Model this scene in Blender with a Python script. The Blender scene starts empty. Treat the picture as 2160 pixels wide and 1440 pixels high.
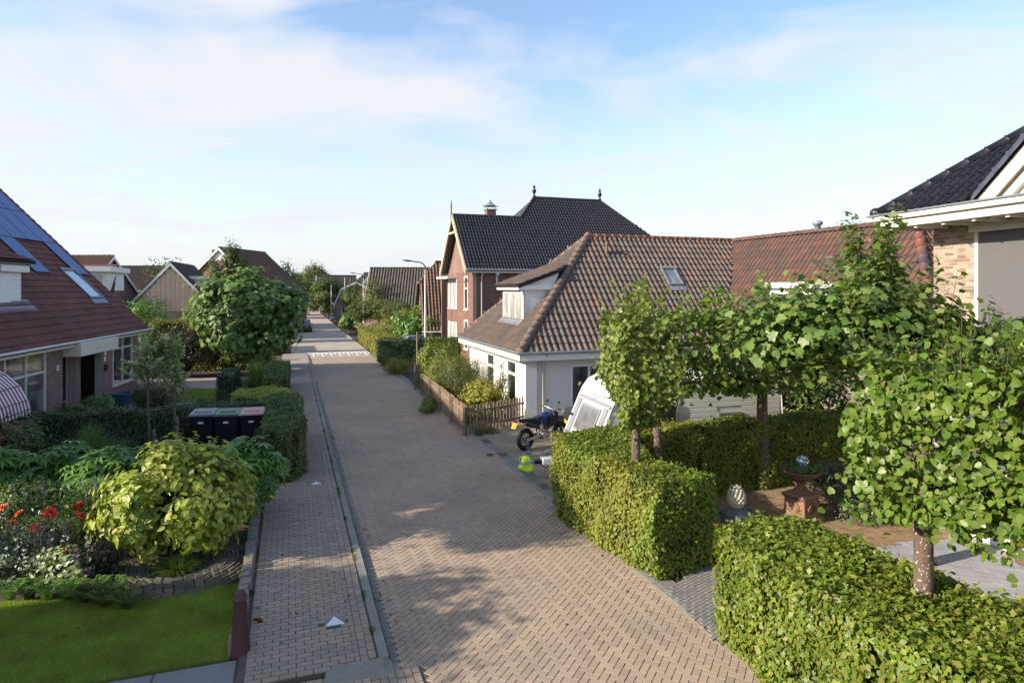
import bpy, math, random
import numpy as np
from mathutils import Vector, Matrix, Euler
random.seed(7); RNG = np.random.default_rng(7)
PI = math.pi
sc = bpy.context.scene
COL = sc.collection
# ------------------------------------------------------------------ camera
F_PX, CAM_H = 1350.0, 5.0
cam_d = bpy.data.cameras.new("camera"); cam = bpy.data.objects.new("camera", cam_d); COL.objects.link(cam)
cam.location = (0, 0, CAM_H); cam.rotation_euler = (PI/2, 0, 0)
cam_d.sensor_width = 36.0; cam_d.lens = 36.0*F_PX/2160.0
cam_d.shift_y = -110.0/2160.0
cam_d.clip_end = 3000.0; cam_d.clip_start = 0.1
sc.camera = cam
# ------------------------------------------------------------------ light
SUN_EL = math.radians(25.0)
SUN_H = Vector((-0.93, -0.37, 0)).normalized()          # horizontal direction towards the sun
TO_SUN = Vector((SUN_H.x*math.cos(SUN_EL), SUN_H.y*math.cos(SUN_EL), math.sin(SUN_EL)))
sd = bpy.data.lights.new("sun", 'SUN'); sun = bpy.data.objects.new("sun", sd); COL.objects.link(sun)
sd.energy = 2.7; sd.angle = math.radians(0.5); sd.color = (1.0, 0.89, 0.73)
sun.location = (-40, -16, 30)
sun.rotation_euler = TO_SUN.to_track_quat('Z', 'Y').to_euler()
world = bpy.data.worlds.new("World"); sc.world = world; world.use_nodes = True
wn, wl = world.node_tree.nodes, world.node_tree.links
wn.clear()
w_out = wn.new('ShaderNodeOutputWorld'); w_bg = wn.new('ShaderNodeBackground')
sky = wn.new('ShaderNodeTexSky'); sky.sky_type = 'NISHITA'; sky.sun_disc = False
sky.sun_elevation = SUN_EL; sky.sun_rotation = math.atan2(SUN_H.x, SUN_H.y)
sky.altitude = 0; sky.air_density = 1.0; sky.dust_density = 1.2; sky.ozone_density = 1.6
w_bg.inputs[1].default_value = 0.088
def wnode(t, **k):
    n = wn.new(t)
    for a, b in k.items(): setattr(n, a, b)
    return n
def dirpx(px, py):
    v = Vector(((px-1080)/F_PX, 1.0, -(py-610)/F_PX)); return v.normalized()
tc = wnode('ShaderNodeTexCoord')
sep = wnode('ShaderNodeSeparateXYZ'); wl.new(tc.outputs['Generated'], sep.inputs[0])
# project the view direction on a cloud layer: (x/z', y/z')
zc = wnode('ShaderNodeMath', operation='ADD'); wl.new(sep.outputs[2], zc.inputs[0]); zc.inputs[1].default_value = 0.22
dx = wnode('ShaderNodeMath', operation='DIVIDE'); wl.new(sep.outputs[0], dx.inputs[0]); wl.new(zc.outputs[0], dx.inputs[1])
dy = wnode('ShaderNodeMath', operation='DIVIDE'); wl.new(sep.outputs[1], dy.inputs[0]); wl.new(zc.outputs[0], dy.inputs[1])
cmb = wnode('ShaderNodeCombineXYZ'); wl.new(dx.outputs[0], cmb.inputs[0]); wl.new(dy.outputs[0], cmb.inputs[1])
mp = wnode('ShaderNodeMapping'); wl.new(cmb.outputs[0], mp.inputs[0])
mp.inputs['Rotation'].default_value = (0, 0, math.radians(-16)); mp.inputs['Scale'].default_value = (0.62, 1.0, 1); mp.inputs['Location'].default_value = (2.65, 0.35, 0)
n1 = wnode('ShaderNodeTexNoise'); wl.new(mp.outputs[0], n1.inputs['Vector'])
n1.inputs['Scale'].default_value = 1.7; n1.inputs['Detail'].default_value = 10; n1.inputs['Roughness'].default_value = 0.52; n1.inputs['Distortion'].default_value = 1.1
# a broad band of cirrus across the view, thinning away from it
bp = wnode('ShaderNodeVectorMath', operation='DOT_PRODUCT'); wl.new(tc.outputs['Generated'], bp.inputs[0]); bp.inputs[1].default_value = dirpx(-200, 150).cross(dirpx(2160, 260)).normalized()
bsq = wnode('ShaderNodeMath', operation='MULTIPLY'); wl.new(bp.outputs['Value'], bsq.inputs[0]); wl.new(bp.outputs['Value'], bsq.inputs[1])
bng = wnode('ShaderNodeMath', operation='MULTIPLY'); wl.new(bsq.outputs[0], bng.inputs[0]); bng.inputs[1].default_value = -1/(0.105**2)
bex = wnode('ShaderNodeMath', operation='EXPONENT'); wl.new(bng.outputs[0], bex.inputs[0])
bml = wnode('ShaderNodeMath', operation='MULTIPLY_ADD'); wl.new(bex.outputs[0], bml.inputs[0]); bml.inputs[1].default_value = 0.17; bml.inputs[2].default_value = -0.055
lfm = wnode('ShaderNodeMath', operation='MULTIPLY_ADD'); wl.new(sep.outputs[0], lfm.inputs[0]); lfm.inputs[1].default_value = -0.10; wl.new(bml.outputs[0], lfm.inputs[2])
nsum = wnode('ShaderNodeMath', operation='ADD'); wl.new(n1.outputs['Fac'], nsum.inputs[0]); wl.new(lfm.outputs[0], nsum.inputs[1])
rp = wnode('ShaderNodeValToRGB'); wl.new(nsum.outputs[0], rp.inputs[0])
rp.color_ramp.elements[0].position = 0.44; rp.color_ramp.elements[1].position = 0.69
rp.color_ramp.elements[1].color = (0.94, 0.94, 0.94, 1)
# long contrail
mp2 = wnode('ShaderNodeVectorMath', operation='DOT_PRODUCT'); wl.new(tc.outputs['Generated'], mp2.inputs[0])
A_, B_ = dirpx(125, 376), dirpx(560, 286)
pn = A_.cross(B_).normalized(); mp2.inputs[1].default_value = pn
ab = wnode('ShaderNodeMath', operation='ABSOLUTE'); wl.new(mp2.outputs['Value'], ab.inputs[0])
mid = (A_+B_).normalized(); half = A_.dot(mid)
mp3 = wnode('ShaderNodeVectorMath', operation='DOT_PRODUCT'); wl.new(tc.outputs['Generated'], mp3.inputs[0]); mp3.inputs[1].default_value = mid
gate = wnode('ShaderNodeMapRange'); wl.new(mp3.outputs['Value'], gate.inputs[0]); gate.inputs[1].default_value = half-0.0004; gate.inputs[2].default_value = half+0.005
n2 = wnode('ShaderNodeTexNoise'); wl.new(tc.outputs['Generated'], n2.inputs['Vector']); n2.inputs['Scale'].default_value = 30; n2.inputs['Detail'].default_value = 4
thr = wnode('ShaderNodeMath', operation='MULTIPLY'); wl.new(n2.outputs['Fac'], thr.inputs[0]); thr.inputs[1].default_value = 0.011
tr = wnode('ShaderNodeMapRange'); wl.new(ab.outputs[0], tr.inputs[0]); tr.inputs[1].default_value = 0.0; wl.new(thr.outputs[0], tr.inputs[2]); tr.inputs[3].default_value = 0.95; tr.inputs[4].default_value = 0
ct = wnode('ShaderNodeMath', operation='MULTIPLY'); wl.new(tr.outputs[0], ct.inputs[0]); wl.new(gate.outputs[0], ct.inputs[1])
mx0 = wnode('ShaderNodeMath', operation='MAXIMUM'); wl.new(rp.outputs[0], mx0.inputs[0]); wl.new(ct.outputs[0], mx0.inputs[1])
# general thin veil that thickens towards the horizon
veil = wnode('ShaderNodeMapRange'); wl.new(sep.outputs[2], veil.inputs[0])
veil.inputs[1].default_value = 0.0; veil.inputs[2].default_value = 0.34; veil.inputs[3].default_value = 0.92; veil.inputs[4].default_value = 0.0
inv1 = wnode('ShaderNodeMath', operation='SUBTRACT'); inv1.inputs[0].default_value = 1; wl.new(mx0.outputs[0], inv1.inputs[1])
inv2 = wnode('ShaderNodeMath', operation='SUBTRACT'); inv2.inputs[0].default_value = 1; wl.new(veil.outputs[0], inv2.inputs[1])
mul = wnode('ShaderNodeMath', operation='MULTIPLY'); wl.new(inv1.outputs[0], mul.inputs[0]); wl.new(inv2.outputs[0], mul.inputs[1])
fac = wnode('ShaderNodeMath', operation='SUBTRACT'); fac.inputs[0].default_value = 1; wl.new(mul.outputs[0], fac.inputs[1])
CLOUD = (3.0, 3.08, 3.26, 1)
mixc = wnode('ShaderNodeMix', data_type='RGBA'); wl.new(fac.outputs[0], mixc.inputs[0]); wl.new(sky.outputs[0], mixc.inputs[6]); mixc.inputs[7].default_value = CLOUD
wl.new(mixc.outputs[2], w_bg.inputs[0]); wl.new(w_bg.outputs[0], w_out.inputs[0])
sc.view_settings.view_transform = 'Standard'; sc.view_settings.look = 'None'
sc.view_settings.exposure = 1.74; sc.view_settings.gamma = 1.0
try: sc.view_settings.use_curve_mapping = False
except Exception: pass
sc.render.engine = 'CYCLES'
cy = sc.cycles
cy.max_bounces = 6; cy.diffuse_bounces = 3; cy.glossy_bounces = 3; cy.transmission_bounces = 4; cy.transparent_max_bounces = 8
cy.use_denoising = True; cy.sample_clamp_indirect = 6.0

# ------------------------------------------------------------------ placing helpers
def W(px, Y, z=0.0):            # world point at depth Y seen at column px of the photograph
    return Vector(((px-1080)/F_PX*Y, Y, z))
def G(px, py, z=0.0):           # world point at height z seen at a pixel
    Y = (CAM_H-z)*F_PX/(py-610.0)
    return Vector(((px-1080)/F_PX*Y, Y, z))
D_ = Vector((-0.3275, 0.9448, 0)); N_ = Vector((0.9448, 0.3275, 0))      # along / across the road
ROT_ROAD = math.atan2(0.3275, 0.9448); ROT_NEAR = math.radians(11.5)
def RT(s, t, z=0): v = D_*s+N_*t; return Vector((v.x, v.y, z))           # road coordinates

# ------------------------------------------------------------------ object helpers
def thing(name, label, cat, loc=(0,0,0), rot=0.0, group=None, kind=None):
    o = bpy.data.objects.new(name, None); COL.objects.link(o); o.empty_display_size = 0.2
    o.location = loc; o.rotation_euler = (0, 0, rot)
    if label: o['label'] = label
    if cat: o['category'] = cat
    if group: o['group'] = group
    if kind: o['kind'] = kind
    return o
def tag(o, label=None, cat=None, group=None, kind=None):
    if label: o['label'] = label
    if cat: o['category'] = cat
    if group: o['group'] = group
    if kind: o['kind'] = kind
    return o
def link_mesh(name, me, parent=None, kind=None, M4=None):
    o = bpy.data.objects.new(name, me); COL.objects.link(o)
    if parent is not None: o.parent = parent
    if M4 is not None: o.matrix_local = M4
    if kind: o['kind'] = kind
    return o
def fast_mesh(name, V, faces, mats, midx=None, smooth=False):
    """V (n,3) array, faces: list of (k,m) int arrays"""
    me = bpy.data.meshes.new(name)
    V = np.asarray(V, dtype=np.float32)
    nl = sum(f.size for f in faces); nf = sum(len(f) for f in faces)
    me.vertices.add(len(V)); me.vertices.foreach_set('co', V.ravel())
    me.loops.add(nl); me.loops.foreach_set('vertex_index', np.concatenate([f.ravel() for f in faces]).astype(np.int32))
    me.polygons.add(nf)
    tot = np.concatenate([np.full(len(f), f.shape[1]) for f in faces]).astype(np.int32)
    st = np.concatenate([[0], np.cumsum(tot)[:-1]]).astype(np.int32)
    me.polygons.foreach_set('loop_start', st)
    try: me.polygons.foreach_set('loop_total', tot)
    except Exception: pass
    if midx is not None: me.polygons.foreach_set('material_index', np.asarray(midx, dtype=np.int32))
    me.polygons.foreach_set('use_smooth', np.full(nf, bool(smooth)))
    for m in (mats if isinstance(mats, (list, tuple)) else [mats]): me.materials.append(m)
    me.update(calc_edges=True)
    return me
class MB:
    """collects simple shapes, links them as one mesh"""
    def __init__(s): s.v = []; s.f = []; s.m = []; s.mi = 0; s.sm = []
    def add(s, vs, fs, smooth=False):
        o = len(s.v); s.v += [tuple(v) for v in vs]; s.f += [tuple(i+o for i in f) for f in fs]
        s.m += [s.mi]*len(fs); s.sm += [smooth]*len(fs); return s
    def box(s, x0, x1, y0, y1, z0, z1):
        vs = [(x,y,z) for z in (z0,z1) for y in (y0,y1) for x in (x0,x1)]
        return s.add(vs, [(0,2,3,1),(4,5,7,6),(0,1,5,4),(2,6,7,3),(0,4,6,2),(1,3,7,5)])
    def obox(s, P, U, V, N, w, h, d):
        """box from corner P, w along U, h along V, d along N"""
        P, U, V, N = Vector(P), Vector(U), Vector(V), Vector(N)
        vs = [P+U*(w*i)+V*(h*j)+N*(d*k) for k in (0,1) for j in (0,1) for i in (0,1)]
        return s.add(vs, [(0,2,3,1),(4,5,7,6),(0,1,5,4),(2,6,7,3),(0,4,6,2),(1,3,7,5)])
    def poly(s, pts): return s.add(pts, [tuple(range(len(pts)))])
    def prism(s, pts, z0, z1):
        n = len(pts); vs = [(p[0],p[1],z0) for p in pts]+[(p[0],p[1],z1) for p in pts]
        fs = [tuple(range(n-1,-1,-1)), tuple(range(n,2*n))]+[(i,(i+1)%n,n+(i+1)%n,n+i) for i in range(n)]
        return s.add(vs, fs)
    def slab(s, pts, off):
        """polygon (3d points) thickened by vector off"""
        n = len(pts); off = Vector(off); vs = [Vector(p) for p in pts]+[Vector(p)+off for p in pts]
        fs = [tuple(range(n-1,-1,-1)), tuple(range(n,2*n))]+[(i,(i+1)%n,n+(i+1)%n,n+i) for i in range(n)]
        return s.add(vs, fs)
    def tube(s, path, r, n=8, caps=True):
        path = [Vector(p) for p in path]; rs = r if isinstance(r, (list, tuple)) else [r]*len(path)
        vs = []; up = Vector((0,0,1))
        for i, p in enumerate(path):
            t = (path[min(i+1,len(path)-1)]-path[max(i-1,0)]).normalized()
            a = t.cross(up if abs(t.z) < .95 else Vector((1,0,0))).normalized(); b = t.cross(a)
            for k in range(n):
                an = 2*PI*k/n; vs.append(p+(a*math.cos(an)+b*math.sin(an))*rs[i])
        fs = [(i*n+k, i*n+(k+1)%n, (i+1)*n+(k+1)%n, (i+1)*n+k) for i in range(len(path)-1) for k in range(n)]
        s.add(vs, fs, True)
        if caps: s.add(vs[:n], [tuple(range(n-1,-1,-1))]); s.add(vs[-n:], [tuple(range(n))])
        return s
    def lathe(s, prof, c=(0,0,0), n=16, lobes=0, depth=0.0):
        c = Vector(c); vs = []
        for r, z in prof:
            for k in range(n):
                a = 2*PI*k/n; rr = r*(1+depth*math.cos(lobes*a)) if lobes else r
                vs.append((c.x+rr*math.cos(a), c.y+rr*math.sin(a), c.z+z))
        fs = [(i*n+k, i*n+(k+1)%n, (i+1)*n+(k+1)%n, (i+1)*n+k) for i in range(len(prof)-1) for k in range(n)]
        return s.add(vs, fs, True)
    def torus(s, c, ax, R, r, n=24, m=8, a0=0, a1=2*PI):
        c, ax = Vector(c), Vector(ax).normalized()
        u = ax.cross(Vector((0,0,1)) if abs(ax.z) < .9 else Vector((1,0,0))).normalized(); v = ax.cross(u)
        full = abs(a1-a0-2*PI) < 1e-6; k = n if full else n+1; vs = []
        for i in range(k):
            a = a0+(a1-a0)*i/n; d = u*math.cos(a)+v*math.sin(a)
            for j in range(m):
                b = 2*PI*j/m; vs.append(c+d*(R+r*math.cos(b))+ax*(r*math.sin(b)))
        fs = [(i*m+j, i*m+(j+1)%m, ((i+1)%k)*m+(j+1)%m, ((i+1)%k)*m+j) for i in range(n) for j in range(m)]
        return s.add(vs, fs, True)
    def cyl(s, c, ax, r, h, n=16):
        c, ax = Vector(c), Vector(ax).normalized(); return s.tube([c-ax*h/2, c+ax*h/2], r, n)
    def sphere(s, c, r, n=12, m=8, sz=1.0):
        prof = [(r*math.sin(PI*i/m)+1e-5, -r*sz*math.cos(PI*i/m)) for i in range(m+1)]
        return s.lathe(prof, c, n)
    def mesh(s, name, mats):
        me = bpy.data.meshes.new(name); me.from_pydata(s.v, [], s.f)
        mats = mats if isinstance(mats, (list, tuple)) else [mats]
        for m in mats: me.materials.append(m)
        me.polygons.foreach_set('material_index', s.m); me.polygons.foreach_set('use_smooth', s.sm)
        me.update(); return me
    def build(s, name, mats, parent=None, kind=None, M4=None, bevel=0):
        o = link_mesh(name, s.mesh(name, mats), parent, kind, M4)
        if bevel:
            b = o.modifiers.new('bevel', 'BEVEL'); b.width = bevel; b.segments = 2; b.limit_method = 'ANGLE'
        return o
# ------------------------------------------------------------------ materials
MATS = {}
def base_mat(name):
    m = bpy.data.materials.new(name); m.use_nodes = True; MATS[name] = m
    nt = m.node_tree; return m, nt.nodes, nt.links, nt.nodes['Principled BSDF']
def rnd_node(n, l):
    """one random number per object and per loose piece"""
    oi = n.new('ShaderNodeObjectInfo'); ge = n.new('ShaderNodeNewGeometry')
    a = n.new('ShaderNodeMath'); a.operation = 'ADD'; l.new(oi.outputs['Random'], a.inputs[0]); l.new(ge.outputs['Random Per Island'], a.inputs[1])
    b = n.new('ShaderNodeMath'); b.operation = 'FRACT'; l.new(a.outputs[0], b.inputs[0]); return b.outputs[0]
def ramp(n, l, src, cols, interp='LINEAR'):
    r = n.new('ShaderNodeValToRGB'); l.new(src, r.inputs[0]); e = r.color_ramp.elements; r.color_ramp.interpolation = interp
    while len(e) < len(cols): e.new(0.5)
    for i, c in enumerate(cols):
        if len(c) == 2: e[i].position = c[0]; e[i].color = (*c[1], 1)
        else: e[i].position = i/(max(1, len(cols)-1)) ; e[i].color = (*c, 1)
    return r.outputs[0]
def noise(n, l, scale, detail=4, rough=0.55, vec=None, dist=0.0):
    x = n.new('ShaderNodeTexNoise'); x.inputs['Scale'].default_value = scale; x.inputs['Detail'].default_value = detail
    x.inputs['Roughness'].default_value = rough; x.inputs['Distortion'].default_value = dist
    if vec is None:
        g = n.new('ShaderNodeNewGeometry'); vec = g.outputs['Position']
    l.new(vec, x.inputs['Vector']); return x.outputs['Fac']
def mixc_(n, l, f, a, b, mode='MIX'):
    m = n.new('ShaderNodeMix'); m.data_type = 'RGBA'; m.blend_type = mode
    for i, v in ((0, f), (6, a), (7, b)):
        if isinstance(v, (int, float)): m.inputs[i].default_value = v
        elif isinstance(v, tuple): m.inputs[i].default_value = (*v[:3], 1)
        else: l.new(v, m.inputs[i])
    return m.outputs[2]
def bump(n, l, h, p, strength=0.4, dist=0.01):
    b = n.new('ShaderNodeBump'); b.inputs['Strength'].default_value = strength; b.inputs['Distance'].default_value = dist
    l.new(h, b.inputs['Height']); l.new(b.outputs[0], p.inputs['Normal'])
def sc_(c, k): return tuple(min(1, x*k) for x in c[:3])
def M(name, col, rough=0.75, var=0.12, scale=3.0, fine=60.0, bmp=0.25, bdist=0.004, metal=0.0, spec=0.4, pieces=None, dirt=None, dirt_amt=0.4, dirt_scale=1.2, coat=0.0):
    """surface with large and fine noise; pieces: colours picked per piece; dirt: second colour in blotches"""
    if name in MATS: return MATS[name]
    m, n, l, p = base_mat(name)
    c = ramp(n, l, rnd_node(n, l), pieces) if pieces else None
    nl_ = noise(n, l, scale, 5); nf = noise(n, l, fine, 3)
    lo = ramp(n, l, nl_, [(0.25, (1-var,)*3), (0.75, (1+var*0.4,)*3)])
    hi = ramp(n, l, nf, [(0.3, (1-var*0.8,)*3), (0.7, (1+var*0.4,)*3)])
    b = mixc_(n, l, 1.0, c if c is not None else tuple(col), lo, 'MULTIPLY')
    b = mixc_(n, l, 1.0, b, hi, 'MULTIPLY')
    if dirt:
        d = ramp(n, l, noise(n, l, dirt_scale, 7, 0.65), [(0.48, (0,0,0)), (0.72, (dirt_amt,)*3)])
        b = mixc_(n, l, d, b, tuple(dirt))
    l.new(b, p.inputs['Base Color'])
    p.inputs['Roughness'].default_value = rough; p.inputs['Metallic'].default_value = metal
    try: p.inputs['Specular IOR Level'].default_value = spec
    except KeyError: pass
    if coat: p.inputs['Coat Weight'].default_value = coat; p.inputs['Coat Roughness'].default_value = 0.06
    if bmp: bump(n, l, nf, p, bmp, bdist)
    return m
def leaf_mat(name, cols, trans=0.35, rough=0.45, spec=0.35, big=0.35, alt=None, alt_scale=.6):
    if name in MATS: return MATS[name]
    m, n, l, p = base_mat(name)
    r = rnd_node(n, l)
    c = ramp(n, l, r, cols)
    if alt: c = mixc_(n, l, ramp(n, l, noise(n, l, alt_scale, 2), [(.42,(0,0,0)),(.58,(1,1,1))]), c, ramp(n, l, r, alt))
    nb = ramp(n, l, noise(n, l, 1.6, 3), [(0.3, (1-big,)*3), (0.7, (1.12,)*3)])
    c = mixc_(n, l, 1.0, c, nb, 'MULTIPLY')
    l.new(c, p.inputs['Base Color']); p.inputs['Roughness'].default_value = rough
    try: p.inputs['Specular IOR Level'].default_value = spec
    except KeyError: pass
    t = n.new('ShaderNodeBsdfTranslucent')
    tcol = mixc_(n, l, 1.0, c, (1.5, 1.5, 0.7), 'MULTIPLY'); l.new(tcol, t.inputs[0])
    mx = n.new('ShaderNodeMixShader'); mx.inputs[0].default_value = trans
    l.new(p.outputs[0], mx.inputs[1]); l.new(t.outputs[0], mx.inputs[2]); l.new(mx.outputs[0], n['Material Output'].inputs[0])
    return m
def glass(name, col=(0.03,0.04,0.045), rough=0.04, spec=0.9, alt=None):
    if name in MATS: return MATS[name]
    m, n, l, p = base_mat(name)
    c = ramp(n, l, noise(n, l, 1.1, 2), [(0.4, col), (0.6, alt or sc_(col, 1.8))])
    l.new(c, p.inputs['Base Color']); p.inputs['Roughness'].default_value = rough
    p.inputs['Specular IOR Level'].default_value = spec; p.inputs['Coat Weight'].default_value = 0.6; p.inputs['Coat Roughness'].default_value = 0.02
    return m
def emit_free(): pass

# ------------------------------------------------------------------ repeated pieces
CAMV = Vector((0, 0, CAM_H))
def dist_cam(parent_mat, p): return ((parent_mat @ p)-CAMV).length
def pmat(o):
    m = Matrix.LocRotScale(o.location, o.rotation_euler, None)
    while o.parent is not None:
        o = o.parent; m = Matrix.LocRotScale(o.location, o.rotation_euler, None) @ m
    return m
def pieces(part, stuff, tmpl, mats4, mat, parent, limit=300, smooth=False, in_view=None):
    """tmpl=(verts, faces) of one piece; the nearest LIMIT become parts that share a mesh, the rest one mesh of stuff"""
    if not mats4: return
    V, Fc = tmpl
    PM = pmat(parent) if parent is not None else Matrix.Identity(4)
    order = sorted(range(len(mats4)), key=lambda i: vis_key(PM @ mats4[i].translation))
    near, rest = order[:limit], order[limit:]
    if near:
        mb = MB(); mb.add(V, Fc, smooth); me = mb.mesh(part, mat)
        for i in near: link_mesh(part, me, parent, None, mats4[i])
    if rest:
        VV = np.array([tuple(v)+(1.0,) for v in V], dtype=np.float64)
        Ms = np.array([[list(r) for r in mats4[i]] for i in rest], dtype=np.float64)
        out = np.einsum('nij,kj->nki', Ms, VV)[:, :, :3].reshape(-1, 3)
        by = {}
        for f in Fc: by.setdefault(len(f), []).append(f)
        k = len(V); offs = (np.arange(len(rest))*k)[:, None, None]
        faces = [(np.array(fl)[None]+offs).reshape(-1, m) for m, fl in by.items()]
        link_mesh(stuff, fast_mesh(stuff, out, faces, mat, smooth=smooth), parent, 'stuff')
def vis_key(p):
    """sort key: visible in the frame and near first"""
    if p.y < 0.5: return 1e6+abs(p.x)
    px = 1080+F_PX*p.x/p.y; py = 610-F_PX*(p.z-CAM_H)/p.y
    off = (px < -10) or (px > 2170) or (py > 1450) or (py < -10)
    return (p-CAMV).length + (1000 if off else 0)
def frame(P, U, V, Nn, su=1, sv=1, sn=1):
    P, U, V, Nn = Vector(P), Vector(U)*su, Vector(V)*sv, Vector(Nn)*sn
    return Matrix(((U.x,V.x,Nn.x,P.x),(U.y,V.y,Nn.y,P.y),(U.z,V.z,Nn.z,P.z),(0,0,0,1)))
def in_poly(x, y, poly):
    c = False; n = len(poly); j = n-1
    for i in range(n):
        xi, yi = poly[i]; xj, yj = poly[j]
        if (yi > y) != (yj > y) and x < (xj-xi)*(y-yi)/(yj-yi)+xi: c = not c
        j = i
    return c
BRICK_T = ([(0,0,0),(1,0,0),(1,1,0),(0,1,0),(.0,.0,1),(1.,.0,1),(1.,1.,1),(.0,1.,1)], [(4,5,6,7),(0,1,5,4),(1,2,6,5),(2,3,7,6),(3,0,4,7)])
def brick_wall(parent, P, U, w, h, mat, mortar, L=0.21, H=0.065, J=0.011, holes=(), thick=0.25, part='brick', limit=300, name='wall', soldier=None):
    """brick wall: mortar slab with single bricks proud of it. holes: (u0,u1,v0,v1)"""
    P, U = Vector(P), Vector(U).normalized(); Z = Vector((0,0,1)); Nn = U.cross(Z)
    mb = MB()
    us = sorted({0.0, w}|{min(max(a,0),w) for hh in holes for a in hh[:2]}); vs = sorted({0.0, h}|{min(max(a,0),h) for hh in holes for a in hh[2:4]})
    for i in range(len(us)-1):
        for j in range(len(vs)-1):
            cu, cv = (us[i]+us[i+1])/2, (vs[j]+vs[j+1])/2
            if any(a < cu < b and c < cv < d for a, b, c, d in holes): continue
            mb.obox(P+U*us[i]+Z*vs[j]-Nn*thick, U, Z, Nn, us[i+1]-us[i], vs[j+1]-vs[j], thick)
    wall = mb.build(name, mortar, parent)
    out = []; rows = int(h/(H))
    for r in range(rows):
        z = r*H; off = -(L/2) if r % 2 else 0.0; u = off
        while u < w:
            a, b = max(u, 0), min(u+L-J, w)
            cz = z+H/2
            segs = [(a, b)]
            for hu0, hu1, hv0, hv1 in holes:
                if hv0-0.01 < cz < hv1+0.01:
                    ns = []
                    for s0, s1 in segs:
                        if s1 <= hu0 or s0 >= hu1: ns.append((s0, s1))
                        else:
                            if s0 < hu0: ns.append((s0, hu0))
                            if s1 > hu1: ns.append((hu1, s1))
                    segs = ns
            for s0, s1 in segs:
                if s1-s0 > 0.03:
                    out.append(frame(P+U*s0+Z*(z+J/2), U, Z, Nn, s1-s0, H-J, 0.008+random.random()*0.004))
            u += L
    pieces(part, 'brickwork', BRICK_T, out, mat, wall if parent is not None and parent.parent is None else parent, limit)
    return wall
def tile_tmpl(w, h, prof, lift=0.03, th=0.018):
    """roof tile: prof = list of (u, n) across; runs from v=0 (lower, lifted) to v=h"""
    k = len(prof); over = 0.04
    V = [(u, -over, n+lift) for u, n in prof]+[(u, h, n) for u, n in prof]+[(u, -over, n+lift-th) for u, n in prof]
    Fc = [(i, i+1, k+i+1, k+i) for i in range(k-1)]+[(2*k+i, 2*k+i+1, i+1, i) for i in range(k-1)]
    return V, Fc
PAN = tile_tmpl(.22, .33, [(0,.012),(.05,0),(.10,.004),(.14,.045),(.18,.055),(.215,.035),(.225,.005)])
PANLO = tile_tmpl(.25, .36, [(0,.004),(.05,-.012),(.10,-.004),(.145,.052),(.19,.068),(.23,.05),(.252,.0)], lift=.035)
PANF = tile_tmpl(.25, .36, [(0,.0),(.10,-.006),(.15,.022),(.22,.026),(.252,.0)], lift=.03)
DBL = tile_tmpl(.30, .34, [(0,.0),(.02,.03),(.06,.03),(.08,.0),(.15,.0),(.17,.03),(.21,.03),(.23,0),(.305,.0)], lift=.045)
def roof_plane(parent, P, U, Vv, poly, tw, th, tmpl, mat, under, limit=0, holes=(), part='roof_tile', name='roof_surface', thick=0.12):
    """tiles on the plane P+u*U+v*V inside poly"""
    P, U, Vv = Vector(P), Vector(U).normalized(), Vector(Vv).normalized(); Nn = U.cross(Vv)
    if Nn.z < 0: raise ValueError('roof plane faces down')
    mb = MB(); mb.slab([P+U*u+Vv*v-Nn*0.012 for u, v in poly], -Nn*thick); base = mb.build(name, under, parent)
    us = [p[0] for p in poly]; vs = [p[1] for p in poly]; out = []
    nu0, nu1 = int(min(us)/tw)-1, int(max(us)/tw)+1; nv1 = int((max(vs)-min(vs))/th)+1; v0 = min(vs)
    for j in range(nv1):
        for i in range(nu0, nu1+1):
            cu, cv = (i+.5)*tw, v0+(j+.5)*th
            if in_poly(cu, cv, poly) and not any(a < cu < b and c < cv < d for a, b, c, d in holes):
                jit = random.uniform(-.004, .004)
                out.append(frame(P+U*(i*tw)+Vv*(v0+j*th+jit)+Nn*(0.004+random.uniform(0,.006)), U, Vv, Nn))
    pieces(part, 'roof_tiling', tmpl, out, mat, parent, limit, smooth=False)
    return base
def caps(parent, A, B, r, mat, L=0.34, name='ridge_tile', n=7, arc=1.15):
    """half round ridge tiles from A (low) to B"""
    A, B = Vector(A), Vector(B); t = (B-A).normalized(); up = Vector((0,0,1)); s = t.cross(up).normalized(); u2 = s.cross(t)
    k = max(1, int(round((B-A).length/L))); Ls = (B-A).length/k
    V = []
    for e, (vv, rr) in enumerate(((-0.03, 1.14), (0.03, 1.14), (0.031, 1.0), (1.0, 0.96))):
        for i in range(n):
            a = -PI/2*arc+PI*arc*i/(n-1); V.append((math.sin(a)*r*rr, vv*Ls if e < 3 else Ls, math.cos(a)*r*rr-r*0.25))
    Fc = [(e*n+i, e*n+i+1, (e+1)*n+i+1, (e+1)*n+i) for e in range(3) for i in range(n-1)]
    Fc.append(tuple(range(n-1, -1, -1)))
    mb = MB(); mb.add(V, Fc, True); me = mb.mesh(name, mat)
    for i in range(k):
        link_mesh(name, me, parent, None, frame(A+t*(i*Ls), s, t, u2))
def cap_end(parent, P, r, mat): MB().sphere(P, r, 10, 6).build('ridge_end', mat, parent)
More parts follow.
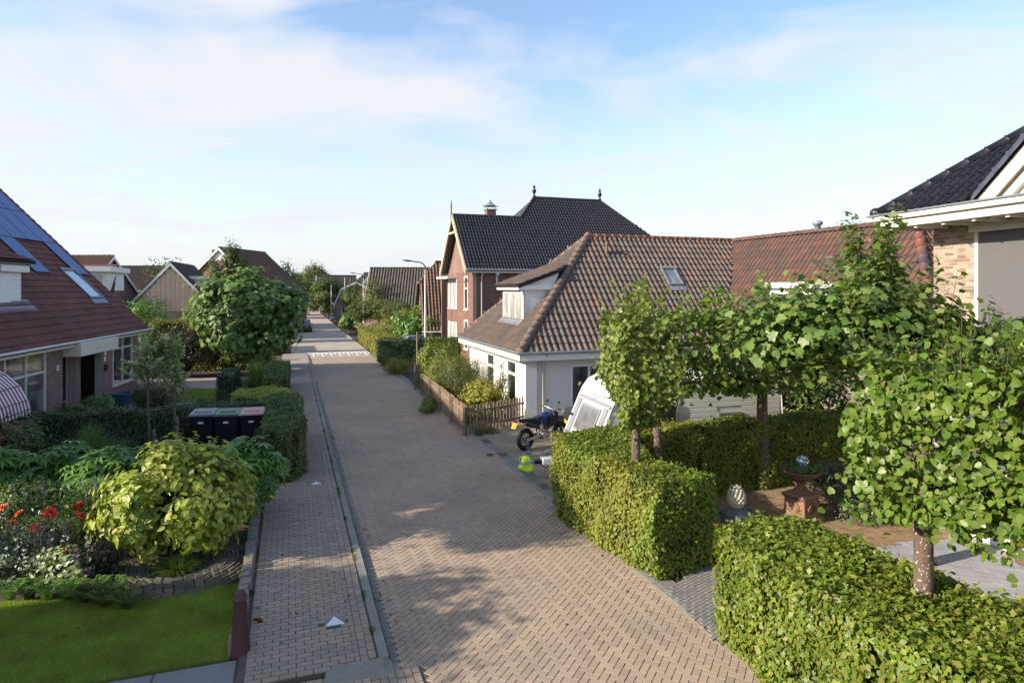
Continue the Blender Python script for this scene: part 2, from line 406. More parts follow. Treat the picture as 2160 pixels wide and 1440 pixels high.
def window(parent, P, U, w, h, cols=1, transom=None, fmat=None, gmat=None, bar=0.06, depth=0.05, name='window', sill=True, Nn=None, up=None, curtain=None):
    """frame with panes; P lower left corner seen from outside, U to the right seen from outside"""
    P, U = Vector(P), Vector(U).normalized(); Z = Vector(up) if up is not None else Vector((0,0,1)); Nn = Vector(Nn) if Nn is not None else U.cross(Z)
    mb = MB(); cw = (w-bar)/cols
    for i in range(cols+1): mb.obox(P+U*(i*cw), U, Z, Nn, bar, h, depth)
    rows = [0, h-bar]+([transom] if transom else [])
    for r in rows:
        for i in range(cols): mb.obox(P+U*(i*cw+bar)+Z*r, U, Z, Nn, cw-bar, bar, depth-0.004)
    fr = mb.build(name, fmat, parent)
    rr = sorted(rows)
    for i in range(cols):
        for j in range(len(rr)-1):
            z0 = rr[j]+bar; z1 = rr[j+1]
            MB().obox(P+U*(i*cw+bar-.003)+Z*(z0-.003)+Nn*0.002, U, Z, Nn, cw-bar+.006, z1-z0+.006, 0.014).build('pane', gmat, fr)
    if sill: MB().obox(P-U*0.04-Z*0.055, U, Z, Nn, w+0.08, 0.05, depth+0.05).build('sill', fmat, fr)
    return fr
# ------------------------------------------------------------------ foliage
def T_oval():
    V = np.array([(0,0,0),(-.28,.35,.05),(0,.35,-.03),(.28,.35,.05),(-.2,.75,.04),(0,.72,-.03),(.2,.75,.04),(0,1.05,-.06)])
    return V, [(0,2,1),(0,3,2),(1,2,5,4),(2,3,6,5),(4,5,7),(5,6,7)]
def T_small():
    V = np.array([(0,0,0),(-.36,.45,.08),(.36,.45,.08),(0,1.0,-.04)]); return V, [(0,2,3,1)]
def T_tri():
    V = np.array([(0,0,0),(-.38,.5,.1),(.38,.5,.1),(0,1.0,0)]); return V, [(0,3,1),(0,2,3)]
def T_heart():
    V = np.array([(0,0,0),(-.34,-.08,.05),(-.52,.25,.07),(-.38,.66,.03),(0,1.02,-.08),(.38,.66,.03),(.52,.25,.07),(.34,-.08,.05),(0,.4,-.04)])
    return V, [(8,0,1,2),(8,2,3),(8,3,4),(8,4,5),(8,5,6),(8,6,7,0)]
def T_lobed(n=5, inner=.62, spread=240):
    pts = [(0,0,0)]
    for i in range(2*n-1):
        a = math.radians(-spread/2+spread*i/(2*n-2)); r = 1.0 if i % 2 == 0 else inner
        if i % 2 == 0: r *= (1-.28*abs(math.sin(a/1.6)))
        pts.append((math.sin(a)*r*.75, .28+math.cos(a)*r*.75, (.06 if i % 2 else -.07)*r))
    pts[0] = (0, .02, 0); c = (0, .28, 0.0); pts.append(c); k = len(pts)-1
    Fc = [(k, i+1, i) for i in range(1, 2*n-1)]+[(k, 1, 0), (k, 0, 2*n-1)]
    return np.array(pts), Fc
def T_finger(n=7):
    pts = [(0,.1,0)]; Fc = []
    for i in range(n):
        a = math.radians(-115+230*i/(n-1)); d = np.array([math.sin(a), math.cos(a), 0]); s = np.array([d[1], -d[0], 0]); r = 1-.3*abs(a)/2.2
        b = len(pts); c0 = np.array([0,.1,0])
        pts += [tuple(c0+d*.45*r-s*.13+np.array([0,0,.05])), tuple(c0+d*.5*r+np.array([0,0,-.02])), tuple(c0+d*.45*r+s*.13+np.array([0,0,.05])), tuple(c0+d*r+np.array([0,0,-.12]))]
        Fc += [(0,b+1,b),(0,b+2,b+1),(b,b+1,b+3),(b+1,b+2,b+3)]
    return np.array(pts), Fc
OVAL, SMALL, TRI, HEART, MAPLE, FATSIA = T_oval(), T_small(), T_tri(), T_heart(), T_lobed(), T_finger()
def unit(a): return a/np.maximum(np.linalg.norm(a, axis=1, keepdims=True), 1e-9)
def leaf_mats(pos, nrm, size, tip=None, spin=1.0):
    """(n,3,3) bases: column0 width, 1 length, 2 normal"""
    n = len(pos); nrm = unit(nrm)
    t = RNG.normal(size=(n,3))*spin
    if tip is not None: t = t+tip
    t = t-nrm*np.sum(t*nrm, axis=1, keepdims=True); t = unit(t)
    x = np.cross(t, nrm); B = np.stack([x, t, nrm], axis=2)*np.asarray(size).reshape(-1,1,1)
    return B
def leaves(name, tmpl, pos, nrm, size, mat, parent, tip=None, spin=1.0, parts=0, kind=None, fold=1.0):
    V, Fc = tmpl
    V = V*np.array([1,1,fold])
    B = leaf_mats(pos, nrm, size, tip, spin); n = len(pos)
    idx = np.arange(n)
    if parts:
        PM = np.array([list(r) for r in pmat(parent)]) if parent is not None else np.eye(4)
        wp = pos@PM[:3,:3].T+PM[:3,3]
        key = np.array([vis_key(Vector(p)) for p in wp]); order = np.argsort(key)
        near = order[:parts]; idx = order[parts:]
        mb = MB(); mb.add([tuple(v) for v in V], Fc, True); me = mb.mesh('leaf', mat)
        for i in near:
            b = B[i]; p = pos[i]
            M4 = Matrix(((b[0,0],b[0,1],b[0,2],p[0]),(b[1,0],b[1,1],b[1,2],p[1]),(b[2,0],b[2,1],b[2,2],p[2]),(0,0,0,1)))
            o = bpy.data.objects.new('leaf', me); COL.objects.link(o); o.parent = parent; o.matrix_local = M4
    out = (np.einsum('nij,kj->nki', B[idx], V)+pos[idx][:,None,:]).reshape(-1,3)
    by = {}
    for f in Fc: by.setdefault(len(f), []).append(f)
    offs = (np.arange(len(idx))*len(V))[:,None,None]
    faces = [(np.array(fl)[None]+offs).reshape(-1,m) for m, fl in by.items()]
    return link_mesh(name, fast_mesh(name, out, faces, mat, smooth=True), parent, kind)
def clump_points(n, c, r, clumps=40, sig=0.16, shell=0.55, flat_bottom=None, noise_amp=0.25):
    """leaf positions + outward normals filling a lumpy ellipsoid"""
    c = np.array(c, float); r = np.array(r, float)
    d = unit(RNG.normal(size=(clumps,3))); rad = shell+(1-shell)*RNG.random((clumps,1))**.7
    rad *= 1+noise_amp*(RNG.random((clumps,1))-.6)
    cc = d*rad; k = RNG.integers(0, clumps, n)
    off = RNG.normal(size=(n,3))*sig
    q = cc[k]+off; nr = unit(off*1.2+d[k]*0.5*sig*3+np.array([0,0,.05]))
    pos = c+q*r
    if flat_bottom is not None: pos[:,2] = np.maximum(pos[:,2], flat_bottom+RNG.random(n)*.1)
    return pos, nr
def box_points(n, x, y, z, surf=0.75):
    """leaves of a clipped block: mostly near the faces"""
    L = np.array([x[1]-x[0], y[1]-y[0], z[1]-z[0]]); c = np.array([(x[0]+x[1])/2,(y[0]+y[1])/2,(z[0]+z[1])/2])
    q = RNG.random((n,3))*2-1; m = RNG.random(n) < surf
    w = 1/L; w = w/w.sum(); ax = RNG.choice(3, size=n, p=w); sg = np.sign(RNG.random(n)-.5)
    ii = np.where(m)[0]; q[ii, ax[ii]] = sg[ii]*(1-RNG.random(len(ii))**2*.25)
    nr = np.zeros((n,3)); nr[np.arange(n), ax] = sg; nr = nr*.9+RNG.normal(size=(n,3))*.5+np.array([0,0,.45])
    lump = 1+.07*np.sin(q[:,[1]]*7+q[:,[2]]*5)+.05*np.sin(q[:,[0]]*9)
    return c+q*lump*L/2, unit(nr)
def hedge(name, label, poly, h, mat, core_mat, leaf=0.055, dens=500, tmpl=SMALL, group=None, wob=0.05, cat='hedge', top_k=1.0, z0=0.0, inset=0.10, loc=None):
    """clipped hedge over a ground polygon (world xy)"""
    cx = sum(p[0] for p in poly)/len(poly); cy_ = sum(p[1] for p in poly)/len(poly)
    t = thing(name, label, cat, (cx, cy_, z0), 0, group)
    P = [np.array((p[0]-cx, p[1]-cy_)) for p in poly]
    area = sum(P[i][0]*P[(i+1)%len(P)][1]-P[(i+1)%len(P)][0]*P[i][1] for i in range(len(P)))/2
    if area < 0: P = P[::-1]
    n = len(P)
    # inset core
    ins = []
    for i in range(n):
        a, b, c = P[i-1], P[i], P[(i+1)%n]
        e1 = (b-a)/np.linalg.norm(b-a); e2 = (c-b)/np.linalg.norm(c-b)
        n1 = np.array([-e1[1], e1[0]]); n2 = np.array([-e2[1], e2[0]]); m = n1+n2; m = m/max(.3, np.dot(m, n1))
        ins.append(b+m*inset)
    MB().prism([(p[0], p[1]) for p in ins], 0.0, h-inset).build('shade_core', core_mat, t)  # solid near-black block stands for the shaded inside of the hedge
    pos = []; nr = []
    for i in range(n):
        a, b = P[i], P[(i+1)%n]; L = np.linalg.norm(b-a); e = (b-a)/L; nn = np.array([e[1], -e[0]])
        k = int(L*h*dens); u = RNG.random(k)*L; z = RNG.random(k)*h
        wv = wob*(np.sin(u*2.3+z*3.1+i)+.6*np.sin(u*5.7-z*4.3+i*2))+RNG.normal(size=k)*wob*.5-0.02
        rnd = np.clip((z-(h-.12))/.12, 0, 1)*.06
        p = a+e*u[:,None]+nn*(wv-rnd)[:,None]
        pos.append(np.column_stack([p, z])); q = np.tile(np.array([nn[0], nn[1], .35]), (k,1))+RNG.normal(size=(k,3))*.45; nr.append(q)
    xs = [p[0] for p in P]; ys = [p[1] for p in P]; A = abs(area); k = int((max(xs)-min(xs))*(max(ys)-min(ys))*dens*top_k)
    qx = RNG.random(k)*(max(xs)-min(xs))+min(xs); qy = RNG.random(k)*(max(ys)-min(ys))+min(ys)
    PP = [(p[0], p[1]) for p in P]; keep = np.array([in_poly(x, y, PP) for x, y in zip(qx, qy)], dtype=bool) if k else np.zeros(0, bool)
    qx, qy = qx[keep], qy[keep]; k = len(qx)
    z = h+wob*(np.sin(qx*2.9+qy*1.7)+.6*np.sin(qx*4.1-qy*5.3))*.8+np.abs(RNG.normal(size=k))*wob*.7-.02
    z += (RNG.random(k) < .03)*RNG.random(k)*wob*3
    pos.append(np.column_stack([qx, qy, z])); nr.append(np.tile(np.array([0,0,1.0]), (k,1))+RNG.normal(size=(k,3))*.5)
    pos = np.concatenate(pos); nr = np.concatenate(nr)
    leaves('foliage', tmpl, pos, nr, leaf*(.45+1.0*RNG.random(len(pos))), mat, t, tip=np.array([0,0,-.3]))
    return t
def twigs(mb, c, r, n, k=5, rad=0.012):
    c = Vector(c)
    for i in range(n):
        d = Vector((random.gauss(0,1), random.gauss(0,1), random.gauss(0.5,.7))).normalized()
        e = c+Vector((d.x*r[0], d.y*r[1], d.z*r[2]))*.85; st = c+Vector((0,0,-r[2]*.7))
        mdp = (st+e)/2+Vector((random.uniform(-.1,.1), random.uniform(-.1,.1), random.uniform(0,.15)))*r[0]
        mb.tube([st, mdp, e], [rad*1.6, rad, rad*.4], k, False)
def bush(name, label, loc, r, n, tmpl, size, mat, stem, cat='shrub', group=None, clumps=40, sig=.16, shell=.5, parts=0, up=0.0, core=None, cz=None, tip=None, fold=1.0, rad=.012, namp=.25):
    t = thing(name, label, cat, loc, 0, group)
    cz = r[2]*.95 if cz is None else cz
    pos, nr = clump_points(n, (0,0,cz), r, clumps, sig, shell, 0.02, namp); nr = unit(nr+np.array([0,0,up]))
    leaves('foliage', tmpl, pos, nr, size*(.65+.7*RNG.random(n)), mat, t, tip=tip, parts=parts, fold=fold)
    mb = MB(); twigs(mb, (0,0,cz), r, 10, 5, rad); mb.tube([(0,0,0),(0,0,cz*.5)], rad*2.2, 6); mb.build('stems', stem, t)
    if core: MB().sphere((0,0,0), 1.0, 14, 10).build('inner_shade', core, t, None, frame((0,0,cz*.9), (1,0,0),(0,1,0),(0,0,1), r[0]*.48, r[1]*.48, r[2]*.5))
    return t
def tree(name, label, loc, trunk_h, trunk_r, cc, r, n, tmpl, size, mat, bark, cat='tree', group=None, clumps=60, sig=.15, shell=.45, parts=0, tip=None, limbs=9, up=.25, namp=.3, lean=(0,0)):
    t = thing(name, label, cat, loc, 0, group)
    mb = MB(); c = Vector(cc)
    top = Vector((c.x, c.y, c.z))
    path = [Vector((0,0,-.05)), Vector((lean[0]*.3, lean[1]*.3, trunk_h*.5)), Vector((lean[0], lean[1], trunk_h)), Vector((c.x, c.y, max(trunk_h+.1, c.z+r[2]*.5)))]
    mb.tube(path, [trunk_r*1.25, trunk_r, trunk_r*.85, trunk_r*.2], 9)
    for i in range(limbs):
        a = 2*PI*i/limbs+random.uniform(-.3,.3); zz = random.uniform(-.5,.6)
        e = c+Vector((math.cos(a)*r[0]*.8, math.sin(a)*r[1]*.8, zz*r[2])); s0 = path[2].lerp(path[3], random.uniform(0,.6))
        mb.tube([s0, s0.lerp(e,.5)+Vector((0,0,.1*r[2])), e], [trunk_r*.45, trunk_r*.3, trunk_r*.1], 6, False)
    mb.build('trunk', bark, t)
    pos, nr = clump_points(n, cc, r, clumps, sig, shell, None, namp); nr = unit(nr+np.array([0,0,up]))
    leaves('crown', tmpl, pos, nr, size*(.65+.7*RNG.random(n)), mat, t, tip=tip, parts=parts)
    return t
def blades(name, c, n, L, spread, mat, parent, width=0.012, droop=1.0, seg=4, up=.9, base=.12):
    """arching grass blades from a clump centre"""
    a = RNG.random(n)*2*PI; s = spread*np.sqrt(RNG.random(n)); ln = L*(.55+.5*RNG.random(n))
    bx = c[0]+np.cos(a)*base*RNG.random(n); by = c[1]+np.sin(a)*base*RNG.random(n)
    ts = np.linspace(0,1,seg+1); V = []
    for t in ts:
        out = s*(t**1.3); zz = ln*(t*up-droop*.55*(s/spread)*t**2.2)
        w = width*(1-t)**.6
        x = bx+np.cos(a)*out; y = by+np.sin(a)*out; z = c[2]+zz
        px, py = -np.sin(a)*w, np.cos(a)*w
        V.append(np.stack([np.column_stack([x-px,y-py,z]), np.column_stack([x+px,y+py,z])], axis=1))
    V = np.stack(V, axis=1).reshape(n, (seg+1)*2, 3)
    f = np.array([[2*i,2*i+1,2*i+3,2*i+2] for i in range(seg)])
    faces = (f[None]+(np.arange(n)*(seg+1)*2)[:,None,None]).reshape(-1,4)
    return link_mesh(name, fast_mesh(name, V.reshape(-1,3), [faces], mat, smooth=True), parent)
# ================================================================== materials of the place
m_sand = M('joint_sand', (.11,.095,.078), .95, .3, 2, 40)
ROADC = [(.31,.23,.17),(.345,.26,.19),(.37,.28,.205),(.33,.25,.185),(.38,.29,.215),(.30,.225,.17)]
m_road = M('road_brick', (.27,.2,.15), .82, .14, .5, 130, .35, .003, pieces=ROADC, dirt=(.21,.175,.145), dirt_amt=.6, dirt_scale=.45)
m_walk = M('pavement_brick', (.25,.2,.17), .85, .18, .7, 110, .35, .003, pieces=[(.31,.24,.185),(.37,.285,.22),(.28,.225,.185),(.34,.265,.21)], dirt=(.20,.175,.13), dirt_amt=.55, dirt_scale=.9)
m_conc = M('kerb_concrete', (.245,.235,.205), .9, .2, 2.5, 70, .5, .004, dirt=(.12,.12,.09), dirt_amt=.6, dirt_scale=3)
m_slab = M('grey_slab', (.2,.2,.21), .85, .12, 2, 90, .3, .003, dirt=(.12,.12,.11), dirt_amt=.3)
m_white_paint = M('road_white', (.72,.72,.7), .7, .12, 3, 40, .2, .002)
m_soil = M('soil', (.06,.048,.035), .97, .35, .6, 14, .8, .02, dirt=(.07,.085,.03), dirt_amt=.8, dirt_scale=.25)
m_gravel = M('gravel_ground', (.30,.25,.18), .95, .25, 1.2, 60, .9, .02, dirt=(.17,.15,.10), dirt_amt=.7, dirt_scale=.8)
m_lawn = M('lawn_ground', (.17,.22,.04), .95, .25, .8, 90, .6, .01, dirt=(.10,.11,.03), dirt_amt=.5, dirt_scale=1.1)
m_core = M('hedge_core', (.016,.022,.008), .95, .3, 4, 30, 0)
m_bark = M('bark', (.15,.115,.085), .9, .3, 4, 30, .8, .01)
m_stem = M('stems', (.10,.09,.045), .85, .2)
m_white = M('white_paint', (.78,.77,.74), .5, .05, 1.5, 40, .05, .001)
m_cream = M('cream_paint', (.66,.62,.52), .5, .06, 1.5, 40, .05, .001)
m_black = M('black_plastic', (.012,.012,.014), .42, .15, 3, 40, .1, .001)
m_metal = M('galvanised_metal', (.45,.46,.48), .35, .1, 3, 40, .05, .001, metal=.85)
m_lead = M('lead_flashing', (.24,.27,.33), .55, .12, 4, 40, .3, .004, metal=.25)
m_under = M('roof_underlay', (.03,.026,.024), .95, .1, bmp=0)
m_glass = glass('window_glass')
m_glass_pale = glass('window_glass_pale', (.10,.12,.12), .08, .6, (.22,.24,.23))  # paler glass tone, used for lamp lenses

def far_brick(name, c1, c2, mortar, scale):
    m, n, l, p = base_mat(name)
    tcn = n.new('ShaderNodeTexCoord'); mp_ = n.new('ShaderNodeMapping'); l.new(tcn.outputs['Object'], mp_.inputs[0]); mp_.inputs['Rotation'].default_value = (0,0,PI/4)
    b = n.new('ShaderNodeTexBrick'); l.new(mp_.outputs[0], b.inputs['Vector']); b.inputs['Color1'].default_value = (*c1,1); b.inputs['Color2'].default_value = (*c2,1); b.inputs['Mortar'].default_value = (*mortar,1)
    b.inputs['Scale'].default_value = 1; b.inputs['Brick Width'].default_value = .21; b.inputs['Row Height'].default_value = .105; b.inputs['Mortar Size'].default_value = .006
    d = ramp(n, l, noise(n, l, .35, 6), [(.35,(.84,)*3),(.7,(1.08,)*3)]); d2 = ramp(n, l, noise(n, l, 25, 4), [(.3,(.84,)*3),(.7,(1.1,)*3)])
    l.new(mixc_(n, l, 1.0, mixc_(n, l, 1.0, b.outputs['Color'], d, 'MULTIPLY'), d2, 'MULTIPLY'), p.inputs['Base Color']); p.inputs['Roughness'].default_value = .85
    return m
m_road_far = far_brick('road_brick_far', (.32,.24,.175), (.37,.28,.205), (.19,.155,.12), 1)
m_walk_far = far_brick('pavement_far', (.35,.285,.245), (.32,.26,.225), (.14,.12,.10), 1)
m_plateau = far_brick('raised_table_brick', (.37,.315,.25), (.41,.35,.28), (.25,.21,.17), 1)

def top(name, mb, mat, loc=(0,0,0), rot=0.0, kind='structure', label=None, cat=None):
    o = mb.build(name, mat, None, kind); o.location = loc; o.rotation_euler = (0,0,rot)
    if label: o['label'] = label
    if cat: o['category'] = cat
    return o
R0 = ROT_ROAD
# ground sheet
mb = MB(); mb.add([(-900,-60,-.03),(900,-60,-.03),(900,1500,-.03),(-900,1500,-.03)], [(0,1,2,3)]); ground = top('ground', mb, m_soil, label='dark soil and low growth under the gardens')
# road bed with single herringbone bricks near by
T0, T1 = 1.27, 5.80; SB = 36.0
mb = MB(); mb.box(T0-.9, T1+.02, -3, SB, -.028, -.012); road = top('road', mb, m_sand, rot=R0, label='herringbone brick road running away between the gardens')
w_ = 0.105; Lb = .2065; Wb = .1015; c45, s45 = math.cos(PI/4), math.sin(PI/4)
BK = ([(0,0,0),(1,0,0),(1,1,0),(0,1,0),(.02,.04,1),(.98,.04,1),(.98,.96,1),(.02,.96,1)], [(4,5,6,7),(0,1,5,4),(1,2,6,5),(2,3,7,6),(3,0,4,7)])
mats4 = []
ox, oy = 3.5, 3.0
for i in range(-40, 250):
    for j in range(-40, 250):
        k = (i-j) % 4
        if k == 0: a, b, L_, H_ = i*w_, j*w_, Lb, Wb
        elif k == 3: a, b, L_, H_ = i*w_, j*w_, Wb, Lb
        else: continue
        ca, cb = a+L_/2, b+H_/2
        x = c45*ca-s45*cb+ox; y = s45*ca+c45*cb+oy
        if y < 5.2 or y > SB: continue
        lo = T0+.12 if y > 8.45 else T0+.35
        if not (lo+.03 < x < T1-.03): continue
        dz = random.uniform(-.0012,.0012)+.005*math.sin(x*1.7+y*.6)*math.sin(y*.9-x*.5); an = random.gauss(0,.005)
        P = Vector((c45*a-s45*b+ox, s45*a+c45*b+oy, -.012))
        U = Vector((math.cos(PI/4+an), math.sin(PI/4+an), random.gauss(0,.0028))); V = Vector((-math.sin(PI/4+an), math.cos(PI/4+an), random.gauss(0,.0028)))
        mats4.append(frame(P, U, V, (0,0,1), L_, H_, .012+dz))
pieces('brick', 'brickwork', BK, mats4, m_road, road)
# row of bricks laid lengthwise along the kerb (gutter)
mats4 = []
y = 8.45
while y < SB:
    mats4.append(frame((T0+.012, y, -.014), (1,0,0), (0,1,0), (0,0,1), .1, .2, .012+random.uniform(-.002,.002))); y += .208
y = 5.0
while y < SB: y += .21
pieces('gutter_brick', 'gutter_bricks', BK, mats4, M('gutter_brick', (.2,.185,.17), .85, .2, 2, 90, .3, .003), road, 60)
# far part of the road, raised table with its white teeth
mb = MB(); mb.box(T0, T1, SB, 48.6, -.02, 0.0); mb.build('far_surface', m_road_far, road)
mb = MB(); mb.box(T0-1.2, T1+.1, 52.0, 165, -.02, 0.07); mb.add([(T0,48.6,0.001),(T1,48.6,0.001),(T1,52.0,.07),(T0-.1,52.0,.07)], [(0,1,2,3)]); mb.build('raised_table', m_plateau, road)
def ramp_z(s): return .001+(s-48.6)/3.4*.069+.005
mk = MB(); mk.add([(T0,51.55,ramp_z(51.55)),(T1,51.55,ramp_z(51.55)),(T1,51.95,ramp_z(51.95)),(T0,51.95,ramp_z(51.95))], [(0,1,2,3)]); mk.build('marking', m_white_paint, road)
for i in range(14):
    x = T0+.35+i*.32; a = 49.3 if i % 2 == 0 else 50.5
    mk = MB(); mk.add([(x,a,ramp_z(a)),(x+.09,a,ramp_z(a)),(x+.09,51.54,ramp_z(51.54)),(x,51.54,ramp_z(51.54))], [(0,1,2,3)]); mk.build('marking', m_white_paint, road)
mk = MB(); mk.box(3.6,4.3,62,62.5,.07,.075); mk.build('manhole_cover', m_black, road)
# pavement on the left
PV0, PV1 = -.55, 1.12
mb = MB(); mb.box(PV0-.1, PV1, 8.6, SB, -.05, .052); mb.box(PV0-.1, T0+.34, 3, 8.6, -.05, -.006); walk = top('pavement', mb, m_sand, rot=R0, label='narrow brick pavement beside the road')
mats4 = []; s = 8.62; r = 0
while s < SB:
    x = PV0-(.1 if r % 2 else 0); 
    while x < PV1-.245:
        a = max(x, PV0); b = min(x+.203, PV1-.235)
        if b-a > .012 and not (.47 < (a+b)/2 < .78 and (9.72 < s+.05 < 10.03 or 16.9 < s+.05 < 17.2)): mats4.append(frame((a, s, .044), (1,random.gauss(0,.004),random.gauss(0,.003)), (0,1,random.gauss(0,.004)), (0,0,1), b-a, .098, .02+random.uniform(-.0025,.0025)))
        x += .21
    s += .105; r += 1
for q in (PV1-.228, PV1-.122):
    s = 8.62+(.1 if q > .9 else 0)
    while s < SB: mats4.append(frame((q, s, .044), (1,0,0), (0,1,0), (0,0,1), .1, .2, .02+random.uniform(-.002,.002))); s += .207
s = 5.0
r = 0
while s < 8.5:
    x = PV0-(.1 if r % 2 else 0)
    while x < .42:
        a = max(x, PV0); b = min(x+.203, .44)
        if b-a > .04: mats4.append(frame((a, s, -.01), (1,0,0), (0,1,0), (0,0,1), b-a, .098, .018+random.uniform(-.0025,.0025)))
        x += .21
    s += .105; r += 1
x = .46
while x < T0+.3:
    s = 4.9+random.random()*.1
    while s < 8.36: mats4.append(frame((x, s, -.01), (1,0,0), (0,1,0), (0,0,1), .097, .2, .016+random.uniform(-.0025,.0025))); s += .208
    x += .105
pieces('brick', 'brickwork', BK, mats4, m_walk, walk)
mb = MB(); mb.box(PV0, PV1, SB, 52, -.05, .06); mb.build('far_surface', m_walk_far, walk)
# two tiles with a white triangle
for k, (px, py) in enumerate(((735,1308),(686,993))):
    s0 = (9.74, 16.92)[k]
    tri = MB(); tri.box(.48,.77, s0, s0+.29, .03,.066); tl = tri.build('marker_tile', m_slab, walk)
    MB().prism([(.485,s0+.01),(.765,s0+.01),(.625,s0+.275)], .066, .069).build('white_triangle', m_white_paint, tl)
# kerb stones
mb = MB(); KS = ([(0,0,0),(1,0,0),(1,1,0),(0,1,0),(.0,.0,1),(.88,.0,1),(.88,1.,1),(.0,1.,1)], [(4,5,6,7),(0,1,5,4),(1,2,6,5),(2,3,7,6),(3,0,4,7)])
kerb = MB(); kerb.box(PV1+.01, T0-.01, 8.7, 52, -.1, .02); kerb = top('kerb', kerb, m_conc, rot=R0, label='raised concrete kerb between pavement and road')
mats4 = [frame((PV1+.004, 8.66+i*1.0, -.02), (1,0,0),(0,1,0),(0,0,1), .145, .992, .105+random.uniform(-.003,.003)) for i in range(43)]
pieces('kerb_stone', 'kerb_stones', KS, mats4, m_conc, kerb)
rb = MB(); x0, x1, ya, yb = .42, 1.30, 8.36, 8.66
rb.add([(x0,ya,-.01),(x1,ya,-.01),(x1,yb,-.01),(x0,yb,-.01),(x0+.02,yb,.065),(x1-.14,yb,.085),(x1-.02,yb,.03),(x1-.14,ya+.05,.02),(x0,ya+.03,.0)], [(0,8,4,3),(8,7,5,4),(0,1,7,8),(1,2,6,7),(7,6,5),(3,4,5,2),(5,6,2)])
rb.build('kerb_end_block', m_conc, kerb)
# right edge: flush concrete strip, then verge
mb = MB(); mb.box(T1, T1+.42, 4, 52, -.05, -.004); ks = top('road_edging', mb, M('edging_concrete', (.2,.19,.175), .9, .2, 1.5, 60, .4, .004, dirt=(.1,.1,.07), dirt_amt=.6, dirt_scale=1.5), rot=R0, label='flush concrete strip along the far edge of the road')
mats4 = [frame((T1+.01, 5+i*.5, -.03), (1,0,0),(0,1,0),(0,0,1), .14, .494, .034+random.uniform(-.002,.003)) for i in range(60)]
pieces('edging_stone', 'edging_stones', BK, mats4, m_conc, ks)
mb = MB(); mb.prism([(6.22,13.7),(15.5,13.7),(15.5,22.9),(6.22,22.9)], -.05, 0.006); drive = top('driveway', mb, m_gravel, rot=R0, label='sandy gravel drive in front of the white house')
# pebbles on the drive
V = np.array([(0,0,.6),(.6,0,0),(0,.55,0),(-.6,0,0),(0,-.5,0)]); Fp = [(0,1,2),(0,2,3),(0,3,4),(0,4,1)]
n = 9000; pos = np.column_stack([6.2+RNG.random(n)*6, 13.7+RNG.random(n)*9, np.full(n,.004)])
g_ = leaves('gravel', (V, Fp), pos, np.tile([0,0,1.0],(n,1))+RNG.normal(size=(n,3))*.2, .012+.018*RNG.random(n), M('pebbles', (.3,.27,.2), .9, .2, pieces=[(.22,.19,.14),(.38,.34,.27),(.3,.25,.18),(.16,.13,.1)]), drive, kind='stuff')
# grass and weeds along the fence
m_grass = leaf_mat('grass_blades', [(.055,.10,.018),(.085,.13,.025),(.13,.15,.04),(.06,.11,.02)], .3, .6, .2, .3)
def grass(parent, xs, ys, n, L, mat=m_grass, w=.004, z=0.0, name='grass', fn=None):
    x = xs[0]+RNG.random(n)*(xs[1]-xs[0]); y = ys[0]+RNG.random(n)*(ys[1]-ys[0])
    if fn is not None: k = fn(x, y); x, y = x[k], y[k]; n = len(x)
    a = RNG.random(n)*2*PI; ln = L*(.5+.7*RNG.random(n)); lx = RNG.normal(size=n)*.35*ln; ly = RNG.normal(size=n)*.35*ln
    V = np.stack([np.column_stack([x-np.cos(a)*w, y-np.sin(a)*w, np.full(n,z)]), np.column_stack([x+np.cos(a)*w, y+np.sin(a)*w, np.full(n,z)]), np.column_stack([x+lx, y+ly, z+ln])], axis=1).reshape(-1,3)
    return link_mesh(name, fast_mesh(name, V, [np.arange(3*n).reshape(-1,3)], mat), parent, 'stuff')
# weeds in the joints along the kerb and edging
for s0 in (9.3,10.4,11.9,12.3,14.1,15.8,16.2,18.9,20.4,23.1,26.0,29.5): grass(kerb, (PV1-.03,PV1+.03), (s0,s0+random.uniform(.15,.5)), 130, .06, m_grass, .004, .06, 'weeds')
for s0 in (9.8,11.1,12.6,14.0,15.5,17.5): grass(kerb, (PV0-.09,PV0-.01), (s0,s0+random.uniform(.2,.6)), 160, .07, m_grass, .004, .05, 'weeds')
for s0 in (11.5,13.0,14.8,16.0,18.2,19.9,21.0): grass(ks, (T1+.15,T1+.4), (s0,s0+random.uniform(.2,.8)), 150, .06, m_grass, .004, .0, 'weeds')
vg = MB(); vg.box(6.22, 7.1, 22.9, 48, -.05, .0); verge = top('verge', vg, m_soil, rot=R0, label='weedy verge between the road and the picket fence')
grass(verge, (6.1,6.85), (21.0,34), 7000, .16, w=.008)
# left lawn
def lawn_fn(x, y):
    t_, s_ = x, y
    return (s_ < 11.0+.25*np.sin(t_*1.3)) 
mb = MB(); mb.prism([(-9.5,9.42),(-.78,9.42),(-.78,11.75),(-2.4,11.75),(-4.35,12.3),(-9.5,12.9)], -.05, .03); lawn = top('lawn', mb, m_lawn, rot=R0, label='mown green lawn in front of the flower bed')
m_lawn_blade = leaf_mat('lawn_blades', [(.17,.28,.034),(.25,.35,.05),(.36,.39,.10),(.20,.30,.04)], .35, .6, .2, .35)
grass(lawn, (-7.5,-.78), (9.40,12.4), 190000, .046, m_lawn_blade, .0035, .028, fn=lambda x, y: y < 11.75+np.maximum(0, (-x-2.4))*.27)
mb = MB(); mb.prism([(-9.5,6.5),(PV0-.1,6.5),(PV0-.1,9.36),(-9.5,9.36)], -.05, .015); path = top('path', mb, m_sand, rot=R0, label='dark grey slab path below the lawn')
mats4 = []
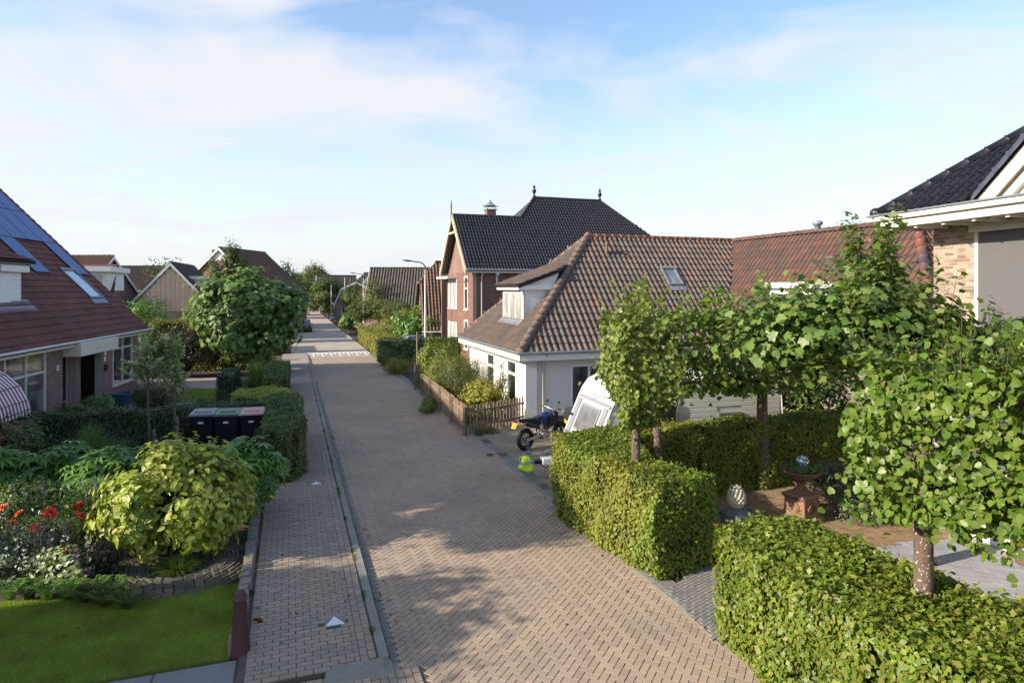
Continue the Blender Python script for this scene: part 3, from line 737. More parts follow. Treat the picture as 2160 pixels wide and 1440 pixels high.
for j in range(5):
    for i in range(9): mats4.append(frame((-1.66-i*1.0-(.3 if j%2 else 0), 9.35-(j+1)*.6, .012), (1,0,0),(0,1,0),(0,0,1), .992, .592, .02+random.uniform(-.001,.001)))
pieces('paving_slab', 'paving_slabs', BK, mats4, m_slab, path)
# stones edge + lawn patch and drive beyond the hedge
g2 = MB(); a = [G(382,849), G(470,850), G(470,821), G(378,821)]
g2.prism([(p.x,p.y) for p in a], -.03, .03); lawn2 = top('lawn', g2, m_lawn, label='small lawn beyond the dark hedge')
xs = [p.x for p in a]; ys = [p.y for p in a]
grass(lawn2, (-16.8,-12.9), (28.4,31.9), 9000, .07, m_lawn_blade, .01, .025)
g3 = MB(); a = [G(300,819), G(500,819), G(500,797), G(300,797)]; g3.prism([(p.x,p.y) for p in a], -.03, .02); top('driveway', g3, m_walk_far, label='brick side drive behind the small lawn')
g3 = MB(); a = [(-17.4,22.5),(-16.9,20),(-10.5,21.5),(-12,28.2),(-17.5,28.2)]; g3.prism(a, -.03, .01); top('path', g3, m_slab, label='grey paving by the front door of the brick house')
# right garden terraces
def paving(name, label, poly, rot, bl, bw, mat, lim=150, z=.02, gap=.006, org=None):
    cx = sum(p[0] for p in poly)/len(poly); cy2 = sum(p[1] for p in poly)/len(poly)
    o = MB(); 
    R = Matrix.Rotation(-rot, 4, 'Z'); P = [R @ Vector((p[0]-cx, p[1]-cy2, 0)) for p in poly]
    o.prism([(p.x,p.y) for p in P], -.05, z-.012); t = top(name, o, m_sand, (cx,cy2,0), rot, label=label)
    PP = [(p.x,p.y) for p in P]; out = []
    x0, x1, y0, y1 = min(p[0] for p in PP), max(p[0] for p in PP), min(p[1] for p in PP), max(p[1] for p in PP)
    j = 0; y = y0
    while y < y1:
        x = x0-(bl/2 if j % 2 else 0)-random.random()*bl*.15
        while x < x1:
            if in_poly(x+bl/2, y+bw/2, PP): out.append(frame((x, y, z-.012), (1,0,random.gauss(0,.004)), (0,1,random.gauss(0,.008)), (0,0,1), bl-gap, bw-gap, .013+random.uniform(-.002,.002)))
            x += bl
        y += bw; j += 1
    pieces('paving_brick' if bl < .3 else 'paving_strip', 'paving', BK, out, mat, t, lim)
    return t
m_terr = M('mossy_brick', (.25,.15,.08), .9, .3, 1.5, 60, .4, .004, pieces=[(.20,.12,.075),(.32,.20,.115),(.25,.16,.095),(.36,.24,.14)], dirt=(.15,.15,.06), dirt_amt=.55, dirt_scale=.8)
m_patio = M('grey_patio', (.3,.3,.32), .8, .15, 2, 90, .3, .003, pieces=[(.23,.235,.26),(.30,.30,.325),(.27,.265,.275),(.35,.34,.34),(.25,.25,.28)])
paving('terrace', 'mossy brown brick terrace around the stone urn', [(3.6,11.9),(6.76,12.34),(9.6,13.05),(10.4,17.0),(7.5,16.6),(2.6,14.9)], ROT_NEAR-.25, .2, .075, m_terr, 150, gap=.014)
paving('patio', 'grey clay strip patio behind the near hedge', [(4.6,9.2),(5.6,9.5),(7.75,10.2),(10.4,10.75),(10.2,13.2),(6.76,12.34),(4.3,11.75)], ROT_NEAR+PI/2+1.05, .29, .072, m_patio, 300, .022)
paving('terrace', 'brown brick strip at the near end of the grey patio', [(5.6,9.48),(10.5,10.75),(10.5,6.0),(5.2,6.0)], ROT_NEAR, .2, .066, m_terr, 40, .018)
paving('path', 'grey brick path between the two clipped hedges', [(2.55,10.6),(2.95,9.0),(4.6,9.3),(4.3,11.8),(3.4,11.6)], ROT_NEAR+.5, .2, .07, M('grey_path_brick', (.2,.19,.18), .85, .2, 2, 60, .3, .003, pieces=[(.17,.165,.16),(.22,.21,.2),(.2,.185,.17)]), 60, .012)

def wall_mat(name, c1, c2, mortar, bw=.21, bh=.066, ms=.008, var=.2):
    m, n, l, p = base_mat(name)
    tcn = n.new('ShaderNodeTexCoord'); sp = n.new('ShaderNodeSeparateXYZ'); l.new(tcn.outputs['Object'], sp.inputs[0])
    ad = n.new('ShaderNodeMath'); ad.operation = 'ADD'; l.new(sp.outputs[0], ad.inputs[0]); l.new(sp.outputs[1], ad.inputs[1])
    cb = n.new('ShaderNodeCombineXYZ'); l.new(ad.outputs[0], cb.inputs[0]); l.new(sp.outputs[2], cb.inputs[1])
    b = n.new('ShaderNodeTexBrick'); l.new(cb.outputs[0], b.inputs['Vector']); b.inputs['Color1'].default_value = (*c1,1); b.inputs['Color2'].default_value = (*c2,1); b.inputs['Mortar'].default_value = (*mortar,1)
    b.inputs['Scale'].default_value = 1; b.inputs['Brick Width'].default_value = bw; b.inputs['Row Height'].default_value = bh; b.inputs['Mortar Size'].default_value = ms
    d = ramp(n, l, noise(n, l, .6, 6), [(.35,(1-var,)*3),(.7,(1.08,)*3)]); l.new(mixc_(n, l, 1.0, b.outputs['Color'], d, 'MULTIPLY'), p.inputs['Base Color']); p.inputs['Roughness'].default_value = .88
    bump(n, l, b.outputs['Fac'], p, -.4, .006)
    return m
# ================================================================== left brick house
m_brickL = M('purple_brick', (.2,.1,.09), .85, .2, 2, 60, .4, .003, pieces=[(.23,.12,.115),(.29,.15,.14),(.19,.10,.105),(.31,.175,.155),(.25,.125,.115)])
m_mortarL = M('pale_mortar', (.42,.38,.35), .95, .15)
m_tileL = M('maroon_tile', (.13,.042,.038), .8, .25, 1.2, 90, .5, .004, pieces=[(.18,.078,.068),(.225,.10,.085),(.20,.088,.076)], dirt=(.16,.10,.09), dirt_amt=.4, dirt_scale=1.5, spec=.3)
m_panel = M('solar_glass', (.075,.15,.36), .5, .08, 2, 30, .0, .001, spec=.25)
HL = thing('brick_house', 'maroon tiled brick house with solar panels and striped awning', 'house', (-18.45,32,0), ROT_NEAR)
EZ = 3.1; TL = 1.04; cl = 1/math.sqrt(1+TL*TL); SLV = Vector((-cl,0,TL*cl))        # up the slope
HLEN = 20.5; RUN = 7.0; SL = RUN/cl
x_w = -.25
# walls
holes = [(HLEN-3.1, HLEN-.8, .63, 3.0), (HLEN-7.66, HLEN-4.21, 0, 2.92), (HLEN-11.6, HLEN-9.0, .0, 2.86), (HLEN-15.6, HLEN-12.9, .2, 2.86)]
brick_wall(HL, (x_w,-HLEN,0), (0,1,0), HLEN, 3.0, m_brickL, m_mortarL, holes=holes)
mb = MB(); mb.slab([(x_w-.01,-.02,0),(x_w-.01,-.02,3.0),(-RUN,-.02,EZ+RUN*TL-.3),(-13.7,-.02,3.0),(-13.7,-.02,0)], (0,-.25,0)); mb.slab([(x_w-.01,-HLEN+.27,0),(x_w-.01,-HLEN+.27,3.0),(-RUN,-HLEN+.27,EZ+RUN*TL-.3),(-13.7,-HLEN+.27,3.0),(-13.7,-HLEN+.27,0)], (0,-.25,0)); mb.box(-13.8,-13.6,-HLEN,-.3,0,3)
mb.build('wall', m_mortarL, HL)
# porch recess and door
brick_wall(HL, (x_w-.9,-7.66,0), (0,1,0), 3.45, 2.9, m_brickL, m_mortarL, holes=[(1.15,2.35,0,2.3)], limit=120)
brick_wall(HL, (x_w-.88,-7.66,0), (1,0,0), .62, 2.9, m_brickL, m_mortarL, limit=60)
brick_wall(HL, (x_w,-4.21-.02,0), (0,1,0), .02, 2.9, m_brickL, m_mortarL, limit=2)
mb = MB(); mb.box(x_w-1.0,x_w-.95,-6.5,-5.3,0,2.3); door = mb.build('door', M('dark_door', (.03,.032,.04), .35, .1), HL)
MB().box(x_w-.95,x_w-.93,-6.35,-5.45,.95,2.15).build('pane', m_glass, door)
mb = MB(); mb.box(x_w-.95,x_w-.88,-6.56,-6.5,0,2.36); mb.box(x_w-.95,x_w-.88,-5.3,-5.24,0,2.36); mb.box(x_w-.95,x_w-.88,-6.5,-5.3,2.3,2.36); mb.build('door_frame', m_white, HL)
brick_wall(HL, (x_w-.35,-5.75,0), (0,1,0), .42, 2.9, m_brickL, m_mortarL, limit=60)
mb = MB(); mb.box(x_w+.02,.42,-7.72,-4.18,2.42,2.93); cb = mb.build('porch_canopy', m_cream, HL, bevel=.01)
MB().box(.42,.428,-5.97,-5.955,2.42,2.93).build('joint_cover', m_white, cb)
# windows
window(HL, (x_w-.02,-3.1,.63), (0,1,0), 2.3, 2.37, 2, 1.62, m_cream, m_glass, .07, .07)
window(HL, (x_w-.02,-11.6,.05), (0,1,0), 2.6, 2.8, 2, 1.95, m_cream, glass('curtained_glass', (.06,.07,.065), .05, .8, (.17,.19,.18)), .08, .07)
window(HL, (x_w-.02,-15.6,.2), (0,1,0), 2.7, 2.66, 2, 1.8, m_cream, m_glass, .08, .07)
for i, (y, z) in enumerate(((-8.05,2.05),(-3.86,2.2),(-3.9,1.95))):
    mb = MB(); mb.box(x_w+.012,x_w+.03, y-.09,y+.09,z-.1,z+.1); pl = mb.build('number_plate' if i == 0 else 'wall_plaque', m_white, HL)
    if i == 0: MB().box(x_w+.03,x_w+.033,y-.02,y+.02,z-.06,z+.06).build('numeral', m_black, pl)
MB().torus((x_w+.04,-3.85,1.55),(1,0,0),.13,.035,18,6).build('door_wreath', M('dried_wreath', (.09,.05,.04), .9, .4, 20, 80, .8, .02), HL)
# roof
poly = [(0,0),(HLEN+.35,0),(HLEN+.35,SL),(0,SL)]
sky_h = (HLEN-2.7, HLEN-1.05, 1.35/cl, 2.7/cl)
roof_plane(HL, (.18,-HLEN-.05,EZ-.18), (0,1,0), SLV, poly, .30, .34, DBL, m_tileL, m_under, 300)
mb = MB(); mb.slab([(-RUN,-HLEN,EZ+RUN*TL-.02),(-RUN,.3,EZ+RUN*TL-.02),(-2*RUN,.3,EZ),(-2*RUN,-HLEN,EZ)], (0,0,-.12)); mb.build('rear_roof_slope', m_tileL, HL)
caps(HL, (-RUN+.02,-HLEN,EZ+RUN*TL+.02), (-RUN+.02,.3,EZ+RUN*TL+.02), .14, m_tileL, .42)
caps(HL, (.15,.32,EZ-.10), (-RUN,.32,EZ+RUN*TL-.02), .09, m_tileL, .36, 'verge_tile')
mb = MB(); mb.tube([(.27,-HLEN-.2,EZ-.14),(.27,.62,EZ-.14)], .065, 8); gut = mb.build('gutter', m_metal, HL)
mb = MB(); mb.box(x_w+.013,.20,-HLEN,.25,EZ-.3,EZ-.17); mb.build('fascia', m_cream, HL)
mb = MB(); mb.tube([(.2,.12,EZ-.2),(-.12,.12,EZ-.45),(-.12,.12,0)], .04, 8); mb.build('downpipe', m_metal, HL)
def on_slope(xp, y, up=0.0): return Vector((-xp, y, EZ+TL*xp))+Vector((TL*cl,0,cl))*up
NS = Vector((TL*cl, 0, cl))
# solar panels
def panel(y0, y1, xa, xb):
    h = (xb-xa)/cl
    mb = MB(); mb.obox(on_slope(xa, y0+.012, .09), (0,1,0), SLV, NS, (y1-y0)-.024, h-.02, .04); o = mb.build('solar_panel', m_black, HL)
    mb = MB(); mb.obox(on_slope(xa, y0+.03, .131)+SLV*.018, (0,1,0), SLV, NS, (y1-y0)-.06, h-.056, .003); mb.build('panel_glass', m_panel, o)
cols = [-.22-1.22*i for i in range(9)]
for r_, (xa, xb) in enumerate(((2.44,3.88),(3.88,5.30),(5.30,6.72))):
    for i in range(8):
        if r_ == 0 and i in (1,2): continue
        if r_ == 0 and i > 3: continue
        panel(cols[i+1], cols[i], xa, xb)
# skylight
def skylight(par, P, U, V, Nn, w, h, mf=m_black, mg=None):
    mb = MB(); b = .09
    mb.obox(P+V*0, U, V, Nn, w, b, .11); mb.obox(P+V*(h-b), U, V, Nn, w, b*1.6, .12); mb.obox(P+V*b, U, V, Nn, b, h-2*b, .11); mb.obox(P+U*(w-b)+V*b, U, V, Nn, b, h-2*b, .11)
    s_ = mb.build('skylight', mf, par)
    MB().obox(P+U*b+V*b+Nn*.05, U, V, Nn, w-2*b, h-2*b, .02).build('pane', mg or glass('skylight_glass', (.30,.40,.52), .12, .9, (.4,.5,.6)), s_)
    MB().obox(P-U*.05-V*.3+Nn*.035, U, V, Nn, w+.1, .3, .02).build('flashing', m_lead, s_)
skylight(HL, on_slope(1.37,-2.6,.03), Vector((0,1,0)), SLV, NS, 1.4, 1.85, M('skylight_frame', (.12,.13,.15), .4, .1))
# dormer with roller shutter
dm = MB(); dm.box(-4.2,-1.37,-14.5,-8.25,4.4,5.95); dmo = dm.build('dormer', m_white, HL)
bs = MB()
for k in range(8): bs.box(-1.369,-1.35,-8.95,-8.27,4.5+k*.17,4.5+k*.17+.155)
for k in range(8): link_mesh('board', (lambda q: (q.box(-1.369,-1.345,-9.0,-8.28,4.5+k*.17,4.5+k*.17+.155), q.mesh('board', m_white))[1])(MB()), dmo)
for k in range(8): link_mesh('board', (lambda q: (q.box(-1.369,-1.345,-10.55,-9.95,4.5+k*.17,4.5+k*.17+.155), q.mesh('board', m_white))[1])(MB()), dmo)
q = MB(); q.box(-1.34,-1.30,-9.02,-8.22,4.5,5.62); 
sh = MB(); sh.box(-1.34,-1.31,-9.72,-9.0,4.5,5.6); shut = sh.build('roller_shutter', m_white, dmo)
slm = MB(); slm.add([(0,0,0),(0,1,0),(.012,0,.02),(.012,1,.02),(0,0,.055),(0,1,.055)], [(0,1,3,2),(2,3,5,4)]); sme = slm.mesh('slat', m_white)
for k in range(19): link_mesh('slat', sme, shut, None, frame((-1.309,-9.69,4.52+k*.057),(1,0,0),(0,1,0),(0,0,1),1,.66,1))
MB().box(-1.36,-1.12,-9.95,-8.15,5.62,5.86).build('shutter_box', m_white, dmo, bevel=.015)
MB().box(-1.36,-1.12,-13.6,-10.3,5.62,5.86).build('shutter_box', m_white, dmo, bevel=.015)
window(HL, (-1.36,-13.4,4.55), (0,1,0), 2.7, 1.1, 3, None, m_white, m_glass, .06, .05, sill=False)
mb = MB(); mb.box(-3.6,-1.0,-14.8,-8.05,5.92,6.02); mb.build('dormer_fascia', m_white, HL)
sv = Vector((-1,0,.36)).normalized()
roof_plane(HL, (-.95,-14.8,6.05), (0,1,0), sv, [(0,0),(6.75,0),(6.75,4.4),(0,4.4)], .30, .34, DBL, m_tileL, m_under, 0, name='dormer_roof')
mb = MB(); mb.obox(on_slope(1.0,-14.8,.035), (0,1,0), SLV, NS, 7.0, .62, .02); mb.build('lead_flashing', m_lead, HL)
# awning
aw = bpy.data.objects.new('awning', None); COL.objects.link(aw); aw.parent = HL
m, n, l, p = base_mat('awning_stripes'); tcn = n.new('ShaderNodeTexCoord'); sp = n.new('ShaderNodeSeparateXYZ'); l.new(tcn.outputs['Object'], sp.inputs[0])
a = n.new('ShaderNodeMath'); a.operation = 'MULTIPLY'; a.inputs[1].default_value = 5.6; l.new(sp.outputs[1], a.inputs[0]); b = n.new('ShaderNodeMath'); b.operation = 'FRACT'; l.new(a.outputs[0], b.inputs[0])
l.new(ramp(n, l, b.outputs[0], [(0.0,(.70,.68,.68)),(.5,(.25,.03,.08))], 'CONSTANT'), p.inputs['Base Color']); p.inputs['Roughness'].default_value = .8; m_awn = m
prof = [(x_w+.02,2.78),(.15,2.66),(.55,2.42),(.9,2.06),(1.12,1.62),(1.18,1.34)]
yA, yB = -18.0, -12.9; NS_ = 64; V = []; Fq = []
for i in range(NS_+1):
    y = yA+(yB-yA)*i/NS_; scal = .5+.5*math.cos((y*5.6)*2*PI)
    for j, (x, z) in enumerate(prof):
        V.append((x, y, z))
    V.append((1.185, y, 1.34-.12-.04*scal))
k = len(prof)+1
for i in range(NS_):
    for j in range(k-1): Fq.append((i*k+j, i*k+j+1, (i+1)*k+j+1, (i+1)*k+j))
MB().add(V, Fq, False).build('fabric', m_awn, aw)
ends = MB(); cx_ = (x_w+.02, 1.40)
# end panel gathered to the hinge point
V = [(x, yB, z) for x, z in prof]; ends.add(V+[(x_w+.05, yB-.0, 1.5)], [(i, i+1, len(prof)) for i in range(len(prof)-1)]); ends.build('end_panel', m_awn, aw)
fm = MB()
for x, z in prof[1:]: fm.tube([(x, yA, z+.004),(x, yB+.01, z+.004)], .012, 6)
fm.build('hoop', m_black, aw)
# ================================================================== white house with pantile roof
m_pan = M('brown_pantile', (.2,.12,.08), .72, .22, 2.2, 50, .35, .004, pieces=[(.125,.097,.083),(.155,.115,.093),(.10,.085,.078),(.16,.112,.086),(.135,.105,.09),(.18,.105,.076),(.115,.09,.078),(.15,.115,.095)], dirt=(.055,.05,.048), dirt_amt=.6, dirt_scale=1.4)
m_pan2 = M('red_brown_pantile', (.17,.085,.06), .75, .25, 2.2, 50, .35, .004, pieces=[(.105,.058,.048),(.13,.068,.052),(.085,.058,.052),(.145,.07,.05),(.10,.062,.052),(.17,.072,.044),(.12,.064,.052),(.09,.062,.054)], dirt=(.06,.055,.045), dirt_amt=.6, dirt_scale=1.2)
m_ridge = M('orange_ridge', (.32,.13,.06), .75, .25, 3, 40, .3, .004, pieces=[(.34,.13,.06),(.28,.12,.07),(.36,.16,.07),(.24,.12,.08)])
m_hip = M('weathered_ridge', (.17,.12,.10), .8, .25, 4, 40, .35, .004, pieces=[(.17,.115,.095),(.20,.13,.10),(.15,.105,.09),(.23,.12,.08)], dirt=(.3,.28,.24), dirt_amt=.35, dirt_scale=6)
m_stucco = M('white_stucco', (.69,.68,.655), .9, .07, .8, 35, .3, .004, dirt=(.5,.48,.42), dirt_amt=.3, dirt_scale=1.4)
HW = thing('white_house', 'white stuccoed house with a weathered brown pantile roof', 'house', (.3,23,0), ROT_ROAD)
E = 2.73; DP = 8.7; RH = 7.36; HX = 4.78; TF = (RH-E)/(DP/2); TH = (RH-E)/HX; W2 = 3.65; RX = 12.56; T2 = (RH-E)/W2; Y2 = -5.4
def slopeV(v): return Vector(v).normalized()
# walls
def wall_box(mb, P, U, w, h, t, holes=()):
    P, U = Vector(P), Vector(U).normalized(); Z = Vector((0,0,1)); Nn = U.cross(Z)
    us = sorted({0.0,w}|{a for hh in holes for a in hh[:2]}); vs = sorted({0.0,h}|{a for hh in holes for a in hh[2:]})
    for i in range(len(us)-1):
        for j in range(len(vs)-1):
            cu, cv = (us[i]+us[i+1])/2, (vs[j]+vs[j+1])/2
            if any(a < cu < b and c < cv < d for a,b,c,d in holes): continue
            mb.obox(P+U*us[i]+Z*vs[j]-Nn*t, U, Z, Nn, us[i+1]-us[i], vs[j+1]-vs[j], t)
mb = MB(); hf = [(1.75,3.3,.02,2.17)]
wall_box(mb, (.4,.4,0), (1,0,0), 8.9, 2.5, .3, hf); mb.build('wall', m_stucco, HW)
mb = MB(); hs = [(DP-.4-2.3-.35, DP-.4-1.15-.35,.45,2.27),(DP-.4-5.4,DP-.4-4.3,.45,2.27)]
wall_box(mb, (.4,DP-.4,0), (0,-1,0), DP-.81, 2.5, .3, [(a,b,c,d) for a,b,c,d in hs]); mb.build('wall', m_stucco, HW)
mb = MB(); wall_box(mb, (9.3,.39,0), (0,-1,0), 9.0, 2.5, .3); mb.build('wall', M('taupe_render', (.20,.17,.14), .9, .15), HW)
mb = MB(); wall_box(mb, (15.9,DP-.4,0), (-1,0,0), 15.2, 2.5, .3); wall_box(mb, (16.0,-9.0,0), (0,1,0), 17, 2.5, .3); wall_box(mb, (9.62,-8.6,0), (1,0,0), 6.1, 2.5, .3); mb.build('rear_walls', m_stucco, HW)
mb = MB(); mb.box(.405,9.6,.385,.399,0,.28); mb.build('plinth', M('dark_plinth', (.09,.085,.085), .8, .2), HW)
mb = MB(); mb.box(.3,.75,.27,.388,0,2.44); mb.build('corner_pier', m_stucco, HW)
window(HW, (2.15,.45,.03), (1,0,0), 1.55, 2.14, 2, None, m_white, glass('french_glass', (.05,.055,.06), .05, .8, (.12,.13,.14)), .09, .06, name='french_window')
y0s = [DP-.4-h[1] for h in hs]
for h_ in hs: window(HW, (.44, DP-.4-h_[0], .45), (0,-1,0), h_[1]-h_[0], 1.82, 1, 1.2, m_white, m_glass, .11, .06)
# fascia
mb = MB(); mb.box(-.02,8.95,-.04,0,E-.32,E-.04); mb.build('fascia', m_white, HW)
mb = MB(); mb.box(-.04,0,-.04,DP+.1,E-.32,E-.05); mb.build('fascia', m_cream, HW)
mb = MB(); mb.box(0,8.9,0,.37,E-.30,E-.26); mb.box(.001,.37,.37,DP,E-.301,E-.262); mb.build('soffit', m_white, HW)
mb = MB(); mb.tube([(-.08,-.1,E-.03),(8.95,-.1,E-.03)], .055, 8); mb.tube([(-.09,-.12,E-.03),(-.09,DP,E-.03)], .055, 8); mb.build('gutter', m_metal, HW)
mb = MB(); mb.tube([(1.0,-.08,E-.1),(1.0,.3,E-.45),(1.0,.3,0)], .045, 8); mb.build('downpipe', m_cream, HW)
# roof planes
vF = slopeV((0,1,TF)); LF = (DP/2)*math.sqrt(1+TF*TF)
W1F = RX-W2
polyF = [(0,0),(W1F,0),(RX,LF),(HX,LF)]
roof_plane(HW, (0,-.0,E), (1,0,0), vF, polyF, .245, .36, PANLO, m_pan, m_under, 300)
vH = slopeV((1,0,TH)); LH = HX*math.sqrt(1+TH*TH)
polyH = [(0,0),(DP,0),(DP/2,LH)]
roof_plane(HW, (0,DP,E), (0,-1,0), vH, polyH, .245, .36, PANLO, m_pan, m_under, 0)
mb = MB(); mb.slab([(0,DP,E),(HX,DP/2,RH),(RX+W2,DP/2,RH-.02),(RX+W2,DP,E)], (0,0,-.1)); mb.build('rear_roof_slope', m_pan, HW)
v2 = slopeV((1,0,T2)); L2 = W2*math.sqrt(1+T2*T2)
YE = Y2-W2
roof_plane(HW, (RX-W2,0,E), (0,-1,0), v2, [(0,0),(-YE,0),(-Y2,L2),(-DP/2,L2)], .245, .36, PANLO, m_pan2, m_under, 0)
vN = slopeV((0,1,(RH-E)/W2)); roof_plane(HW, (RX-W2,YE,E), (1,0,0), vN, [(0,0),(2*W2,0),(W2,L2)], .245, .36, PANLO, m_pan2, m_under, 0)
mb = MB(); mb.slab([(RX,Y2,RH),(RX+W2,YE,E),(RX+W2,DP,E),(RX,DP/2,RH)], (0,0,-.1)); mb.build('rear_roof_slope', m_pan2, HW)
caps(HW, (HX,DP/2,RH+.03), (RX,DP/2,RH+.03), .13, m_ridge, .42)
caps(HW, (-.02,-.02,E+.06), (HX-.05,DP/2-.03,RH+.03), .16, m_hip, .40, 'hip_tile'); cap_end(HW, (HX,DP/2,RH+.05), .15, m_ridge)
caps(HW, (-.02,DP,E+.05), (HX-.05,DP/2,RH+.02), .13, m_hip, .42, 'hip_tile')
caps(HW, (RX,Y2,RH+.03), (RX,DP/2,RH+.03), .13, m_pan2, .42)
m_capmix = M('mixed_hip', (.2,.1,.08), .5, .2, pieces=[(.09,.07,.085),(.12,.08,.08),(.26,.09,.05),(.07,.06,.075)])
caps(HW, (RX-W2,YE,E+.05), (RX,Y2,RH+.03), .15, m_capmix, .40, 'hip_tile')
mb = MB(); a = Vector((W1F,0,E+.03)); b = Vector((RX,DP/2,RH-.05)); dv = (b-a).normalized(); sd_ = Vector((1,-1,0)).normalized()
mb.add([a-sd_*.16+Vector((0,0,.07)), b-sd_*.16+Vector((0,0,.07)), b+Vector((0,0,.0)), a, b+sd_*.16+Vector((0,0,.09)), a+sd_*.16+Vector((0,0,.09))], [(0,3,2,1),(3,5,4,2)]); mb.build('valley_gutter', m_lead, HW)
NF = Vector((0,-TF,1)).normalized()
skylight(HW, Vector((7.6,2.25,E+TF*2.25))+NF*.03, Vector((1,0,0)), vF, NF, .75, 1.05, M('skylight_frame2', (.2,.2,.2), .4, .1), glass('sky_glass2', (.10,.115,.12), .1, .9, (.25,.28,.3)))
mb = MB(); q0 = Vector((5.3,3.55,E+TF*3.55)); mb.tube([q0, q0+Vector((0,-.05,.42))], .07, 8); mb.tube([q0+Vector((0,-.05,.42)), q0+Vector((0,-.05,.50))], .10, 8); mb.build('vent_pipe', m_hip, HW)
mb = MB(); q0 = Vector((RX,-1.0,RH)); mb.lathe([(.12,0),(.12,.25),(.2,.27),(.2,.4),(.01,.46)], q0, 10); mb.build('vent_cowl', m_lead, HW)
for k in range(7):
    P_ = Vector((.35+k*.62, DP-.38-k*.565, E+TH*(.35+k*.62)+.1)); MB().obox(P_, (0,1,0), (0,0,1), (1,0,0), .06, .22, .04).build('snow_hook', m_lead, HW)
# road side dormer
dm = MB(); dz0, dz1 = 3.62, 4.98
dm.box(1.06,3.2,2.56,4.98,3.7,dz1-.02); dmo = dm.build('dormer', m_white, HW)
for k in range(8):
    z0 = 3.75+k*.155; x1_ = 1.06+(dz1-E)/TH
    link_mesh('board', (lambda q: (q.box(1.08, min(3.0,(z0+.5-E)/TH+.25), 2.535, 2.559, z0, z0+.148), q.mesh('board', m_white))[1])(MB()), dmo)
window(HW, (1.05,5.02,3.72), (0,-1,0), 2.5, 1.2, 3, None, m_white, glass('curtain_glass', (.3,.3,.28), .2, .5, (.5,.5,.47)), .1, .05)
mb = MB(); mb.box(.78,3.3,2.38,5.2,dz1,dz1+.17); mb.build('dormer_fascia', m_white, HW)
mb = MB(); mb.tube([(.95,2.45,4.95),(1.02,2.47,4.7),(1.02,2.47,3.8)], .04, 8); mb.build('downpipe', m_white, HW)
roof_plane(HW, (.74,5.24,dz1+.19), (0,-1,0), slopeV((1,0,.36)), [(0,0),(2.9,0),(2.9,1.85),(2.2,2.75),(0,2.75)], .245, .36, PANLO, m_pan, m_under, 0, name='dormer_roof')
mb = MB(); mb.obox(Vector((.78,5.1,E+TH*.78+.07)), (0,-1,0), vH, Vector((-TH,0,1)).normalized(), 2.75, .42, .02); mb.build('lead_flashing', m_lead, HW)
mb = MB(); mb.slab([(.85,2.5,5.14),(2.62,2.5,5.76),(2.3,2.5,4.96),(.85,2.5,4.96)], (0,.05,0)); mb.build('dormer_cheek', m_white, HW)
# rear wing dormer
mb = MB(); mb.box(9.3,12.3,-5.0,-2.0,3.3,5.05); mb.box(9.1,12.4,-5.15,-1.85,5.05,5.25); mb.build('box_dormer', m_white, HW)
window(HW, (9.29,-2.25,3.5), (0,-1,0), 2.5, 1.4, 3, None, m_white, m_glass, .08, .05)
# ================================================================== dark roofed brick villa
m_tileD = M('black_glazed_tile', (.016,.016,.02), .36, .2, 2, 40, .15, .002, pieces=[(.012,.012,.015),(.02,.019,.023),(.015,.015,.019)], spec=.4, coat=.06)
m_brickD = M('red_brown_brick', (.2,.1,.075), .85, .2, 1.5, 50, .4, .003, pieces=[(.20,.095,.075),(.24,.12,.09),(.17,.085,.07)])
m_mortarD = M('grey_mortar', (.28,.24,.2), .95, .1)
HV = thing('brick_villa', 'tall brick villa with a glossy black tiled roof and finials', 'house', (-2.5,42,0), ROT_ROAD)
E3 = 6.3; DW = 7.6; TW = 1.045; RW = E3+DW/2*TW; RM = E3+5.5*TW; MX0, MX1 = 6.36, 11.97
PANB = PAN
brick_wall(HV, (0.02,0.3,0), (1,0,0), 17.3, E3-.1, m_brickD, m_mortarD, L=.22, H=.10, limit=40)
brick_wall(HV, (0.0,DW-.05,0), (0,-1,0), DW-.25, E3-.1, m_brickD, m_mortarD, L=.22, H=.10, limit=60, holes=[(DW-.3-2.1,DW-.3-1.1,3.6,5.9),(DW-.3-2.1,DW-.3-1.1,.9,2.9)]+[(.55+i*1.0,.55+i*1.0+.62,z,z+2.1) for i in range(3) for z in (3.6,.5)])
mb = MB(); mb.slab([(.02,.35,E3-.12),(.02,DW-.1,E3-.12),(.02,DW/2,RW-.35)], (.25,0,0)); mb.box(.3,17.2,10.7,10.9,0,E3-.1); mb.box(17.0,17.25,.6,10.7,0,E3-.1); mb.build('gable_wall', wall_mat('red_brown_brickwork', (.21,.10,.078), (.18,.085,.068), (.26,.22,.18)), HV)
for i in range(3):
    for z in (3.6,.5): window(HV, (-.0,DW-.05-(.55+i*1.0),z), (0,-1,0), .62, 2.1, 1, None, m_white, glass('blind_glass', (.5,.5,.48), .4, .3, (.6,.6,.58)), .07, .05)
for z, hh in ((3.6,2.3),(.9,2.0)): window(HV, (-.0,2.35,z), (0,-1,0), 1.0, hh, 1, hh*.62, m_white, m_glass, .1, .05)
mb = MB(); mb.torus((-.01,1.85,5.9),(1,0,0),.6,.06,16,6); mb.build('window_arch', m_brickD, HV)
vW = slopeV((0,1,TW)); LW = DW/2*math.sqrt(1+TW*TW); LM = 5.5*math.sqrt(1+TW*TW)
roof_plane(HV, (-.45,0,E3), (1,0,0), vW, [(0,0),(17.5+.45,0),(MX1+.45,LM),(MX0+.45,LM),(MX0+.45-1.7,LW),(0,LW)], .225, .34, PANLO, m_tileD, m_under, 0)
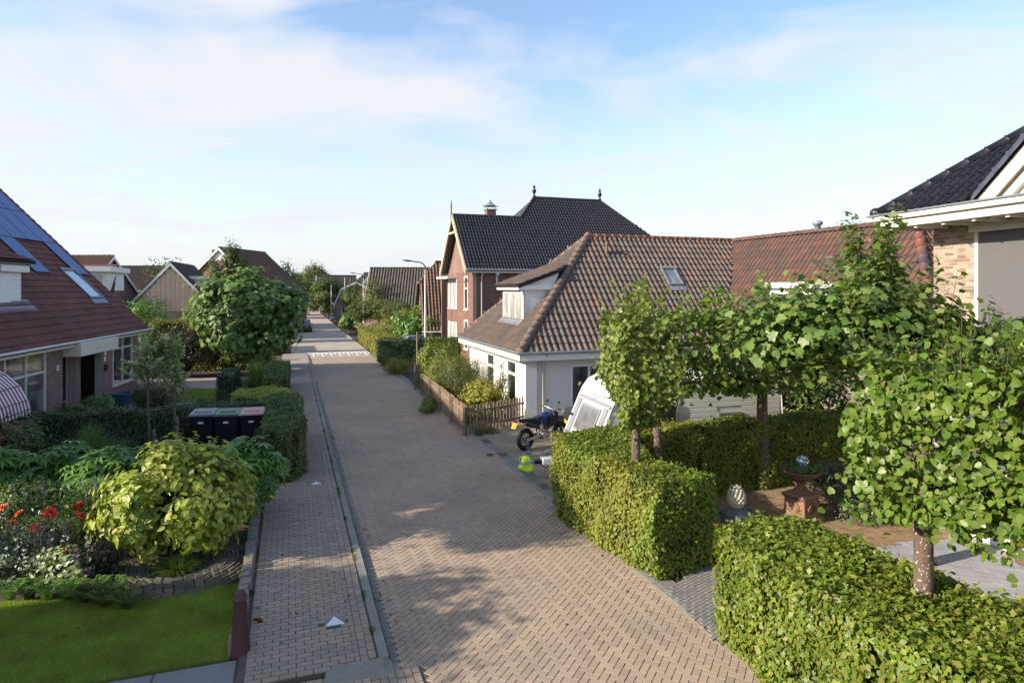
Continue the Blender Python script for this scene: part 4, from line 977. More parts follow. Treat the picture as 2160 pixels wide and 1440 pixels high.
mb = MB(); mb.slab([(-.45,DW,E3),(MX0,DW,E3),(MX0,DW/2,RW),(-.45,DW/2,RW)], (0,0,-.12)); mb.slab([(MX0-5.5,11,E3),(MX1+5.5,11,E3),(MX1,5.5,RM),(MX0,5.5,RM)], (0,0,-.12)); mb.slab([(MX1,5.5,RM-.03),(MX1+5.5,0,E3-.03),(MX1+5.5,11,E3)], (0,0,-.12)); mb.slab([(MX0,5.5,RM),(MX0-1.7,DW/2,RW),(MX0-5.5,11,E3)], (0,0,-.12)); mb.build('rear_roof_slope', m_tileD, HV)
caps(HV, (-.45,DW/2,RW+.02), (MX0-1.6,DW/2,RW+.02), .13, m_tileD, .42)
caps(HV, (MX0,5.5,RM+.02), (MX1,5.5,RM+.02), .13, m_tileD, .42)
caps(HV, (MX0-1.7,DW/2,RW+.02), (MX0,5.5,RM+.02), .13, m_tileD, .4, 'hip_tile')
caps(HV, (MX1+5.5,0,E3+.03), (MX1,5.5,RM+.02), .11, m_tileD, .42, 'hip_tile')
for x in (MX0, MX1): MB().lathe([(.14,0),(.1,.12),(.05,.2),(.15,.38),(.17,.5),(.06,.66),(.1,.74),(.1,.82),(.02,.9),(.01,1.0)], (x,5.5,RM+.05), 10).build('finial', m_black, HV)
MB().lathe([(.06,-.6),(.06,.7),(.04,.75),(.01,1.0)], (-.6,DW/2,RW+.1), 8).build('finial', M('grey_green_wood', (.16,.18,.13), .7, .2), HV)
m_barge = M('barge_paint', (.42,.36,.27), .6, .1)
for s_ in (0, 1):
    yb = -.05 if s_ == 0 else DW+.05
    mb = MB(); mb.slab([(-.5,yb,E3-.45),(-.5,yb,E3+.02),(-.5,DW/2,RW+.12),(-.5,DW/2,RW-.35)], (-.1,0,0)); mb.build('bargeboard', m_barge, HV)
mb = MB(); mb.box(-.58,-.48,DW/2-.9,DW/2+.9,RW-1.35,RW-1.2); mb.build('tie_beam', m_barge, HV)
mb = MB(); mb.tube([(-.5,-.08,E3-.02),(17.6,-.08,E3-.02)], .08, 8); mb.build('gutter', m_metal, HV)
mb = MB(); mb.box(-.4,17.4,-.02,.26,E3-.22,E3-.1); mb.build('soffit', m_cream, HV)
mb = MB(); mb.tube([(.6,-.05,E3-.1),(.6,.2,E3-.5),(.6,.22,0)], .05, 8); mb.build('downpipe', m_cream, HV)
mb = MB(); mb.box(1.55,1.75,-.05,.28,E3-.35,E3-.2); mb.box(1.6,1.7,.15,.28,E3-1.3,E3-.35); mb.build('bracket', m_cream, HV)
ch = MB(); ch.box(2.55,3.25,5.4,6.1,8.4,10.95); cho = ch.build('chimney', m_brickD, HV)
mb = MB(); mb.box(2.48,3.32,5.33,6.17,10.95,11.02); mb.build('chimney_slab', m_conc, cho)
mb = MB()
for x in (2.55,3.21):
    for y in (5.42,6.06): mb.box(x,x+.04,y,y+.04,11.02,11.26)
mb.lathe([(.66,11.26),(.42,11.35),(.2,11.5),(.05,11.7),(.03,11.78)], (2.9,5.75,0), 4); mb.build('chimney_cap', m_lead, cho)
mb = MB(); mb.box(-.7,0,4.6,8.2,5.78,5.95); mb.build('bay_cornice', m_white, HV)
# ================================================================== right house
m_brickR = M('yellow_brown_brick', (.36,.24,.15), .85, .2, 2, 60, .4, .003, pieces=[(.42,.33,.25),(.36,.27,.20),(.25,.165,.125),(.45,.36,.28),(.19,.125,.105),(.38,.285,.21)])
m_mortarR = M('cream_mortar', (.5,.45,.38), .95, .1)
HR = thing('corner_house', 'yellow brick corner house with black glazed roof and wide cream eaves', 'house', (10.25,15.55,0), ROT_NEAR)
holesR = [(0.9,4.4,3.25,6.05)]
brick_wall(HR, (0,0,2.9), (0,-1,0), 9.0, 3.6, m_brickR, m_mortarR, L=.22, H=.078, J=.012, holes=[(1.1,5.0,.35,3.45)], limit=300)
mb = MB(); mb.box(.01,.3,-9,0,0,2.9); mb.build('lower_wall', m_stucco, HR)
brick_wall(HR, (7.0,.0,0), (-1,0,0), 6.99, 6.5, m_brickR, m_mortarR, L=.22, H=.078, J=.012, limit=60)
MB().box(-.008,.09,-.80,-.70,2.9,6.4).build('pilaster', m_brickR, HR)
sc_m = M('roller_screen_cloth', (.115,.11,.115), .8, .06, 1, 200, .2, .002)
sr = MB(); sr.box(.02,.04,-4.92,-1.18,3.28,6.28); sro = sr.build('roller_screen', sc_m, HR)
mb = MB(); mb.box(-.02,.06,-1.18,-1.1,3.2,6.28); mb.box(-.02,.06,-5.0,-4.92,3.2,6.28); mb.box(-.03,.07,-5.0,-1.1,3.18,3.27); mb.build('screen_guide', m_cream, sro)
mb = MB(); mb.box(-.10,.05,-5.1,-1.02,6.28,6.49); mb.build('screen_box', m_cream, sro, bevel=.01)
SZ = 6.5; OV = .95
mb = MB(); mb.box(-OV,3,-9.5,OV*.8,SZ+.02,SZ+.06); mb.build('soffit', m_cream, HR)
sm_ = MB(); sm_.box(-OV+.05,-.02,-.03,.05,SZ-.06,SZ+.018); sme2 = sm_.mesh('soffit_batten', m_cream)
for k in range(10): link_mesh('soffit_batten', sme2, HR, None, Matrix.Translation((0,.35-k*.75,0)))
mb = MB(); mb.box(-OV-.03,-OV,-9.5,OV*.8+.03,SZ-.0,SZ+.27); mb.box(-OV,7,OV*.8,OV*.8+.03,SZ,SZ+.27); mb.build('fascia', m_cream, HR)
mb = MB(); mb.box(-OV-.12,-OV-.031,-9.5,OV*.8+.12,SZ+.19,SZ+.31); mb.box(-OV-.031,7,OV*.8+.031,OV*.8+.12,SZ+.19,SZ+.31); mb.build('gutter_board', m_cream, HR)
mb = MB(); mb.box(-OV-.16,-OV-.05,-9.5,OV*.8+.16,SZ+.31,SZ+.35); mb.box(-OV-.05,7,OV*.8+.05,OV*.8+.16,SZ+.31,SZ+.35); mb.build('gutter', m_metal, HR)
RR = 5.0; TR = .82
P0 = Vector((-OV+.02, OV*.8, SZ+.36)); vR = slopeV((1,0,TR)); LR = RR*math.sqrt(1+TR*TR)
roof_plane(HR, P0, (0,-1,0), vR, [(0,0),(2.3,0),(5.3,LR*.80),(RR,LR)], .245, .36, PANLO, m_tileD, m_under, 150)
roof_plane(HR, P0, (0,-1,0), vR, [(7.8,0),(9.8,0),(9.8,LR),(RR,LR),(5.3,LR*.80)], .245, .36, PANLO, m_tileD, m_under, 0)
mb = MB(); mb.slab([P0, P0+Vector((RR,-RR,RR*TR)), P0+Vector((9,-RR,RR*TR)), P0+Vector((12,0,0))], (0,0,-.1)); mb.build('rear_roof_slope', m_tileD, HR)
caps(HR, P0+Vector((0,0,.06)), P0+Vector((RR,-RR,RR*TR+.06)), .13, m_tileD, .44, 'hip_tile'); cap_end(HR, P0+Vector((-.02,.02,.05)), .14, m_tileD)
# front gable dormer rising from the eave
gy0, gy1 = OV*.8-2.4, OV*.8-7.9; gm = (gy0+gy1)/2; gh = 2.55; gx = -OV+.35
mb = MB(); mb.slab([(gx+.12,gy0,SZ+.36),(gx+.12,gy1,SZ+.36),(gx+.12,gm,SZ+.3+gh)], (.2,0,0)); mb.build('gable_boarding', m_cream, HR)
for a, b in ((gy0, gm), (gy1, gm)):
    A = Vector((gx, a, SZ+.33)); B = Vector((gx, b, SZ+.33+gh)); t_ = (B-A).normalized(); nrm = Vector((0,-t_.z,t_.y)); nrm = nrm if nrm.z > 0 else -nrm
    mb = MB(); mb.slab([A, B, B-nrm*.28, A-nrm*.28], (-.05,0,0)); mb.slab([A-nrm*.36, B-nrm*.36, B-nrm*.5, A-nrm*.5], (.1,0,0)); mb.build('bargeboard', m_cream, HR)
    sl = MB(); sl.slab([A+nrm*.02+Vector((-.08,0,0)), B+nrm*.02+Vector((-.08,0,0)), B+nrm*.02+Vector((3.6,0,0)), A+nrm*.02+Vector((.4,0,0))], nrm*.08); sl.build('gable_roof', m_tileD, HR)
    caps(HR, A+nrm*.06+Vector((-.02,0,0)), B+nrm*.06+Vector((-.02,0,0)), .14, M('slate_blue_verge', (.06,.062,.085), .35, .15, coat=.3), .42, 'verge_tile')
# balcony with iron railing
mb = MB(); mb.box(-1.5,.0,-8.5,-.95,2.9,3.1); bal = mb.build('balcony', m_stucco, HR)
mb = MB(); mb.tube([(-1.45,-.98,4.15),(-1.45,-8.4,4.15)], .025, 6); mb.tube([(-1.45,-.98,3.2),(-1.45,-8.4,3.2)], .018, 6); mb.tube([(0,-.98,4.15),(-1.45,-.98,4.15)], .025, 6); mb.build('handrail', m_black, bal)
bm_ = MB(); bm_.tube([(0,0,3.2),(-.03,0,3.5),(-.12,0,3.85),(-.05,0,4.15)], .012, 5); bme = bm_.mesh('baluster', m_black)
for k in range(56): link_mesh('baluster', bme, bal, None, Matrix.Translation((-1.45,-1.05-k*.13,0)))
mb = MB(); mb.box(-1.5,-.01,-8.5,-.95,0,.5); mb.build('steps', m_stucco, HR)
for y in (-1.15,-4.4,-8.3): MB().lathe([(.14,.5),(.12,.6),(.10,2.7),(.15,2.9)], (-1.3,y,0), 12).build('column', m_stucco, HR)
# ================================================================== houses further away
def gable_house(name, label, loc, rot, w, d, eave, ridge, wallm, tilem, axis='y', over=.25, barge=None, wins=(), gable=None, chim=None, hipped=0.0, halfhip=0.0, tmpl=PANLO, tw=.25, th=.36, group=None, lower=0.0, gambrel=None):
    """ridge along local y (depth d); gable faces -y (towards the camera side). w across x. axis x: ridge along x"""
    H = thing(name, label, 'house', loc, rot, group)
    barge = barge or m_white; gable = gable or wallm
    if axis == 'x': a, b = w/2, d/2
    else: a, b = d/2, w/2
    # build in frame where ridge runs along 'r', cross axis 'c'
    R_ = (Vector((1,0,0)), Vector((0,1,0))) if axis == 'x' else (Vector((0,1,0)), Vector((1,0,0)))
    r, c = R_; Z = Vector((0,0,1))
    mb = MB()
    for s_ in (-1, 1): mb = MB(); mb.slab([r*-a+c*(s_*b), r*a+c*(s_*b), r*a+c*(s_*b)+Z*eave, r*-a+c*(s_*b)+Z*eave], c*(-s_*.2)); mb.build('wall', wallm, H)
    prof = [(b, eave), (0, ridge)] if gambrel is None else [(b, eave), (gambrel[0], gambrel[1]), (0, ridge)]
    for s_ in (-1, 1):
        mb = MB(); pts = [r*(s_*a)+c*b, r*(s_*a)-c*b, r*(s_*a)-c*b+Z*eave]+[r*(s_*a)-c*q+Z*(z-.1) for q, z in prof[1:]]+[r*(s_*a)+c*q+Z*(z-.1) for q, z in prof[1:-1][::-1]]+[r*(s_*a)+c*b+Z*eave]
        if halfhip: pts = [r*(s_*a)+c*b, r*(s_*a)-c*b, r*(s_*a)-c*b+Z*eave, r*(s_*a)-c*(b*.32)+Z*(eave+(ridge-eave)*.68-.1), r*(s_*a)+c*(b*.32)+Z*(eave+(ridge-eave)*.68-.1), r*(s_*a)+c*b+Z*eave]
        if hipped == 0: mb.slab(pts, r*(-s_*.2)); mb.build('gable_wall', gable, H)
        if halfhip:
            zc = eave+(ridge-eave)*.68; mb = MB(); mb.slab([r*(s_*(a+over))+c*(b*.36)+Z*zc, r*(s_*(a+over))-c*(b*.36)+Z*zc, r*(s_*(a+over-halfhip))+Z*ridge], Z*-.1); mb.build('half_hip', tilem, H)
    for s_ in (-1, 1):
        cc = c*s_
        U = r if (r.cross(-cc)).z > 0 else -r
        for k in range(len(prof)-1):
            (q0, z0), (q1, z1) = prof[k], prof[k+1]
            if k == 0:
                f = over/(q0-q1); q0e, z0e = q0+over, z0-(z1-z0)*f
            else: q0e, z0e = q0, z0
            V = (cc*(q1-q0e)+Z*(z1-z0e)); L = V.length; V.normalize()
            O = r*(-(a+over) if U == r else (a+over))+cc*q0e+Z*(z0e+.02); wd = 2*(a+over)
            if hipped and k == len(prof)-2: poly = [(0,0),(wd,0),(wd-hipped,L),(hipped,L)]
            elif halfhip and k == len(prof)-2: poly = [(0,0),(wd,0),(wd,L*.68),(wd-halfhip,L),(halfhip,L),(0,L*.68)]
            else: poly = [(0,0),(wd,0),(wd,L),(0,L)]
            roof_plane(H, O, U, V, poly, tw, th, tmpl, tilem, m_under, 0, name='roof', thick=.1)
        if barge and hipped == 0 and not halfhip:
            for e in (-1, 1):
                mb = MB()
                for k in range(len(prof)-1):
                    (q0, z0), (q1, z1) = prof[k], prof[k+1]
                    A = r*(e*(a+over+.02))+cc*(q0+(over if k == 0 else 0))+Z*(z0-(over*(z1-z0)/(q0-q1) if k == 0 else 0)); B = r*(e*(a+over+.02))+cc*q1+Z*z1
                    mb.slab([A, B, B-Z*.3, A-Z*.3], r*(e*.05))
                mb.build('bargeboard', barge, H)
        mb = MB(); g0 = r*-(a+over)+c*(s_*(b+over+.05))+Z*(eave-over*1.0); mb.tube([g0, g0+r*(2*(a+over))], .06, 6); mb.build('gutter', m_white, H)
    if hipped:
        for s_ in (-1, 1):
            e = r*(s_*(a+over)); top_ = r*(s_*(a+over-hipped))+Z*ridge; mb = MB(); mb.slab([e+c*(b+over)+Z*(eave-.2), e-c*(b+over)+Z*(eave-.2), top_], Z*-.1); mb.build('hip_roof', tilem, H)
            mb = MB(); mb.slab([r*(s_*a)+c*b, r*(s_*a)-c*b, r*(s_*a)-c*b+Z*eave, r*(s_*a)+c*b+Z*eave], r*(-s_*.2)); mb.build('end_wall', wallm, H)
    caps(H, r*-(a+over-hipped-halfhip)+Z*(ridge+.04), r*(a+over-hipped-halfhip)+Z*(ridge+.04), .13, tilem, .5)
    if chim:
        x, y, zt = chim; mb = MB(); mb.box(x-.3,x+.3,y-.3,y+.3,eave,zt); c_ = mb.build('chimney', M('chimney_brick', (.12,.08,.07), .9, .2), H); MB().box(x-.36,x+.36,y-.36,y+.36,zt,zt+.08).build('chimney_cap', m_conc, c_)
    for wd_ in wins:
        face, u, z, ww, hh, nc = wd_[:6]; gm_ = wd_[6] if len(wd_) > 6 else m_glass
        if face == '-y': P_, U_ = Vector((u, -(d/2)-.012, z)), Vector((1,0,0))
        elif face == '+x': P_, U_ = Vector((w/2+.012, u, z)), Vector((0,1,0))
        elif face == '-x': P_, U_ = Vector((-w/2-.012, u+ww, z)), Vector((0,-1,0))
        window(H, P_, U_, ww, hh, nc, None, m_white, gm_, .08, .05)
    return H
m_tan = M('vertical_timber', (.42,.29,.2), .85, .15, 1, 40, .3, .004)
m_tileB = M('dark_brown_tile', (.075,.05,.045), .75, .2, 1.5, 40, .3, .004, pieces=[(.07,.048,.042),(.09,.06,.052),(.06,.042,.04)])
m_tileG = M('grey_brown_tile', (.11,.095,.08), .8, .2, 1.5, 40, .3, .004, pieces=[(.10,.088,.075),(.13,.11,.09),(.09,.078,.068)])
m_tileO = M('brown_red_tile', (.16,.09,.065), .8, .2, 1.5, 40, .3, .004, pieces=[(.15,.085,.06),(.18,.10,.07),(.125,.075,.06)])
m_brickO = wall_mat('orange_brick', (.30,.14,.09), (.25,.115,.078), (.25,.19,.15))
m_brickP = wall_mat('pink_brick', (.31,.175,.135), (.27,.145,.11), (.30,.24,.2))
m_tan_p = M('pale_plank', (.36,.25,.18), .85, .12, 1, 40, .2, .003, pieces=[(.78,.54,.37),(.70,.48,.32),(.82,.58,.41)])
# timber gable house behind the left house
pA = W(291, 60)
H1 = gable_house('timber_gable_house', 'low house with pale timber gable and white box dormer', (pA.x+.9,66.5,0), ROT_ROAD-.05, 8.6, 11, 2.75, 7.55, m_brickP, m_tileB, barge=m_white, gable=m_tan)
for k in range(19):
    x = -3.8+k*.42; z1 = 7.2-abs(x+.2)*1.10
    if z1 > 3.1:
        mb = MB(); mb.box(x, x+.40, -5.56, -5.515, 2.9, z1); mb.build('plank', m_tan_p, H1)
mb = MB(); mb.box(.9,5.4,-3.6,1.2,3.6,6.0); dm1 = mb.build('box_dormer', m_white, H1); MB().box(.6,5.7,-3.9,1.5,6.0,6.3).build('dormer_roof', m_white, dm1)
window(H1, (5.41,-3.3,3.9), (0,1,0), 4.2, 1.9, 5, None, m_white, m_glass, .09, .05); window(H1, (3.0,-3.61,3.9), (1,0,0), 2.2, 1.9, 3, None, m_white, m_glass, .09, .05)
mb = MB(); mb.box(4.6,9.0,-7.0,1.0,0,3.0); mb.box(4.4,9.3,-7.2,1.2,3.0,3.35); mb.build('garage', m_white, H1)
# brick gable house
pB = W(458, 76)
H2 = gable_house('brick_gable_house', 'orange brick house with a white gable top and brown tile roof', (pB.x+.6,82.0,0), -.12, 12.2, 10.5, 4.3, 10.0, m_brickO, m_tileO, barge=m_white, chim=(-2.9,-1.5,9.9), wins=[('-y',-.3,5.2,1.4,1.7,1),('-y',-3.5,1,1.6,1.8,2)])
mb = MB(); mb.slab([(-1.7,-5.28,8.4),(1.7,-5.28,8.4),(0,-5.28,9.85)], (0,-.03,0)); mb.build('gable_board', m_white, H2)
# second row at the left
gable_house('terraced_house', 'brown tiled house with brick gable behind the solar roof', (-42.4,59.5,0), -.10, 11, 7.6, 4.3, 8.05, m_brickP, m_tileO, axis='x', barge=m_white)
bh = thing('flat_roof_dormer_house', 'white flat roofed dormer block over a dark maroon roof', 'house', W(196,47,0), ROT_ROAD)
mb = MB(); mb.box(-3.4,1.35,-2,3,4.9,6.25); mb.build('dormer_wall', m_white, bh); mb = MB(); mb.box(-3.8,1.7,-2.5,3.4,6.25,6.62); mb.build('flat_roof', m_white, bh)
mb = MB(); mb.slab([(-4,-3.0,3.2),(1.9,-3.0,3.2),(1.2,1.5,6.9),(-4,1.5,6.9)], (0,0,-.15)); mb.build('roof', M('maroon_roof', (.12,.045,.04), .85, .2, 1, 30), bh); mb = MB(); mb.box(-4,1.7,-2.9,6,0,3.3); mb.build('wall', m_brickP, bh)
window(bh, (-1.9,-2.012,5.1), (1,0,0), 3.1, 1.0, 2, None, m_white, glass('white_blind', (.45,.46,.47), .3, .4, (.5,.5,.5)), .08, .04)
gable_house('terraced_house', 'dark roofed terrace house between the two gables further off', (W(262,95).x,95,0), ROT_ROAD-.3, 14, 8, 5.0, 8.4, m_tan, m_tileB, axis='x')
# centre houses along the far side of the road
gable_house('mansard_house', 'brown roofed brick house with clipped gable beside the villa', (-3.6,57.3,0), ROT_ROAD-.12, 9.0, 8.0, 1.75, 7.4, wall_mat('tan_brick', (.30,.18,.12), (.26,.15,.10), (.3,.24,.18)), m_tileO, axis='x', halfhip=1.5, tmpl=PANLO, tw=.28)
gable_house('long_roof_house', 'house with a long ribbed grey roof behind the round trees', (W(840,74).x+3.6,79.5,0), ROT_ROAD-.28, 15.5, 10, 2.6, 7.6, m_brickO, m_tileG, axis='x', tmpl=PANLO, tw=.34)
HB = gable_house('hip_roof_house', 'house with a wide grey brown hipped roof beyond the lamp posts', (W(745,112).x+6.5,118,0), ROT_ROAD-.2, 21, 12, 2.8, 8.0, m_brickP, m_tileG, axis='x', hipped=5.0, tw=.4, th=.5)
HG = gable_house('gambrel_house', 'small pink brick house with a white edged gambrel gable', (W(740,92).x,95.5,0), ROT_ROAD-.12, 5.8, 8, 3.1, 6.1, m_brickP, m_tileB, gambrel=(2.1,5.1), wins=[('-y',-2.0,.2,.8,2.2,1),('-y',.3,.8,1.4,1.4,2)], tw=.3)
gable_house('gambrel_house', 'house with a dark steep gable peeking over the gambrel roof', (W(766,98).x,103,0), ROT_ROAD-.12, 6.5, 8, 3.3, 7.4, m_brickP, m_tileB, tw=.3)
gable_house('far_house', 'low white walled house at the end of the road', (W(690,190).x-12,200,0), .1, 16, 9, 3.0, 6.5, m_white, m_tileO, axis='x', tw=.6, th=.8)
gable_house('far_house', 'white flat topped house behind the hipped roof', (W(690,150).x,158,0), ROT_ROAD, 9, 9, 5.0, 8.4, m_white, m_tileG, axis='x', tw=.6, th=.8)
gable_house('far_house', 'orange roofed bungalow seen down the road', (W(640,170).x,178,0), ROT_ROAD, 9, 9, 2.6, 5.2, m_brickO, m_tileO, axis='x', tw=.6, th=.8)
# unseen house added at the camera side to throw shade over the pavement
gable_house('added_shade_house', 'unseen brick house added beyond the left edge of the lawn to cast shade', (-20.5,-2.5,0), ROT_NEAR, 12, 13.0, 3.2, 9.0, m_brickL, m_tileL, tw=.6, th=.7)
# ================================================================== street lamps and posts
m_pole = M('lamp_pole', (.42,.43,.47), .45, .08, 1, 30, .05, .001, metal=.5)
m_head = M('lamp_head', (.05,.055,.06), .4, .1)
def lamp(px, Y, h, label, arm=1.3, double=False, grp='street lamps along the road'):
    t = thing('street_lamp', label, 'street lamp', W(px, Y), 0, grp)
    MB().tube([(0,0,-.02),(0,0,1.3),(0,0,1.32),(0,0,h-.5)], [.10,.10,.075,.055], 10).build('pole', m_pole, t)
    dr = Vector((-1,-.1,0)).normalized()
    pth = [Vector((0,0,h-.52)), Vector((0,0,h-.3)), dr*.12+Vector((0,0,h-.12)), dr*.35+Vector((0,0,h+.02)), dr*arm*.75+Vector((0,0,h+.10))]
    MB().tube(pth, [.055,.052,.048,.042,.04], 8).build('arm', m_head, t)
    a = dr*arm*.7+Vector((0,0,h+.10)); b = dr*(arm+.35)+Vector((0,0,h+.17)); s_ = dr.cross(Vector((0,0,1)))
    q = MB(); V = []
    for f, wd, th_ in ((0,.05,.03),(.2,.13,.06),(.6,.15,.065),(.92,.12,.05),(1,.03,.02)):
        c = a.lerp(b, f)
        V += [c+s_*wd, c+s_*wd*.6+Vector((0,0,th_)), c-s_*wd*.6+Vector((0,0,th_)), c-s_*wd, c-s_*wd*.8-Vector((0,0,th_*.7)), c+s_*wd*.8-Vector((0,0,th_*.7))]
    q.add(V, [(i*6+j, i*6+(j+1)%6, i*6+6+(j+1)%6, i*6+6+j) for i in range(4) for j in range(6)]+[tuple(range(5,-1,-1)), tuple(range(24,30))], True)
    hd = q.build('lamp_head', m_head, t)
    MB().obox(a.lerp(b,.3)-s_*.08-Vector((0,0,.058)), (b-a).normalized(), s_, (0,0,1), .32, .16, .01).build('lens', m_glass_pale, hd)
    return t
lamp(897, 47.0, 6.95, 'tall street lamp rising beside the villa, nearest in the row')
lamp(766.6, 81.0, 6.9, 'street lamp behind the yellow flowering hedge in the middle')
lamp(698.7, 113, 6.3, 'street lamp at the low brown hedge further down the road')
lamp(673.6, 137, 5.4, 'small street lamp at the very end of the road')
def post(px, Y, h, r, label, mat, name='wooden_post', cat='post'):
    t = thing(name, label, cat, W(px,Y), 0, None); MB().tube([(0,0,-.05),(0,0,h*.5),(0,0,h)], [r,r*.93,r*.85], 8).build('shaft', mat, t); MB().lathe([(r*.9,h),(r*.6,h+r*.5),(.005,h+r*.7)], (0,0,0), 8).build('top_cap', mat, t); return t
m_wood = M('grey_brown_wood', (.24,.17,.115), .88, .25, 4, 50, .5, .006, dirt=(.2,.19,.16), dirt_amt=.5)
post(727.5, 91, 6.6, .10, 'bare white pole in front of the gambrel house', m_pole, 'flag_pole', 'pole')
post(739, 122, 7.0, .16, 'thick pale mast above the gambrel gable', m_wood, 'mast', 'pole')
fp = post(680.7, 150, 6.4, .08, 'flag pole with a white pennant at the far bend', m_pole, 'flag_pole', 'pole')
mb = MB(); mb.slab([(-.0,-.1,6.3),(-.1,-.1,4.2),(-.75,-.1,4.0)], (0,.02,0)); mb.build('pennant', m_white, fp)
post(880, 36.5, 2.55, .06, 'thin wooden post before the dark hedge', m_wood)
post(822, 66, 1.9, .06, 'wooden post among the yellow shrubs', m_wood)
# ================================================================== fences
FP = thing('picket_fence', 'long weathered picket fence along the drive and road edge', 'fence', (0,0,0), 0)
pk = MB(); pk.add([(-.035,0,0),(.035,0,0),(.035,.02,0),(-.035,.02,0),(-.035,0,.96),(.035,0,.96),(.035,.02,.96),(-.035,.02,.96),(-.015,0,1.0),(.015,0,1.0),(.015,.02,1.0),(-.015,.02,1.0)], [(0,3,2,1),(0,1,5,4),(1,2,6,5),(2,3,7,6),(3,0,4,7),(4,5,9,8),(5,6,10,9),(6,7,11,10),(7,4,8,11),(8,9,10,11)]); 
pme = pk.mesh('picket', M('picket_wood', (.26,.18,.12), .88, .2, 5, 50, .5, .005, pieces=[(.24,.165,.11),(.30,.21,.14),(.20,.145,.105),(.33,.25,.18)]))
fa, fb, fc = G(985,918), G(893,832), G(1113,893)
def run(A, B, step, skip_first=False):
    A, B = Vector((A.x,A.y,0)), Vector((B.x,B.y,0)); n = int((B-A).length/step); d = (B-A).normalized(); s_ = d.cross(Vector((0,0,1)))
    for i in range(1 if skip_first else 0, n+1):
        p = A+d*(i*step); ml = random.gauss(0,.012)
        M4 = frame(p+Vector((0,0,.02)), (d+Vector((0,0,ml))).normalized(), -s_, (Vector((0,0,1))+d*random.gauss(0,.015)).normalized(), 1, 1, 1+random.uniform(-.03,.03))
        link_mesh('picket', pme, FP, None, M4)
    for z in (.25, .75):
        mb = MB(); mb.obox(A-s_*.045+Vector((0,0,z)), d, (0,0,1), s_, (B-A).length, .07, .035); mb.build('rail', m_wood, FP)
    k = max(1, int((B-A).length/2.2))
    for i in range(k+1):
        p = A.lerp(B, i/k)-s_*.10; mb = MB(); mb.box(p.x-.04,p.x+.04,p.y-.04,p.y+.04,-.02,.98); mb.build('post', m_wood, FP)
run(fa, fb, .118); run(fa, fc, .155, True)
# plank screen further on
SC = thing('plank_screen', 'short horizontal plank screen at the end of the picket fence', 'fence', G(876,822), ROT_ROAD)
for i, z in enumerate((.1,.32,.54,.76,.98)):
    MB().box(0,1.5,-.01,.01,z,z+.17).build('plank', m_wood, SC)
for x in (-.04,1.5): MB().box(x,x+.07,-.03,.03,0,1.25).build('post', m_wood, SC)
MB().box(-.04,1.57,-.035,.035,1.25,1.29).build('top_rail', m_wood, SC)
# dark iron fence far
IF = thing('iron_fence', 'low dark railing beside the road in front of the yellow flowers', 'fence', (0,0,0), 0)
A, B = G(772,718), G(739,694); dv = (B-A); n = 44
bar = MB(); bar.box(-.012,.012,-.012,.012,0,1.05); bme = bar.mesh('bar', m_black)
for i in range(n+1): link_mesh('bar', bme, IF, None, Matrix.Translation(A+dv*(i/n)))
for z in (.15,1.0):
    mb = MB(); mb.obox(A+Vector((0,0,z)), dv.normalized(), (0,0,1), Vector((1,0,0)), dv.length, .04, .03); mb.build('rail', m_black, IF)
# ================================================================== leaf colours
YG = leaf_mat('hornbeam', [(.10,.165,.014),(.16,.23,.022),(.21,.26,.035),(.075,.13,.014),(.25,.24,.045),(.13,.20,.022)], .30, .45, .4, .3)
YGB = leaf_mat('hornbeam_sunburnt', [(.16,.19,.022),(.23,.24,.035),(.28,.26,.055),(.11,.16,.018),(.29,.23,.075),(.17,.22,.028)], .28, .5, .35, .35)
YGM = leaf_mat('hornbeam_mixed', [(.11,.175,.016),(.165,.235,.022),(.21,.26,.035),(.08,.14,.014),(.15,.21,.03)], .30, .5, .35, .3, alt=[(.19,.21,.025),(.27,.26,.045),(.24,.25,.04),(.14,.20,.02),(.28,.26,.06)], alt_scale=.45)
DK = leaf_mat('dark_hedge', [(.035,.068,.022),(.052,.095,.028),(.075,.125,.042),(.028,.054,.018)], .15, .4, .5, .3)
DKG = leaf_mat('green_hedge', [(.06,.11,.024),(.09,.155,.032),(.125,.19,.042),(.045,.085,.02),(.17,.20,.045)], .22, .45, .4, .3)
LIN = leaf_mat('linden', [(.075,.145,.018),(.11,.19,.024),(.15,.23,.03),(.06,.11,.016),(.20,.25,.045),(.095,.165,.025)], .35, .42, .4, .2)
LIN2 = leaf_mat('linden_pale', [(.13,.185,.028),(.18,.235,.04),(.24,.275,.07),(.09,.14,.022),(.28,.30,.10)], .35, .45, .35, .25)
PLA = leaf_mat('plane_leaf', [(.07,.14,.024),(.105,.19,.032),(.15,.235,.045),(.055,.11,.022),(.21,.26,.07),(.11,.18,.045)], .32, .42, .4, .25)
GOLD = leaf_mat('golden_leaf', [(.27,.34,.04),(.38,.43,.07),(.19,.27,.032),(.50,.50,.15),(.32,.39,.055),(.15,.23,.028)], .35, .42, .4, .3)
FAT = leaf_mat('fatsia_leaf', [(.085,.18,.03),(.13,.25,.045),(.17,.29,.055),(.065,.15,.03)], .28, .38, .5, .25)
VAR = leaf_mat('silver_leaf', [(.36,.44,.22),(.45,.52,.32),(.27,.35,.16),(.52,.57,.40)], .3, .5, .3, .2)
OLI = leaf_mat('olive_leaf', [(.09,.10,.03),(.13,.135,.045),(.07,.085,.025),(.16,.15,.06)], .25, .5, .3, .3)
PUR = leaf_mat('purple_dark_leaf', [(.028,.022,.018),(.045,.032,.024),(.035,.045,.018),(.02,.02,.014)], .15, .45, .4, .3)
FARG = leaf_mat('far_tree_leaf', [(.065,.10,.03),(.095,.135,.04),(.13,.165,.048),(.045,.075,.024)], .2, .6, .2, .35)
